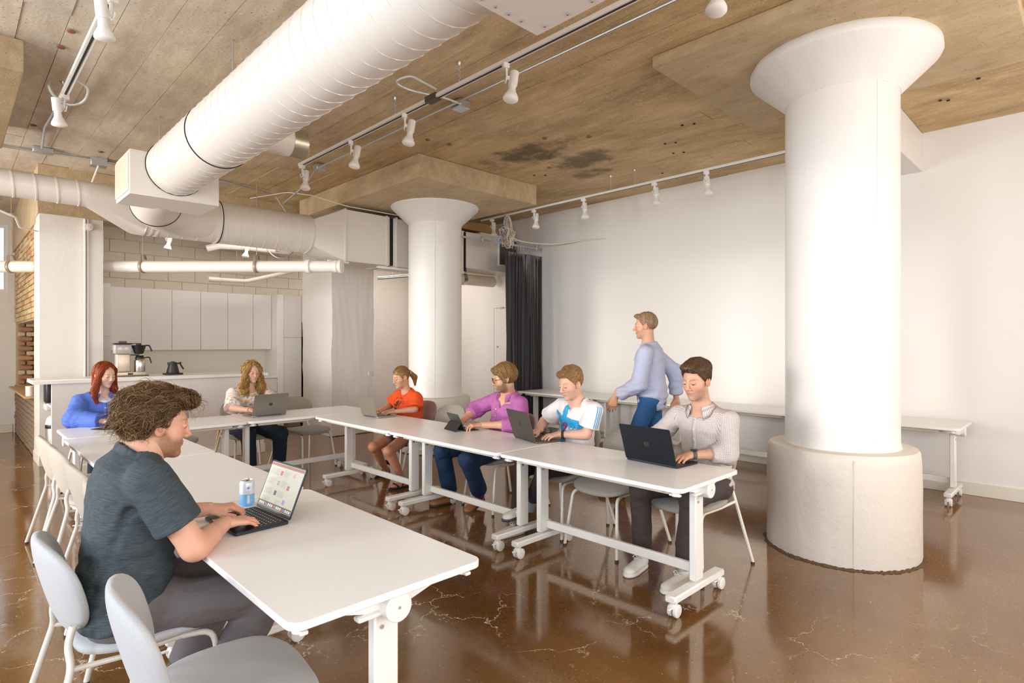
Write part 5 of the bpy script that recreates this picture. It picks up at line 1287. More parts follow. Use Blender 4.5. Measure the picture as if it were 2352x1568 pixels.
# ---- the person -------------------------------------------------------------------------------
def person(label, loc, rz, S, head, shoulders, wrists, legs, skin, cloth, hair, prof, sex='m', hands=None, group=None, res=.009, hres=.003, shw=.19, arm=(.29, .25, 1.0), hint=((.55, -.55, -.7), (-.55, -.55, -.7)), extra=None, neckr=.055, barelegs=False, elbows=None):
    root = tag(empty('person', (loc[0], loc[1], 0), R(rz)), label, 'person', group or None)
    T = Torso(*S, prof)
    S2 = np.asarray(S[2], float); hc = np.asarray(head['c'], float); hM = rotm(head.get('yaw', 0), head.get('pitch', 15), head.get('roll', 0)); hs = head.get('s', 1.0)
    # shoulders: right (+x) first
    tw = R(S[4]); lx = np.array((math.cos(tw), math.sin(tw), 0)); u = unit(T.P[-1]-T.P[-2]); sh = []
    for i, sg in enumerate((1, -1)): sh.append(S2 - u*.055 + lx*sg*shw + np.asarray(shoulders[i], float))
    el = [np.asarray(elbows[i], float) if elbows and elbows[i] is not None else ik(sh[i], wrists[i], arm[0], arm[1], hint[i]) for i in (0, 1)]
    wr = [np.asarray(w_, float) for w_ in wrists]; ra = .045*arm[2]; hj = [T.P[0]+np.array((sg*.09, .0, -.0)) for sg in (1, -1)]
    def arms(P, infl=0.0):
        d = None
        for i in (0, 1):
            e = seg(P, sh[i], el[i], ra+infl+.006, ra*.88+infl); e = smin(e, seg(P, el[i], wr[i], ra*.86+infl, ra*.58+infl), .02); e = smin(e, seg(P, el[i]+(wr[i]-el[i])*.12, el[i]+(wr[i]-el[i])*.45, ra*.90+infl, ra*.75+infl), .02)
            d = e if d is None else np.minimum(d, e)
        return d
    def clav(P, infl=0.0):
        d = None
        for i in (0, 1):
            e = seg(P, S2-u*.035, sh[i], .048+infl, .052+infl); d = e if d is None else np.minimum(d, e)
        return d
    nb = S2 - u*.02; nt = hc + hM@V(0, -.022, -.055)*hs
    def body(P):
        d = T.sdf(P, -.012); d = smin(d, clav(P, -.01), .03); d = smin(d, arms(P), .02); return smin(d, seg(P, nb, nt, neckr*1.08, neckr), .03)
    pts = np.array([*T.P, *sh, *el, *wr, nb]); lo = pts.min(0)-.2; hi = pts.max(0)+.2
    lo[2] = T.P[0][2]-.1; chunks = []
    v_, q = snets(body, lo, np.minimum(hi, (9, 9, nt[2])), res*1.0); chunks.append((v_, q)); tint = [np.tile(np.asarray(skin, f32), (len(v_), 1))]
    # redder elbows
    for i in (0, 1): m_ = np.exp(-((v_-el[i].astype(f32))**2).sum(1)/.05**2)[:, None]*.35; tint[0] = tint[0]*(1-m_)+np.asarray(skin)*np.array((1.0, .66, .58))*m_
    def hfn(P):
        Q = (P-hc.astype(f32))@hM; d = head_sdf(Q, head); n_ = seg(P, nb, nt, neckr*1.08, neckr)
        if head.get('adam'): n_ = smin(n_, ell(P, (nb+nt)/2+np.array((0, neckr*.85, 0)), (.012, .012, .016)), .015)
        return smin(d, n_, .022)
    rad = .16*hs; v_, q = snets(hfn, hc-np.array((rad*.75, rad*.95, rad*.95)), hc+np.array((rad*.75, rad*.95, rad*.95)), hres); chunks.append((v_, q)); Q = (v_-hc.astype(f32))@hM; tint.append(skin_tint(Q, head, skin))
    v_, q = snets(hfn, np.minimum(nb, nt)-np.array((.1, .1, .03)), np.maximum(nb, nt)+np.array((.1, .1, -.02)), .006); chunks.append((v_, q)); tint.append(skin_tint((v_-hc.astype(f32))@hM, head, skin))
    for i in (0, 1):
        h = (hands or [{}, {}])[i]; fw = np.asarray(h.get('fwd', wr[i]-el[i]), float); upv = h.get('up', (0, 0, 1)); o_, M_ = frame(wr[i], fw, upv)
        side = -1 if i == 0 else 1
        # right hand, palm down, thumb toward the body mid-line: -x in the hand frame
        fn = lambda P, o_=o_, M_=M_, side=side, h=h: hand_sdf((P-o_)@M_, side, h.get('curl', (20, 32, 18)), h.get('sp', 0), h.get('thumb', 0), h.get('s', 1.0 if sex == 'm' else .9))
        c_ = wr[i]+unit(fw)*.075; v_, q = snets(fn, c_-.125, c_+.125, .0034 if hres > .0026 else .0026, pad=.01); chunks.append((v_, q)); t_ = np.tile(np.asarray(skin, f32), (len(v_), 1))
        HQ = (v_-o_)@M_; m_ = (1/(1+np.exp(-(HQ[:, 1]-.075)/.01)))[:, None]*.35; tint.append(t_*(1-m_)+np.asarray(skin)*np.array((1.02, .70, .62))*m_)
    if barelegs:
        def lg(P):
            d = None
            for i in (0, 1):
                k, a = np.asarray(legs[i][0]), np.asarray(legs[i][1]); e = smin(seg(P, hj[i], k, .078, .052), seg(P, k, a, .050, .032), .02); e = smin(e, seg(P, k+(a-k)*.15+np.array((0, -.012, 0)), k+(a-k)*.5+np.array((0, -.010, 0)), .046, .036), .02)
                fo, fv = np.asarray(legs[i][2]), unit(legs[i][3]); e = smin(e, seg(P, a, fo+fv*.03+np.array((0, 0, .035)), .031, .028), .01)
                fd = ell((P-(fo+fv*.06).astype(f32))@frame((0, 0, 0), fv, (0, 0, 1))[1], (0, .05, .034), (.040, .095, .025)); e = smin(e, fd, .02); d = e if d is None else np.minimum(d, e)
            return d
        pts = np.array([*hj, *[l_[j] for l_ in legs for j in (0, 1, 2)]]); v_, q = snets(lg, pts.min(0)-.16, pts.max(0)+.18, .009); chunks.append((v_, q)); t_ = np.tile(np.asarray(skin)*np.array((.98, .80, .74)), (len(v_), 1)).astype(f32)
        for i in (0, 1): m_ = np.exp(-((v_-np.asarray(legs[i][0], f32))**2).sum(1)/.06**2)[:, None]*.4; t_ = t_*(1-m_)+np.asarray(skin)*np.array((.95, .55, .45))*m_
        tint.append(t_)
    v_, q = joinm(chunks); ob = npmesh('body', v_, q, SKIN, root, np.concatenate(tint))
    # ---------------- shirt
    c = cloth; infl = c.get('infl', .012); slv = c.get('sleeve', 1.0); fold = c.get('fold', .006); seed = c.get('seed', 1); hem = c.get('hem', -.09); sflare = c.get('sflare', .02)
    se = []
    for i in (0, 1):
        if slv <= 1: se.append((sh[i]+(el[i]-sh[i])*slv, unit(el[i]-sh[i])))
        else: se.append((el[i]+(wr[i]-el[i])*(slv-1), unit(wr[i]-el[i])))
    fw_t = np.array((-math.sin(tw), math.cos(tw), 0))
    cre = []
    for i, sg in enumerate((1, -1)):
        ap = sh[i]-u*.10-lx*sg*.02
        for j, (dx, dz, dy) in enumerate(((-.12, -.10, .06), (-.10, -.20, .08), (-.05, -.26, .05), (-.12, -.09, -.06), (-.10, -.20, -.08), (-.04, -.28, -.05))): cre.append((ap+fw_t*(.03 if dy > 0 else -.03), ap+lx*sg*dx+u*dz+fw_t*dy))
    def shirt(P):
        co = T.coords(P); d = T.sdf(P, infl, co); d = smin(d, clav(P, infl), .035)
        for i in (0, 1):
            if slv <= 1: e = seg(P, sh[i], se[i][0]+se[i][1]*.05, ra+infl+.012, ra*.95+infl+sflare)
            else:
                e = seg(P, sh[i], el[i], ra+infl+.010, ra*.9+infl+sflare*.8); e = smin(e, seg(P, el[i], se[i][0]+se[i][1]*.05, ra*.88+infl+sflare*.9, ra*.62+infl+sflare*.5), .025)
            e = np.minimum(e, seg(P, sh[i], el[i], ra+.012, ra*.88+.007))
            # folds gather at the inner elbow
            ax = seg(P, el[i], el[i]+.001, .0); e = e + fold*1.1*np.exp(-(ax/.09)**2)*wob(P, 75, seed+5+i, 5, (1, 1, 1.6))
            e = smax(e, (P-se[i][0].astype(f32))@se[i][1].astype(f32), .004)
            inner = seg(P, sh[i], se[i][0]+se[i][1]*.08, ra+infl+.002, ra*.95+infl+sflare-.007) if slv <= 1 else seg(P, el[i], se[i][0]+se[i][1]*.08, ra*.9, ra*.62+infl+sflare*.5-.006)
            dist_end = -((P-se[i][0].astype(f32))@se[i][1].astype(f32))
            if c.get('hollow'): e = np.where(dist_end < .03, smax(e, -inner, .002), e)
            d = smin(d, e, c.get('sk', .014))
        lowmask = np.clip((.45-co[0])/.45, 0, 1)
        d = d + fold*(.35+.9*lowmask)*wob(P, 26, seed, 6, (.7, .7, 2.2)) + fold*.5*wob(P, 60, seed+1, 5, (1, 1, 1.5))*(.4+lowmask)
        for (a_, b_) in cre: d = d + fold*.9*np.exp(-(seg(P, a_, b_, 0)/.016)**2) - fold*.5*np.exp(-(seg(P, a_+u*.03, b_+u*.03, 0)/.018)**2)
        # horizontal compression folds at the belly
        d = d + fold*.7*lowmask*np.sin(co[0]*46+3*wob(P, 9, seed+2, 4))
        d = smax(d, (hem-((P-T.P[0].astype(f32))@unit(T.P[1]-T.P[0]).astype(f32))), .006)
        # neckline
        nr = c.get('neck', .068); Pn = P-nb.astype(f32); fwv = V(-math.sin(tw), math.cos(tw), 0); lxv = V(math.cos(tw), math.sin(tw), 0)
        nn_ = unit(u+fw_t*c.get('ntilt', .45)).astype(f32); rd_ = np.sqrt((Pn@lxv)**2+((Pn-(Pn@nn_)[:, None]*nn_)@fwv)**2)
        d = smax(d, -np.maximum(c.get('nh', .012)-Pn@nn_, rd_-(nr+.035)), .006)
        nd = seg(P, nb-u*.03, nb+u*.12, nr, nr+.01)
        if c.get('vneck'): nd = np.minimum(nd, np.maximum(np.abs(Pn@lxv)*1.9-(Pn[:, 2]+c['vneck']+.010), -(Pn@fwv)+.02))
        return smax(d, -nd, .004)
    pts = np.array([*T.P, *sh, *el, *[s_[0] for s_ in se]]); lo = pts.min(0)-.22; hi = pts.max(0)+.17; lo[2] = min(T.P[0][2]+hem-.04, min(p_[2] for p_ in pts)-.12)
    v_, q = snets(shirt, lo, hi, c.get('res', res*.9), pad=.035)
    # garment coordinates
    Tt, A, B, Cc = T.coords(v_); ln = np.linalg.norm(T.P[-1]-T.P[0]); td = T.sdf(v_, infl, (Tt, A, B, Cc)); best = td-.03; gu = np.stack([np.arctan2(A, B+.02)*.15, Tt*ln, np.zeros(len(v_))], 1).astype(f32)
    for i in (0, 1):
        for (a, b, base, zid) in ((sh[i], el[i], 0, 1+i), (el[i], wr[i], .3, 1+i)):
            e = seg(v_, a, b, ra+infl+.01); ba = unit(b-a).astype(f32); pa = v_-a.astype(f32); t_ = pa@ba; r_ = pa-t_[:, None]*ba; ux = unit(np.cross(ba, (0, 0, 1)) if abs(ba[2]) < .95 else np.cross(ba, (0, 1, 0))).astype(f32); uy = np.cross(ba, ux); e = e + (np.clip(-t_, 0, 1)*1.2 if base == 0 else 0); m_ = e < best; best = np.where(m_, e, best)
            gu[m_] = np.stack([np.arctan2(r_@ux, r_@uy)*.055, 1.0+base+t_, np.full(len(v_), zid)], 1)[m_]
    so = npmesh(c.get('name', 'shirt'), v_, q, c['mat'], root, None, gu)
    sb = bvh_of(v_, q) if c.get('decal') or c.get('buttons') or c.get('collar') else None
    fw0 = np.array((-math.sin(tw), math.cos(tw), 0)); info = dict(T=T, S2=S2, u=u, lx=lx, fw=fw0, sb=sb, shirt=so, hc=hc, hM=hM, root=root, wr=wr, el=el, sh=sh, nb=nb, se=se, ra=ra, infl=infl, neckr=neckr)
    if c.get('buttons'):
        for k in range(c['buttons']):
            t_ = .86-.13*k; i_ = t_*8; a = T.P[int(i_)]+(T.P[int(i_)+1]-T.P[int(i_)])*(i_-int(i_)); h_ = sb.ray_cast(Vector(a+fw0*.4), Vector(-fw0))
            if h_[0] is not None:
                M_ = Matrix.Translation(h_[0]+h_[1]*.001) @ h_[1].to_track_quat('Z', 'Y').to_matrix().to_4x4(); MB().lathe([(0, 0), (.0055, 0), (.006, .0015), (.004, .0025), (0, .002)], 12, M_).build('button', mat('pearl_button', (.85, .80, .68), .3), so)
    if c.get('placket'):
        b = MB(); prev = None; n = 26; vs = []
        for k in range(n+1):
            t_ = .93-.9*k/n; i_ = min(t_*8, 7.99); a = T.P[int(i_)]+(T.P[int(i_)+1]-T.P[int(i_)])*(i_-int(i_))
            for sg in (-1, 1):
                h_ = sb.ray_cast(Vector(a+fw0*.4+lx*sg*.015), Vector(-fw0)); hp = h_[0] if h_[0] is not None else Vector(a+fw0*.1); vs.append(hp+Vector(fw0)*.003)
        fs = [(2*k, 2*k+1, 2*k+3, 2*k+2) for k in range(n)]; b.add(vs, fs); o_ = b.build('placket', c.get('cmat2', c['mat']), so); m_ = o_.modifiers.new('s', 'SOLIDIFY'); m_.thickness = .003
    if c.get('collar'): collar(info, c)
    elif c.get('band', True):
        n3 = unit(u+fw_t*c.get('ntilt', .45)); pts_ = []; nr = c.get('neck', .068)+.004
        for k in range(40):
            a = 2*PI*k/40; q = lx*math.cos(a)*nr+np.cross(n3, lx)*math.sin(a)*nr*1.08; pts_.append(Vector(nb+q+n3*(c.get('nh', .012)-.004)))
        MB().tube(pts_, c.get('bandr', .007), 8, closed=True).build('neckband', c.get('cmat', c['mat']), so)
    # ---------------- trousers
    pt = cloth.get('pants')
    if pt:
        hemf = pt.get('hem', .9)
        def tr(P):
            d = T.sdf(P, .006); top = ((P-T.P[0].astype(f32))@unit(T.P[1]-T.P[0]).astype(f32))-.06; d = smax(d, top, .01); d = smin(d, ell(P, T.P[0]+np.array((0, .0, -.01)), (.165*pt.get('w', 1), .13, .10)), .03); dl = None
            for i in (0, 1):
                k, a = np.asarray(legs[i][0], float), np.asarray(legs[i][1], float); r0, r1, r2 = pt.get('r', (.088, .066, .056)); e = smin(seg(P, hj[i], k, r0, r1), ell(P, k+np.array((0, .005, 0)), (r1, r1, r1*1.02)), .02); he = k+(a-k)*hemf; ax = unit(a-k)
                lgm = seg(P, k, he+ax*.04, r1, r2+.004); e = smin(e, lgm, .022)
                kk = seg(P, k, k+.001, 0); e = e+pt.get('fold', .006)*(np.exp(-(kk/.11)**2)*wob(P, 70, seed+11+i, 5)+.6*wob(P, 30, seed+13+i, 5)); a_ = (P-he.astype(f32))@ax.astype(f32)
                lower = ((P-k.astype(f32))@ax.astype(f32)) > 0; e = np.where(lower, smax(e, a_, .003), e); dl = e if dl is None else np.minimum(dl, e)
            d = smin(d, dl, .035)
            if pt.get('short'):
                for i in (0, 1):
                    k = np.asarray(legs[i][0], float); ax = unit(k-hj[i]); ct = hj[i]+ax*pt['short']; sg = (1, -1)[i]; d = np.where((P[:, 0]-hj[0][0]*.5-hj[1][0]*.5)*sg > 0, smax(d, (P-ct.astype(f32))@ax.astype(f32), .004), d)
            return d + .004*wob(P, 22, seed+20, 5)
        pts = np.array([*hj, *[np.asarray(l_[j], float) for l_ in legs for j in (0, 1)], T.P[1]]); v_, q = snets(tr, pts.min(0)-.17, pts.max(0)+.17, pt.get('res', res), pad=.035); npmesh(pt.get('name', 'trousers'), v_, q, pt['mat'], root)
    info['legs'] = legs
    # ---------------- hair
    H_ = hair
    def hair_fn(P):
        Q = ((P-hc.astype(f32))@hM)/hs; d = H_['fn'](Q)*hs
        for (a, b, r1, r2, fx) in H_.get('locks', ()):
            a_ = hc+hM@np.asarray(a, f32)*hs if fx != 'body' else hc+hM@np.asarray(a, f32)*hs; b_ = hc+np.asarray(b, float) if fx == 'body' else hc+hM@np.asarray(b, f32)*hs; d = smin(d, seg(P, a_, b_, r1, r2), .018)
        if H_.get('post'): d = H_['post'](d, Q)
        return d + H_.get('amp', .003)*wob(P, H_.get('freq', 60), 31+seed, 6, H_.get('an', (1, 1, .5)))+H_.get('amp', .003)*.5*wob(P, H_.get('freq', 60)*2.3, 41+seed, 6, H_.get('an', (1, 1, .5)))
    ex = H_.get('ext', (.14, .15, .16, .12)); v_, q = snets(hair_fn, hc-np.array((ex[0], ex[1], ex[2])), hc+np.array((ex[0], ex[1], ex[3]+.03)), H_.get('res', .0045), pad=.02)
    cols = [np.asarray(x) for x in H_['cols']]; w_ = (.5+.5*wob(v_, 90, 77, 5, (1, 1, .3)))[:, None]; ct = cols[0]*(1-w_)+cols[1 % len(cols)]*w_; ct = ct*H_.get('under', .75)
    bv = bvh_of(v_, q); rs = np.random.RandomState(seed+3); ns = H_.get('n', 350); me_ = []
    idx = rs.choice(len(v_), min(ns, len(v_)), replace=False)
    for i in idx:
        h_ = bv.find_nearest(Vector(v_[i])); 
        if h_[0] is not None and h_[1] is not None: me_.append((h_[0], h_[1]))
    comb_l = H_['comb']
    def comb(p): 
        Q = ((np.array(p)-hc)@hM)/hs; d_ = comb_l(Q); return tuple(hM@np.asarray(d_, f32))
    sv, sq, stc = strands(bv, me_, comb, H_.get('steps', 9), H_.get('step', .010), H_.get('r', .0024), cols, H_.get('curl', 0), H_.get('lift', .002), H_.get('rnd', .25), H_.get('free', 0), seed, H_.get('sides', 3), H_.get('grav', 0), H_.get('curl_n', 1.2))
    parts_ = [(v_, q), (sv, sq)]; tcs = [ct.astype(f32), stc]
    if H_.get('extra'):
        ex_ = H_['extra']; ii = rs.choice(len(v_), ex_['n']); st_ = [h_ for h_ in (bv.find_nearest(Vector(v_[i])) for i in ii) if h_[0] is not None]
        sv, sq, stc = strands(bv, [(h_[0], h_[1]) for h_ in st_], comb, ex_['steps'], ex_['step'], ex_['r'], [np.asarray(x) for x in ex_.get('cols', H_['cols'])], ex_['curl'], .002, ex_['rnd'], ex_['free'], seed+9, 3, 0, ex_.get('curl_n', .6)); parts_.append((sv, sq)); tcs.append(stc)
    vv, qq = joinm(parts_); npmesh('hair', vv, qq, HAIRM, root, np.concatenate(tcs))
    # eyeballs hidden beneath lowered lids, a sliver showing
    eb = MB()
    for sg in (-1, 1):
        c_ = hc+hM@V(sg*.031*hs, .0765*hs, .0065*hs); eb.superell((.0125*hs,)*3, 1, 1, 14, 8, None, Matrix.Translation(Vector(c_)))
    eb.build('eyes', mat('eye_dark', (.10, .07, .055), .25), root)
    return info
def collar(I, c):
    nb, u, lx, fw = I['nb'], I['u'], I['lx'], I['fw']; r = I['neckr']+.014; n = 30; op = c.get('open', 22); vs = []; hgt = c.get('ch', .034)
    for k in range(n+1):
        a = R(90+op+(360-2*op)*k/n); ca, sa = math.cos(a), math.sin(a); back = (1-sa)/2; front = max(0, sa)**3
        base = nb+lx*ca*(r+.014)+fw*sa*(r+.012)+u*(.004+.022*back)-u*.030*front
        top = nb+lx*ca*(r+.003)+fw*sa*(r+.003)+u*(hgt+.022*back)-u*.012*front
        pt_ = max(0, 1-abs(abs(a-PI/2*(1 if a < PI*1.5 else 5))-R(op))/.9) if False else max(0, 1-min(k, n-k)/5.0)
        outp = nb+lx*ca*(r+.032+.012*pt_)+fw*sa*(r+.030+.016*pt_)+u*(-.010+.022*back-.040*pt_)-u*.014*front
        vs += [Vector(base), Vector(top), Vector(top+(outp-top)*.12+u*.003), Vector(outp)]
    fs = []
    for k in range(n):
        for j in range(3): fs.append((k*4+j, (k+1)*4+j, (k+1)*4+j+1, k*4+j+1))
    o = MB().add(vs, fs).build('collar', c.get('cmat', c['mat']), I['root'], ang=70); m = o.modifiers.new('s', 'SOLIDIFY'); m.thickness = .003
    me = o.data; a = me.attributes.new('guv', 'FLOAT_VECTOR', 'POINT'); arr = []
    for k in range(n+1):
        for j in range(4): arr += [k*.011, j*.012, 0]
    a.data.foreach_set('vector', arr)
def decal(I, vs2, fs, name, m, cx=0, cz=0, off=.0022, parent=None, zero='S2', yaw=0):
    """project a flat shape (x across the chest as seen by a viewer, y up) onto the shirt"""
    out = []; th = R(yaw); fw = I['fw']*math.cos(th)+I['lx']*math.sin(th); lx = I['lx']*math.cos(th)-I['fw']*math.sin(th); u = I['u']
    for (x, y) in vs2:
        p = I['S2']-lx*(x+cx)+u*(y+cz)*.92-np.array((0, 0, 0)); h = I['sb'].ray_cast(Vector(p+fw*.5), Vector(-fw))
        q = (h[0]+Vector(fw)*off) if h[0] is not None else Vector(p+fw*.12); out.append(q)
    o = MB().add(out, fs).build(name, m, parent or I['shirt'], ang=180); return o
def text2d(s, size, res=2):
    cu = bpy.data.curves.new('t', 'FONT'); cu.body = s; cu.size = size; cu.align_x = 'CENTER'; cu.align_y = 'CENTER'; cu.resolution_u = res
    o = bpy.data.objects.new('t', cu); COL.objects.link(o); bpy.context.view_layer.update(); me = bpy.data.meshes.new_from_object(o.evaluated_get(bpy.context.evaluated_depsgraph_get())); bpy.data.objects.remove(o)
    v_ = [(p.co.x, p.co.y) for p in me.vertices]; f_ = [tuple(p.vertices) for p in me.polygons]; bpy.data.meshes.remove(me); return v_, f_
# ------------------------------------------------------------------ cloth materials
def guvn(m, scale=(1, 1, 1)):
    a = N(m, 'ShaderNodeAttribute', attribute_name='guv'); mp = N(m, 'ShaderNodeMapping'); mp.inputs['Scale'].default_value = scale; L(m, a.outputs['Vector'], mp.inputs[0]); return mp.outputs[0]
def weave(m, s=420, st=.25, fl=1.0, sc=(1, 1, 1.7)):
    v_ = coord(m, 'Object', sc); big = nz(m, v_, 6.5, 2, .45, .5); mid = nz(m, v_, 17, 2, .5, .4)
    rid = mth(m, 'ABSOLUTE', mth(m, 'SUBTRACT', big, .5)); h = mth(m, 'ADD', mth(m, 'MULTIPLY', rid, -1.5*fl), mth(m, 'MULTIPLY', mid, .4*fl))
    h = mth(m, 'ADD', h, mth(m, 'MULTIPLY', nz(m, coord(m), s, 2, .6), .02)); bump(m, h, .6, .016)
TEE = mat('heather_slate_jersey', (.05, .07, .085), .85); v = guvn(TEE, (30, 260, 30)); L(TEE, ramp(TEE, nz(TEE, v, 1, 5, .7), [(.3, (.016, .025, .032)), (.7, (.062, .082, .097))]), bsdf(TEE).inputs['Base Color']); weave(TEE)
GREYP = mat('grey_trouser_twill', (.135, .12, .125), .75); weave(GREYP, 500, .2)
CHECK = mat('checked_shirt_cotton', (.8, .74, .7), .8); v = guvn(CHECK); sx = N(CHECK, 'ShaderNodeSeparateXYZ'); L(CHECK, v, sx.inputs[0])
def lines(m, s, per, wid): fr = mth(m, 'FRACT', mth(m, 'MULTIPLY', s, 1/per)); return mth(m, 'LESS_THAN', fr, wid)
lx_ = lines(CHECK, sx.outputs[0], .0085, .34); ly_ = lines(CHECK, sx.outputs[1], .0085, .34)
lx2 = lines(CHECK, mth(CHECK, 'ADD', sx.outputs[0], .0085), .017, .17)
weave(CHECK)
c1 = mixc(CHECK, mth(CHECK, 'MULTIPLY', lx_, .62), (.66, .60, .565), (.25, .23, .28)); c1 = mixc(CHECK, mth(CHECK, 'MULTIPLY', ly_, .55), c1, (.34, .24, .20)); L(CHECK, c1, bsdf(CHECK).inputs['Base Color'])
PLUM = mat('purple_oxford_cotton', (.42, .12, .34), .75); weave(PLUM, 600, .2)
NAVY = mat('navy_corduroy', (.006, .030, .085), .8); weave(NAVY, 500, .25)
CHAR = mat('charcoal_brown_chino', (.055, .038, .038), .8); weave(CHAR, 500, .2)
BLACKJ = mat('black_brown_jeans', (.022, .016, .014), .85); weave(BLACKJ)
ORANGE = mat('orange_jersey', (.86, .085, .008), .75); weave(ORANGE, 500, .2)
SHORTS = mat('dark_grey_shorts', (.06, .055, .05), .85)
BLUE = mat('blue_poplin', (.085, .175, .62), .7); weave(BLUE, 600, .15)
WHITET = mat('white_tee', (.82, .80, .80), .8)
JEANS = mat('dark_denim', (.012, .020, .045), .85); weave(JEANS, 500, .3)
LTBLUE = mat('pale_lilac_shirt', (.52, .55, .72), .8); weave(LTBLUE); BJEANS = mat('blue_trousers', (.02, .10, .27), .8)
FLOR = mat('floral_blouse_cotton', (.85, .8, .7), .8); v = guvn(FLOR)
fc = None; base = (.84, .77, .68)
def patches(m, v_, sc, th, offs, col, prev, rnd=.8):
    mp = N(m, 'ShaderNodeMapping'); mp.inputs['Location'].default_value = offs; L(m, v_, mp.inputs[0]); w = N(m, 'ShaderNodeTexNoise'); w.inputs['Scale'].default_value = 60; L(m, mp.outputs[0], w.inputs['Vector'])
    ad = N(m, 'ShaderNodeVectorMath', operation='MULTIPLY_ADD'); L(m, w.outputs['Color'], ad.inputs[0]); ad.inputs[1].default_value = (.03, .03, .03); L(m, mp.outputs[0], ad.inputs[2])
    vo = N(m, 'ShaderNodeTexVoronoi'); vo.inputs['Scale'].default_value = sc; vo.inputs['Randomness'].default_value = rnd; L(m, ad.outputs[0], vo.inputs['Vector']); return mixc(m, mth(m, 'LESS_THAN', vo.outputs['Distance'], th), prev, col)
fc = patches(FLOR, v, 22, .36, (0, 0, 0), (.84, .50, .40), base); fc = patches(FLOR, v, 27, .30, (.31, .17, 0), (.22, .36, .68), fc); fc = patches(FLOR, v, 31, .27, (.73, .41, 0), (.62, .36, .08), fc); fc = patches(FLOR, v, 36, .18, (.13, .71, 0), (.55, .45, .62), fc)
L(FLOR, fc, bsdf(FLOR).inputs['Base Color']); weave(FLOR, 400, .2)
CYAN = (.025, .36, .68)
FOOT = mat('football_jersey', (.82, .76, .76), .55); weave(FOOT, 400, .2, .6); v = guvn(FOOT); sx = N(FOOT, 'ShaderNodeSeparateXYZ'); L(FOOT, v, sx.inputs[0])
def band_(m, s, a, b): return mth(m, 'MULTIPLY', mth(m, 'GREATER_THAN', s, a), mth(m, 'LESS_THAN', s, b))
tors = mth(FOOT, 'LESS_THAN', sx.outputs[2], .04); vert = band_(FOOT, sx.outputs[0], .012, .072); horz = mth(FOOT, 'MULTIPLY', band_(FOOT, sx.outputs[1], .355, .435), band_(FOOT, sx.outputs[0], -.14, .15))
vz = band_(FOOT, sx.outputs[1], -.05, .60)
cm_ = mth(FOOT, 'MULTIPLY', tors, mth(FOOT, 'MAXIMUM', mth(FOOT, 'MULTIPLY', vert, vz), horz)); L(FOOT, mixc(FOOT, cm_, (.82, .765, .765), CYAN), bsdf(FOOT).inputs['Base Color'])

def W(loc, rz):
    a = R(-rz); c_, s_ = math.cos(a), math.sin(a)
    def f(x, y, z): dx, dy = x-loc[0], y-loc[1]; return np.array((c_*dx-s_*dy, s_*dx+c_*dy, z))
    def d(x, y, z=0.0): return np.array((c_*x-s_*y, s_*x+c_*y, z))
    f.d = d; return f
RED_SKIN = (.72, .36, .24)
def hc_back(Q):
    n_ = noise.noise_vector(Vector((Q[0]*22, Q[1]*22, Q[2]*22+3)))*1.9
    return (.1*math.copysign(1, Q[0])+n_.x, (-.8 if Q[1] < .055 else .35)+n_.y, -.5-.5*max(0, -Q[1]*8)+n_.z)
def comb_side(Q):  # parted, swept to the side and back
    return (.5 if Q[0] > -.02 else -.5, -.35, -.75)
def comb_down(Q): return (Q[0]*6, -.10-.3*(Q[1] > 0), -1.0)
def comb_fwd(Q): return (.35, .9 if Q[1] > -.06 else .1, -.55 if Q[1] > .03 else -.25)
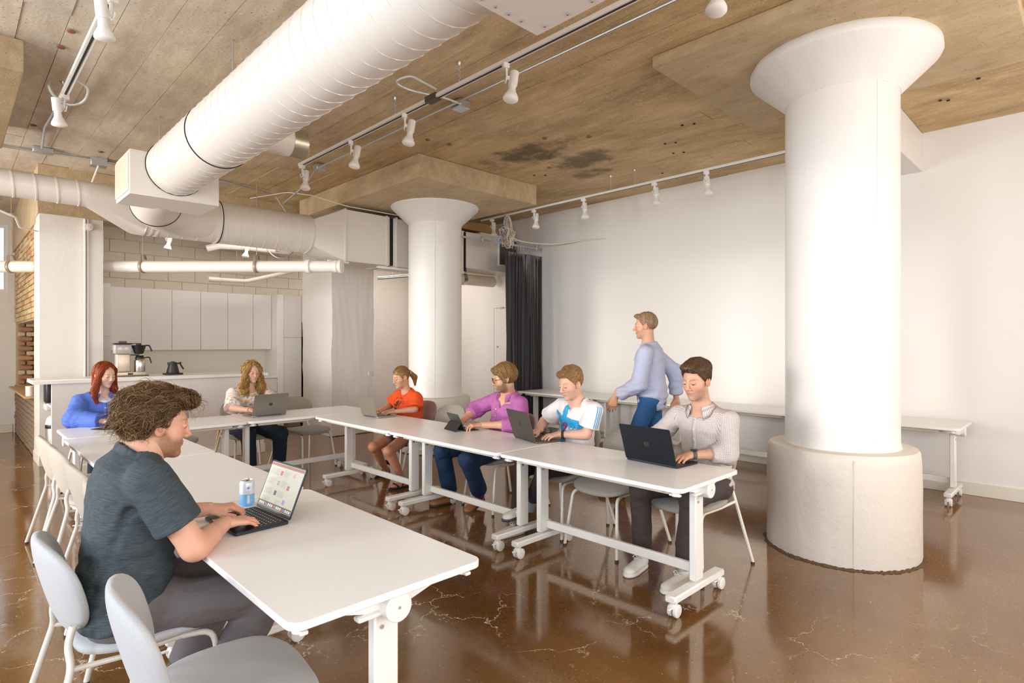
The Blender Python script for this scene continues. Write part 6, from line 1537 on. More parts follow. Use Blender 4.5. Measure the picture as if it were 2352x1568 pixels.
# ---- curly haired man, foreground
lc = (.45, 2.52); rz = -90; w = W(lc, rz)
def curly_fn(Q):
    th = np.interp(Q[:, 2], [-.09, -.03, .05, .13], [.008, .018, .023, .028]).astype(f32)
    q = (Q-V(0, -.022, .040))/np.stack([.0765+th, .0965+th, .088+th], 1); k = np.sqrt((q*q).sum(1)); d = (k-1)*(.085+th)
    lim = np.interp(Q[:, 1], [-.12, -.060, -.040, -.012, .008, .022, .05, .09], [-.098, -.088, -.010, .012, .004, .050, .075, .088]); d = smax(d, lim-Q[:, 2], .014)
    d = smin(d, ell(Q, (0, .066, .100), (.066, .052, .038)), .035)
    return smax(d, -ell(Q, (0, .082, -.018), (.086, .064, .104)), .012)
person('man with curly brown hair typing in a dark heather tee, closest to the camera', lc, rz,
  (w(.475, 2.52, .54), w(.445, 2.52, .82), w(.525, 2.51, 1.085), 0, 0),
  dict(c=w(.575, 2.505, 1.185), yaw=-2, pitch=9, s=1.03, jaw=1.08, nose=.94, beard=.85, beardcol=(.24, .10, .04), blush=1.3, browcol=(.20, .10, .04), brow=.7, adam=True),
  [(0, 0.0, -.015), (0, 0, -.015)], [w(.795, 2.445, .780), w(.815, 2.70, .780)],
  [(w(.93, 2.34, .50), w(.66, 2.36, .10), w(.60, 2.38, 0), w.d(1, .1)), (w(.92, 2.72, .50), w(.70, 2.70, .10), w(.64, 2.70, 0), w.d(1, 0))],
  (.66, .36, .25), dict(mat=TEE, sleeve=.66, infl=.014, fold=0.0093, hem=-.025, sflare=.020, neck=.068, nh=.02, ntilt=.4, seed=4, res=.0062, name='tee_shirt',
     pants=dict(mat=GREYP, r=(.100, .080, .070), hem=.9, fold=0.0120, w=1.1, res=.0075)),
  dict(fn=curly_fn, amp=.014, freq=34, an=(1, 1, 1), res=.0045, ext=(.15, .18, .15, .19), cols=[(.12, .058, .023), (.20, .105, .042), (.29, .165, .07), (.06, .028, .012)], n=5600, steps=13, step=.0065, r=.0009, curl=.0036, lift=.008, rnd=.20, free=.10, comb=hc_back, curl_n=.55, under=.5, extra=dict(n=900, steps=11, step=.0065, r=.0008, curl=.0075, rnd=.7, free=.55, cols=[(.32, .19, .085), (.22, .12, .05)])),
  scale_prof(PROF_M, 1.12, 1.10, .018), hands=[dict(fwd=w.d(1, .25, -.10), curl=(16, 24, 14), sp=2), dict(fwd=w.d(1, -.30, .02), curl=(34, 36, 20), thumb=.4)], res=.0075, hres=.0024, shw=.185, arm=(.285, .265, 1.13), neckr=.062,
  elbows=[w(.635, 2.27, .765), w(.62, 2.80, .775)])
# ---- man in checked shirt
lc = (3.58, 1.87); rz = 90; w = W(lc, rz)
def short_fn(top=.012, th=.012, swp=0.0):
    def fn(Q):
        t_ = np.interp(Q[:, 2], [-.07, 0, .06, .12], [.003, .007, th, th+top]).astype(f32)
        q = (Q-V(0, -.020, .040))/np.stack([.0765+t_, .0965+t_, .088+t_], 1); d = (np.sqrt((q*q).sum(1))-1)*(.085+t_)
        lim = np.interp(Q[:, 1], [-.12, -.055, -.032, -.014, .006, .030, .055, .09], [-.082, -.070, .012, .018, -.002, .030, .072, .080]); d = smax(d, lim-Q[:, 2], .010)
        d = smin(d, ell(Q, (swp, .070, .108), (.048, .030, .018+top*.4)), .02)
        return smax(d, -ell(Q, (0, .082, -.014), (.078, .046, .092)), .008)
    return fn
I = person('man in a checked button-down shirt typing on a dark blue laptop', lc, rz,
  (w(3.67, 1.88, .54), w(3.70, 1.87, .82), w(3.60, 1.865, 1.065), 0, -4),
  dict(c=w(3.525, 1.865, 1.245), yaw=-6, pitch=13, s=1.0, jaw=1.0, nose=1.0, beard=.30, beardcol=(.22, .13, .08), browcol=(.14, .07, .035), brow=.75),
  [(0, 0, -.015), (0, 0, -.015)], [w(3.40, 2.10, .778), w(3.405, 1.845, .778)],
  [(w(3.22, 2.09, .545), w(3.31, 2.14, .10), w(3.345, 2.145, 0), w.d(-1, -.12)), (w(3.25, 1.75, .545), w(3.26, 1.80, .10), w(3.30, 1.805, 0), w.d(-1, .08))],
  (.60, .335, .225), dict(mat=CHECK, sleeve=1.42, infl=.011, fold=0.0112, hem=-.085, sflare=.024, neck=.066, vneck=.045, cmat2=mat('check_placket', (.55, .50, .49), .8), seed=8, buttons=4, placket=True, collar=True, open=30, res=.0085,
     pants=dict(mat=CHAR, r=(.086, .068, .060), hem=.93, fold=0.0075)),
  dict(fn=short_fn(.016, .011, .01), amp=.007, freq=62, cols=[(.12, .065, .03), (.18, .10, .05), (.07, .035, .018)], n=2200, steps=6, step=.0075, r=.0010, lift=.003, rnd=.32, free=.08, comb=comb_side, under=.7),
  scale_prof(PROF_M, 1.0, 1.0, .01), hands=[dict(fwd=w.d(-1, -.12, -.08)), dict(fwd=w.d(-1, .18, -.10), curl=(24, 30, 18))], shw=.185, arm=(.285, .255, 1.0), elbows=[w(3.60, 2.20, .83), w(3.575, 1.68, .79)])
rt = I['root']
for i in (0, 1): l_ = I['legs'][i]; shoe(rt, l_[2], l_[3], (.80, .77, .70), (.84, .82, .76), (.80, .78, .72), '')
def bangle(I, i, t, r, th, m, name, wid=None, beads=0):
    a = I['wr'][i]; b = I['el'][i]; d = unit(b-a); c = a+d*t; x = unit(np.cross(d, (0, 0, 1))); y = np.cross(d, x); mb = MB()
    if beads:
        for k in range(beads): q = 2*PI*k/beads; mb.superell((th, th, th), 1, 1, 8, 6, None, Matrix.Translation(Vector(c+(x*math.cos(q)+y*math.sin(q))*r)))
    else: mb.tube([Vector(c+(x*math.cos(q)+y*math.sin(q))*r) for q in np.linspace(0, 2*PI, 25)[:-1]], th, 6, closed=True)
    if wid:
        for s_ in (-wid, wid): mb.tube([Vector(c+d*s_+(x*math.cos(q)+y*math.sin(q))*r) for q in np.linspace(0, 2*PI, 25)[:-1]], th, 6, closed=True)
    return mb.build(name, m, I['root'])
def watch(I, i, t):
    a = I['wr'][i]; b = I['el'][i]; d = unit(b-a); c = a+d*t; up_ = unit(np.array((0, 0, 1))-d*d[2]); x = np.cross(d, up_); r = .030
    M_ = Matrix.Identity(4)
    for k in range(3): M_[k][0] = x[k]; M_[k][1] = d[k]; M_[k][2] = up_[k]; M_[k][3] = c[k]
    n = 28; vs = []; 
    for k in range(n): q = 2*PI*k/n; vs += [(math.cos(q)*r*1.08, -.011, math.sin(q)*r*.92), (math.cos(q)*r*1.08, .011, math.sin(q)*r*.92)]
    o = MB().add(vs, [(2*k, 2*k+1, (2*k+3) % (2*n), (2*k+2) % (2*n)) for k in range(n)], M_).build('watch_strap', mat('watch_strap', (.10, .09, .095), .6), I['root']); m_ = o.modifiers.new('s', 'SOLIDIFY'); m_.thickness = .003
    MB().rbox((-.019, -.021, r*.86), (.019, .021, r*.86+.011), .005, M_, 3).build('watch_face', mat('watch_black', (.015, .014, .014), .15), I['root'])
watch(I, 1, .028)
def ring_(I, i, fx=.012, fy=.115):
    w_ = I['wr'][i]; MB().lathe([(.0098, -.0016), (.0108, 0), (.0098, .0016)], 14, None, False, False)
# ---- man in football shirt
lc = (3.55, 2.94); rz = 84; w = W(lc, rz)
I = person('man in a white and sky blue football shirt typing on a space grey laptop', lc, rz,
  (w(3.66, 3.00, .53), w(3.69, 2.97, .78), w(3.565, 2.905, 1.035), 0, 0),
  dict(c=w(3.490, 2.905, 1.172), yaw=-4, pitch=16, s=.98, jaw=.96, nose=1.02, beard=.22, beardcol=(.50, .26, .10), browcol=(.42, .22, .10), brow=.55, blush=1.6),
  [(0, 0, -.01), (0, 0, -.01)], [w(3.45, 3.22, .778), w(3.43, 2.985, .778)],
  [(w(3.17, 3.12, .53), w(3.20, 3.20, .10), w(3.25, 3.20, 0), w.d(-1, .1)), (w(3.18, 2.90, .55), w(3.24, 3.10, .245), w(3.26, 3.13, .165), w.d(-1, .15, -.1))],
  (.70, .41, .30), dict(mat=FOOT, sleeve=.72, infl=.013, fold=0.0120, hem=-.09, sflare=.034, neck=.056, nh=.022, ntilt=.35, vneck=.055, band=False, seed=12, decal=True, name='football_shirt', res=.0085,
     pants=dict(mat=BLACKJ, r=(.080, .060, .050), hem=.84, fold=0.0060)),
  dict(fn=short_fn(.012, .010, -.005), amp=.0055, freq=62, cols=[(.40, .22, .085), (.52, .31, .13), (.28, .15, .055)], n=2200, steps=6, step=.0075, r=.0010, lift=.0025, rnd=.25, free=.06, comb=comb_fwd, under=.8),
  scale_prof(PROF_M, .96, .95, 0), hands=[dict(fwd=w.d(-1, -.05, -.08)), dict(fwd=w.d(-1, .30, -.06), curl=(28, 30, 20))], shw=.18, arm=(.285, .255, .95), elbows=[w(3.60, 3.28, .84), w(3.525, 2.775, .79)])
rt = I['root']
for i, pc in ((0, 0), (1, 0)): l_ = I['legs'][i]; shoe(rt, l_[2], l_[3], (.72, .69, .62), (.05, .05, .05) if i else (.78, .76, .72), (.8, .78, .74), '')
for i in (0, 1):
    k, a = np.asarray(I['legs'][i][0]), np.asarray(I['legs'][i][1]); d_ = (a-k); MB().tube([Vector(k+d_*.80), Vector(a+np.array((0, .01, -.04)))], [.042, .038], 16).build('sock', mat('grey_sock', (.22, .24, .26), .9), rt)
bangle(I, 1, .045, .031, .0045, mat('brown_leather', (.05, .02, .015), .6), 'bracelet', .006)
SHW = mat('print_white', (.86, .84, .84), .5); SHM = mat('print_magenta', (.50, .015, .12), .5); SHC = mat('print_cyan', CYAN, .5); SHL = mat('print_light_blue', (.12, .45, .80), .5)
# three stripes and word mark badge
def poly2(pts): return pts, [tuple(range(len(pts)))]
bd = []; fsd = []
for k in range(3):
    x0 = -.018+k*.011; h_ = .009+k*.008; o_ = len(bd); bd += [(x0, 0), (x0+.008, 0), (x0+.008-.003, h_), (x0-.003-.0, h_-.005)]; fsd.append((o_, o_+1, o_+2, o_+3))
sx0 = -.058
decal(I, bd, fsd, 'three_bar_emblem', SHW, -.058, -.135); tv, tf = text2d('adidas', .0105); decal(I, tv, tf, 'lettering', SHW, -.056, -.142)
# round club emblem: ring, M, star
def ringp(r0, r1, n=28): return [(r0*math.cos(2*PI*k/n), r0*1.15*math.sin(2*PI*k/n)) for k in range(n)]+[(r1*math.cos(2*PI*k/n), r1*1.15*math.sin(2*PI*k/n)) for k in range(n)], [(k, (k+1) % n, n+(k+1) % n, n+k) for k in range(n)]
cx_, cz_ = .072, -.135
a_, b_ = ringp(.019, .014); decal(I, a_, b_, 'club_emblem', SHW, cx_, cz_); tv, tf = text2d('M', .034); decal(I, tv, tf, 'club_emblem', SHW, cx_, cz_, .0026)
decal(I, [(-.022, -.030), (.022, -.030), (.022, -.025), (-.022, -.025)], [(0, 1, 2, 3)], 'club_ribbon', SHW, cx_, cz_); decal(I, [(-.002, .028), (.002, .028), (.0, .033)], [(0, 1, 2)], 'club_star', mat('print_gold', (.65, .45, .1), .5), cx_, cz_)
for ch, x_, m_ in (('n', -.078, SHL), ('9', -.008, SHM), ('u', .055, SHL), ('f', .105, SHL)):
    tv, tf = text2d(ch, .105, 3)
    # fatten the stroke by stacking two shifted copies
    decal(I, [(a*1.15, b) for a, b in tv], tf, 'sponsor_letter', m_, x_, -.245, .0030); decal(I, [(a*1.15+.004, b) for a, b in tv], tf, 'sponsor_letter', m_, x_, -.245, .0026)
for (i) in (1, 0):
    sgn = (1, -1)[i]
    for k in range(3):
        pts = []; s0 = I['sh'][i]; e0_ = I['se'][i][0]; ax = unit(e0_-s0); out = unit(I['lx']*sgn+I['fw']*.15); out = unit(out-ax*(out@ax)); sd = np.cross(ax, out)
        n_ = 12; vs = []
        for j in range(n_+1):
            t_ = -.28+1.2*j/n_; c_ = s0+(e0_-s0)*t_ + (I['u']*.0)
            off = sd*((k-1)*.017) 
            for q in (-.0035, .0035):
                o_ = unit(out*.07 + off + sd*q); pt_ = c_+(out*.12); h_ = I['sb'].ray_cast(Vector(c_+out*.16+off+sd*q), Vector(-out)); vs.append((h_[0]+Vector(out)*.002) if h_[0] is not None else Vector(c_+out*.07))
        MB().add(vs, [(2*j, 2*j+1, 2*j+3, 2*j+2) for j in range(n_)]).build('sleeve_stripe', SHC, I['shirt'], ang=180)
# ---- man in purple shirt
lc = (3.64, 3.82); rz = 78; w = W(lc, rz)
def bob_fn(Q):
    d = hair_cap(Q, .014, front=.05, back=-.105, side=-.035, fl=(.085, -.035, .060, .050, .098), top=.008)
    X = Q.copy(); X[:, 0] = np.abs(X[:, 0]); d = smin(d, seg(X, (.066, .045, .055), (.079, .010, -.015), .018, .014), .015); return smin(d, ell(Q, (.02, .062, .095), (.058, .036, .024)), .02)
I = person('bearded man in a purple shirt and round glasses holding a tablet', lc, rz,
  (w(3.70, 3.88, .54), w(3.76, 3.84, .80), w(3.64, 3.76, 1.020), 0, 0),
  dict(c=w(3.565, 3.735, 1.175), yaw=-24, pitch=12, s=1.0, jaw=1.02, beard=.85, beardcol=(.12, .06, .03), browcol=(.2, .1, .05), brow=.6),
  [(0, 0, -.005), (0, 0, -.02)], [w(3.36, 4.08, .785), w(3.345, 3.80, .778)],
  [(w(3.20, 4.16, .53), w(3.36, 4.25, .10), w(3.40, 4.25, 0), w.d(-1, .1)), (w(3.17, 3.77, .50), w(3.47, 3.96, .14), w(3.53, 3.98, .05), w.d(-1, -.15, -.35))],
  (.62, .35, .22), dict(mat=PLUM, sleeve=1.45, infl=.013, fold=0.0135, hem=-.09, sflare=.024, neck=.066, vneck=.09, seed=16, buttons=4, placket=True, collar=True, open=38, res=.0085,
     pants=dict(mat=NAVY, r=(.090, .075, .070), hem=.95, fold=0.0090)),
  dict(fn=bob_fn, amp=.003, freq=60, an=(1, 1, .4), cols=[(.30, .155, .055), (.42, .24, .09), (.20, .095, .035)], n=1500, steps=11, step=.009, r=.0013, lift=.003, rnd=.14, comb=comb_down, under=.8),
  scale_prof(PROF_M, 1.06, 1.06, .025), hands=[dict(fwd=w.d(-1, -.25, .05), curl=(30, 35, 25)), dict(fwd=w.d(-.9, .5, .02), curl=(34, 38, 26), thumb=.6)], shw=.195, arm=(.285, .255, 1.02), elbows=[w(3.58, 4.13, .87), w(3.56, 3.53, .785)])
rt = I['root']
def glasses(I, rr, m, sh=1.0, th=.0018, hs=1.0):
    hc, hM = I['hc'], I['hM']; mb = MB(); lens = MB()
    for sg in (-1, 1):
        c_ = V(sg*.032, .105, .004); pts = [Vector(hc+hM@((c_+V(rr*math.cos(q), -.010*abs(math.cos(q)) if sg*math.cos(q) > 0 else 0, rr*sh*math.sin(q)))*hs)) for q in np.linspace(0, 2*PI, 29)[:-1]]; mb.tube(pts, th, 6, closed=True)
        mb.tube([Vector(hc+hM@(V(sg*(.032+rr), .095, .008)*hs)), Vector(hc+hM@(V(sg*.078, .080, .010)*hs)), Vector(hc+hM@(V(sg*.082, .0, .008)*hs)), Vector(hc+hM@(V(sg*.080, -.018, -.006)*hs))], th*.8, 6)
    mb.tube([Vector(hc+hM@(V(-.032+rr, .105, .008)*hs)), Vector(hc+hM@(V(0, .110, .012)*hs)), Vector(hc+hM@(V(.032-rr, .105, .008)*hs))], th, 6); return mb.build('glasses', m, I['root'])
glasses(I, .0225, mat('plum_acetate', (.09, .015, .03), .25), 1, .0024)
p_ = I['hc']+I['hM']@V(-.083, -.004, -.002); MB().superell((.007, .010, .008), 1, 1, 12, 8, None, Matrix.Translation(Vector(p_))).build('earbud', mat('earbud_grey', (.35, .42, .5), .3), rt)
for i in (0, 1):
    l_ = I['legs'][i]; shoe(rt, l_[2], l_[3], (.36, .15, .045), (.05, .03, .02), (.60, .42, .2), ''); k, a = np.asarray(l_[0]), np.asarray(l_[1]); MB().tube([Vector(k+(a-k)*.88), Vector(a+np.array((0, 0, -.05)))], [.046, .040], 16).build('sock', mat('purple_sock', (.12, .01, .10), .9), rt)
# ---- woman in orange
lc = (3.64, 5.35); rz = 88; w = W(lc, rz)
def pony_fn(Q):
    d = hair_cap(Q, .006, front=.05, back=-.060, side=-.010, fl=(.086, -.034, .072, .052, .098)); d = smin(d, ell(Q, (0, -.122, .022), (.026, .024, .026)), .01)
    t_ = seg(Q, (0, -.135, .015), (0, -.175, -.055), .026, .030); t_ = smin(t_, seg(Q, (0, -.175, -.055), (.01, -.160, -.150), .030, .010), .02); return smin(d, t_, .008)
I = person('woman with a ponytail in an orange tee typing on a pale laptop', lc, rz,
  (w(3.68, 5.37, .52), w(3.70, 5.36, .74), w(3.60, 5.325, .955), 0, 0),
  dict(c=w(3.525, 5.315, 1.118), yaw=-2, pitch=17, s=.92, jaw=.92, nose=.88, browcol=(.20, .10, .05), brow=.65, blush=1.2, lip=(.66, .26, .22)),
  [(0, 0, -.01), (0, 0, -.01)], [w(3.36, 5.45, .772), w(3.37, 5.22, .772)],
  [(w(3.20, 5.34, .405), w(3.50, 5.58, .095), w(3.58, 5.62, .0), w.d(-1, .12)), (w(3.18, 5.02, .405), w(3.36, 5.04, .095), w(3.43, 5.05, 0), w.d(-1, .0))],
  (.64, .36, .23), dict(mat=ORANGE, sleeve=.86, infl=.024, fold=0.0135, hem=-.09, sflare=.045, neck=.056, nh=.030, ntilt=.30, seed=20, decal=True, name='tee_shirt', res=.0085,
     pants=dict(mat=SHORTS, r=(.088, .075, .06), short=.24, fold=0.0030, name='shorts')),
  dict(fn=pony_fn, amp=.0022, freq=70, an=(1, .4, 1), ext=(.12, .22, .20, .12), cols=[(.32, .175, .06), (.45, .27, .11), (.22, .105, .03)], n=1500, steps=9, step=.010, r=.0012, lift=.0015, rnd=.08, comb=lambda Q: (-Q[0]*3, -1, -.15) if Q[1] > -.115 else (0, -.2, -1), under=.8),
  scale_prof(PROF_F, 1.0, 1.0, .01), sex='f', hands=[dict(fwd=w.d(-1, -.2, -.08)), dict(fwd=w.d(-1, .25, -.08), curl=(26, 30, 18))], shw=.165, arm=(.265, .235, .82), elbows=[w(3.56, 5.56, .80), w(3.57, 5.12, .785)], neckr=.046, barelegs=True, extra=None)
rt = I['root']
hb = I['hc']+I['hM']@V(0, -.118, .020); MB().superell((.030, .016, .030), 1, .8, 16, 10, None, Matrix.Translation(Vector(hb))).build('hair_scrunchie', mat('tan_scrunchie', (.50, .36, .22), .8), rt)
for i in (0, 1):
    l_ = I['legs'][i]; o_, M_ = frame(l_[2], unit(l_[3]), (0, 0, 1)); M4 = Matrix.Identity(4)
    for a in range(3):
        for b in range(3): M4[a][b] = float(M_[a, b])
        M4[a][3] = float(o_[a])
    sd_ = bpy.data.objects.new('sandal', None); link(sd_, rt); BK = mat('black_sandal', (.014, .012, .012), .6)
    pts = [(.032*math.cos(q)*(1.1 if math.sin(q) > 0 else .9), .105+.125*math.sin(q)) for q in np.linspace(0, 2*PI, 25)[:-1]]; MB().prism(pts, 0, .022, M4).build('sole', BK, sd_, bevel=.004)
    st_ = MB()
    for (ya, yb_, hh) in ((.13, .17, .062), (.09, .06, .085), (.02, .03, .10)): st_.tube([M4@Vector(q) for q in catmull([(-.040, ya, .02), (-.032, (ya+yb_)/2, hh*.75), (0, yb_, hh), (.032, (ya+yb_)/2, hh*.75), (.040, ya, .02)], 5)], .008, 6)
    st_.build('straps', BK, sd_)
BLK = mat('print_black', (.02, .012, .012), .6)
def arc_text(I, s, size, r, a0, a1, cx, cz, m):
    n = len(s)
    for i, ch in enumerate(s):
        if ch == ' ': continue
        a = R(a0+(a1-a0)*i/(n-1)); tv, tf = text2d(ch, size); ca, sa = math.cos(a-PI/2), math.sin(a-PI/2)
        decal(I, [(r*math.cos(a)+x*ca-y*sa, r*math.sin(a)+x*sa+y*ca) for x, y in tv], tf, 'lettering', m, cx, cz, .0025)
arc_text(I, 'UP HOLLAND HUP', .027, .088, 160, 8, 0, -.150, BLK)
# rampant lion silhouette
lion = [(-.060, -.10), (-.052, -.085), (-.035, -.088), (-.030, -.070), (-.045, -.058), (-.062, -.060), (-.070, -.045), (-.055, -.040), (-.045, -.046), (-.032, -.040), (-.030, -.020), (-.042, -.006), (-.060, -.004), (-.066, .010), (-.052, .014), (-.040, .008), (-.028, .012), (-.030, .024), (-.040, .034), (-.034, .046), (-.024, .052), (-.014, .064), (-.004, .058), (.004, .068), (.010, .056), (.016, .046), (.012, .032), (.016, .018), (.014, .000), (.018, -.020), (.012, -.040), (.020, -.062), (.014, -.080), (.024, -.10), (.004, -.10), (-.004, -.080), (-.012, -.066), (-.022, -.085), (-.034, -.10)]
from mathutils.geometry import tessellate_polygon
def dec_poly(I, pts, name, m, cx, cz, off=.0025):
    tri = tessellate_polygon([[Vector((x, y, 0)) for x, y in pts]]); decal(I, pts, [tuple(t) for t in tri], name, m, cx, cz, off)
LB = mat('print_dark_brown', (.10, .02, .008), .6)
lion = [(a*.9, b*.9) for a, b in lion]; dec_poly(I, lion, 'lion_print', LB, .0, -.160); tail = [(.016, -.06), (.034, -.05), (.040, -.02), (.030, .01), (.028, .03), (.040, .045), (.036, .060), (.048, .052), (.058, .062), (.056, .048), (.066, .044), (.054, .034), (.056, .022), (.044, .026), (.038, .012), (.046, -.016), (.044, -.052), (.030, -.066)]
tail = [(a*.9, b*.9) for a, b in tail]; dec_poly(I, tail, 'lion_print', LB, .0, -.160)
# ---- woman in floral blouse
lc = (2.47, 6.80); rz = 180; w = W(lc, rz)
def long_fn(w_=1.0, back=-.13):
    def fn(Q):
        d = hair_cap(Q, .013, front=.085, back=-.10, side=-.06, fl=(.094, -.002, .060*w_, .066, .108))
        X = Q.copy(); X[:, 0] = np.abs(X[:, 0]); d = smin(d, seg(X, (.060, .030, .06), (.080, .012, -.06), .024, .026), .02); d = smin(d, seg(Q, (0, -.075, .0), (0, -.085, back), .06, .05), .03)
        X[:, 0] = np.abs(Q[:, 0]); return smax(smax(d, -ell(Q, (0, .092, -.004), (.058*w_, .068, .104)), .01), -ell(Q, (0, .085, .088), (.022, .05, .030)), .012)
    return fn
I = person('woman with long wavy blonde hair and glasses in a floral blouse', lc, rz,
  (w(2.46, 6.84, .52), w(2.46, 6.86, .74), w(2.475, 6.80, .985), 0, 0),
  dict(c=w(2.485, 6.755, 1.158), yaw=4, pitch=9, s=.93, jaw=.98, nose=.9, browcol=(.30, .16, .07), brow=.5, blush=1.2, lip=(.68, .25, .20)),
  [(0, 0, -.01), (0, 0, -.01)], [w(2.345, 6.40, .772), w(2.57, 6.40, .772)],
  [(w(2.33, 6.44, .50), w(2.38, 6.52, .10), w(2.38, 6.56, 0), w.d(0, -1)), (w(2.68, 6.44, .48), w(2.74, 6.62, .10), w(2.74, 6.66, 0), w.d(.1, -1))],
  (.70, .41, .29), dict(mat=FLOR, sleeve=.98, infl=.018, fold=0.0120, hem=-.09, sflare=.040, neck=.082, seed=24, name='blouse', res=.0085,
     pants=dict(mat=JEANS, r=(.105, .078, .066), hem=.95, fold=0.0090)),
  dict(fn=long_fn(), amp=.006, freq=52, an=(1, 1, .9), ext=(.17, .17, .38, .12), cols=[(.46, .25, .07), (.62, .38, .12), (.34, .17, .045)], n=1100, steps=22, step=.010, r=.0026, curl=.0085, curl_n=.62, lift=.010, rnd=.12, comb=lambda Q: (Q[0]*2, .1, -1), under=.75,
     locks=[((.076, .02, -.04), (.105, .035, -.15), .030, .034, 'h'), ((-.076, .02, -.04), (-.105, .035, -.15), .030, .034, 'h'), ((.105, .035, -.15), (.085, .075, -.27), .034, .022, 'h'), ((-.105, .035, -.15), (-.085, .078, -.27), .034, .024, 'h'), ((-.085, .078, -.27), (-.070, .085, -.33), .024, .014, 'h')]),
  scale_prof(PROF_F, 1.12, 1.12, .03), sex='f', hands=[dict(fwd=w.d(.25, -1, -.08)), dict(fwd=w.d(-.2, -1, -.08))], shw=.17, arm=(.265, .235, .95), elbows=[w(2.235, 6.62, .78), w(2.70, 6.62, .78)], neckr=.047)
glasses(I, .024, mat('gold_wire', (.55, .40, .22), .3, .8), .9, .0011, .93); bangle(I, 0, .02, .028, .006, mat('yellow_beads', (.65, .45, .05), .4), 'bead_bracelet', None, 16)
nk = []
for k in range(21): a = R(200+140*k/20); nk.append(Vector(I['nb']+I['lx']*math.cos(a)*.085*-1+I['fw']*(.045-.03*math.sin(a))+I['u']*(.05*math.sin(a)*1.1-.0)))
pn = I['S2']+I['fw']*.135-I['u']*.085; MB().prism([(-.03, .008), (-.015, -.008), (0, -.014), (.015, -.008), (.03, .008), (0, .0)], 0, .004, Matrix.Translation(Vector(pn)) @ Matrix.Rotation(R(90), 4, 'X')).build('necklace_pendant', mat('gold_pendant', (.45, .33, .08), .35, .8), I['root'])
# ---- woman in blue shirt
lc = (1.10, 6.84); rz = 180; w = W(lc, rz)
I = person('woman with long red hair in a loose blue shirt behind the corner table', lc, rz,
  (w(1.10, 6.88, .53), w(1.09, 6.90, .76), w(1.10, 6.82, 1.0), 0, 0),
  dict(c=w(1.105, 6.765, 1.18), yaw=26, pitch=14, s=.95, jaw=.92, nose=.85, browcol=(.22, .09, .04), brow=.75, blush=.8, lip=(.68, .26, .24)),
  [(0, 0, -.02), (0, 0, -.02)], [w(1.06, 6.39, .775), w(1.24, 6.36, .775)],
  [(w(.98, 6.48, .50), w(1.0, 6.55, .10), w(1.0, 6.60, 0), w.d(0, -1)), (w(1.22, 6.48, .50), w(1.22, 6.55, .10), w(1.22, 6.60, 0), w.d(0, -1))],
  (.74, .48, .35), dict(mat=BLUE, sleeve=1.80, infl=.030, fold=0.0180, hem=-.09, sflare=.030, neck=.068, vneck=.065, seed=28, buttons=4, placket=True, collar=True, open=32, ch=.026, res=.009,
     pants=dict(mat=JEANS, r=(.085, .062, .055), hem=.92, fold=0.0090)),
  dict(fn=long_fn(.98, -.11), amp=.0035, freq=48, an=(1, 1, .35), ext=(.18, .17, .36, .12), cols=[(.33, .055, .012), (.46, .095, .022), (.22, .025, .008)], n=1800, steps=18, step=.012, r=.0015, lift=.004, rnd=.07, comb=lambda Q: (Q[0]*4, -.05, -1), under=.7,
     locks=[((.074, .02, -.04), (.098, .03, -.14), .026, .028, 'h'), ((-.074, .02, -.04), (-.098, .02, -.14), .026, .030, 'h'), ((.098, .03, -.14), (.100, .045, -.20), .028, .016, 'h'), ((.100, .045, -.20), (.075, .075, -.29), .016, .009, 'h'), ((-.098, .02, -.14), (-.11, .04, -.23), .030, .014, 'h')]),
  scale_prof(PROF_F, 1.05, 1.05, .0), sex='f', hands=[dict(fwd=w.d(.3, -1, -.05)), dict(fwd=w.d(-.1, -1, -.08))], shw=.175, arm=(.275, .245, .85), elbows=[w(.845, 6.60, .79), w(1.38, 6.58, .79)], neckr=.046)
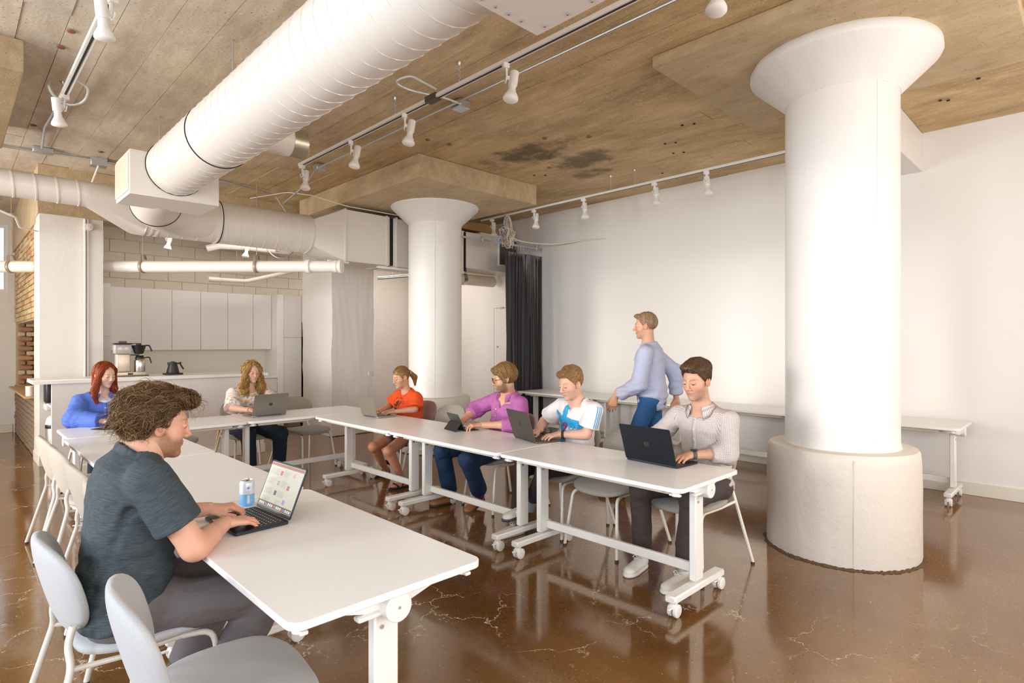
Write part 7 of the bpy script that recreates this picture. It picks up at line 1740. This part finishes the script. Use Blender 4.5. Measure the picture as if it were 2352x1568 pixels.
def under(P, I=I): d = smin(ell(P, I['S2']+np.array((0, .03, -.05)), (.075, .062, .10)), seg(P, I['nb']-I['u']*.03, I['nb']+I['u']*.018, .058, .054), .02); return smax(d, ((P-I['nb'].astype(f32))@I['u'].astype(f32))-.012+.25*((P-I['nb'].astype(f32))@I['fw'].astype(f32)), .004)
v_, q = snets(under, I['S2']-.2, I['S2']+.2, .007); npmesh('undershirt', v_, q, WHITET, I['root'])
# ---- walking man near the long wall
lc = (4.88, 3.05); rz = 22; w = W(lc, rz)
I = person('man in pale shirt and blue trousers walking past the long wall', lc, rz,
  (np.array((0, 0, .95)), np.array((0, -.015, 1.20)), np.array((0, .03, 1.475)), 0, 0),
  dict(c=np.array((0, .06, 1.655)), yaw=6, pitch=4, s=1.0, beard=.1, browcol=(.3, .18, .1), brow=.5),
  [(0, 0, -.02), (0, 0, -.02)], [np.array((.25, -.20, .94)), np.array((-.22, .30, .98))],
  [(np.array((.09, -.02, .52)), np.array((.09, -.30, .13)), np.array((.09, -.36, .05)), (0, 1, -.25)), (np.array((-.09, .18, .51)), np.array((-.09, .30, .09)), np.array((-.09, .25, 0)), (0, 1, .05))],
  (.74, .40, .24), dict(mat=LTBLUE, sleeve=1.85, infl=.020, fold=0.0090, hem=-.10, sflare=.022, neck=.066, vneck=.03, seed=32, collar=True, open=26, res=.011,
     pants=dict(mat=BJEANS, w=.88, r=(.090, .068, .060), hem=.95, fold=0.0075, res=.011)),
  dict(fn=short_fn(.006, .008), amp=.003, freq=70, res=.006, cols=[(.36, .22, .12), (.48, .32, .18)], n=300, steps=6, step=.008, r=.002, lift=.002, rnd=.3, comb=comb_side),
  scale_prof(PROF_M, 1.0, 1.05, .02), hands=[dict(fwd=(0, -.1, -1), up=(1, 0, 0), curl=(20, 25, 15)), dict(fwd=(0, .35, -1), up=(-1, 0, 0), curl=(20, 25, 15))], shw=.19, arm=(.30, .26, 1.0), hint=((.2, -1, -.2), (-.2, -1, -.2)), hres=.004, res=.011)
for i in (0, 1): l_ = I['legs'][i]; shoe(I['root'], l_[2], l_[3], (.12, .08, .05), (.03, .02, .02), None, '')
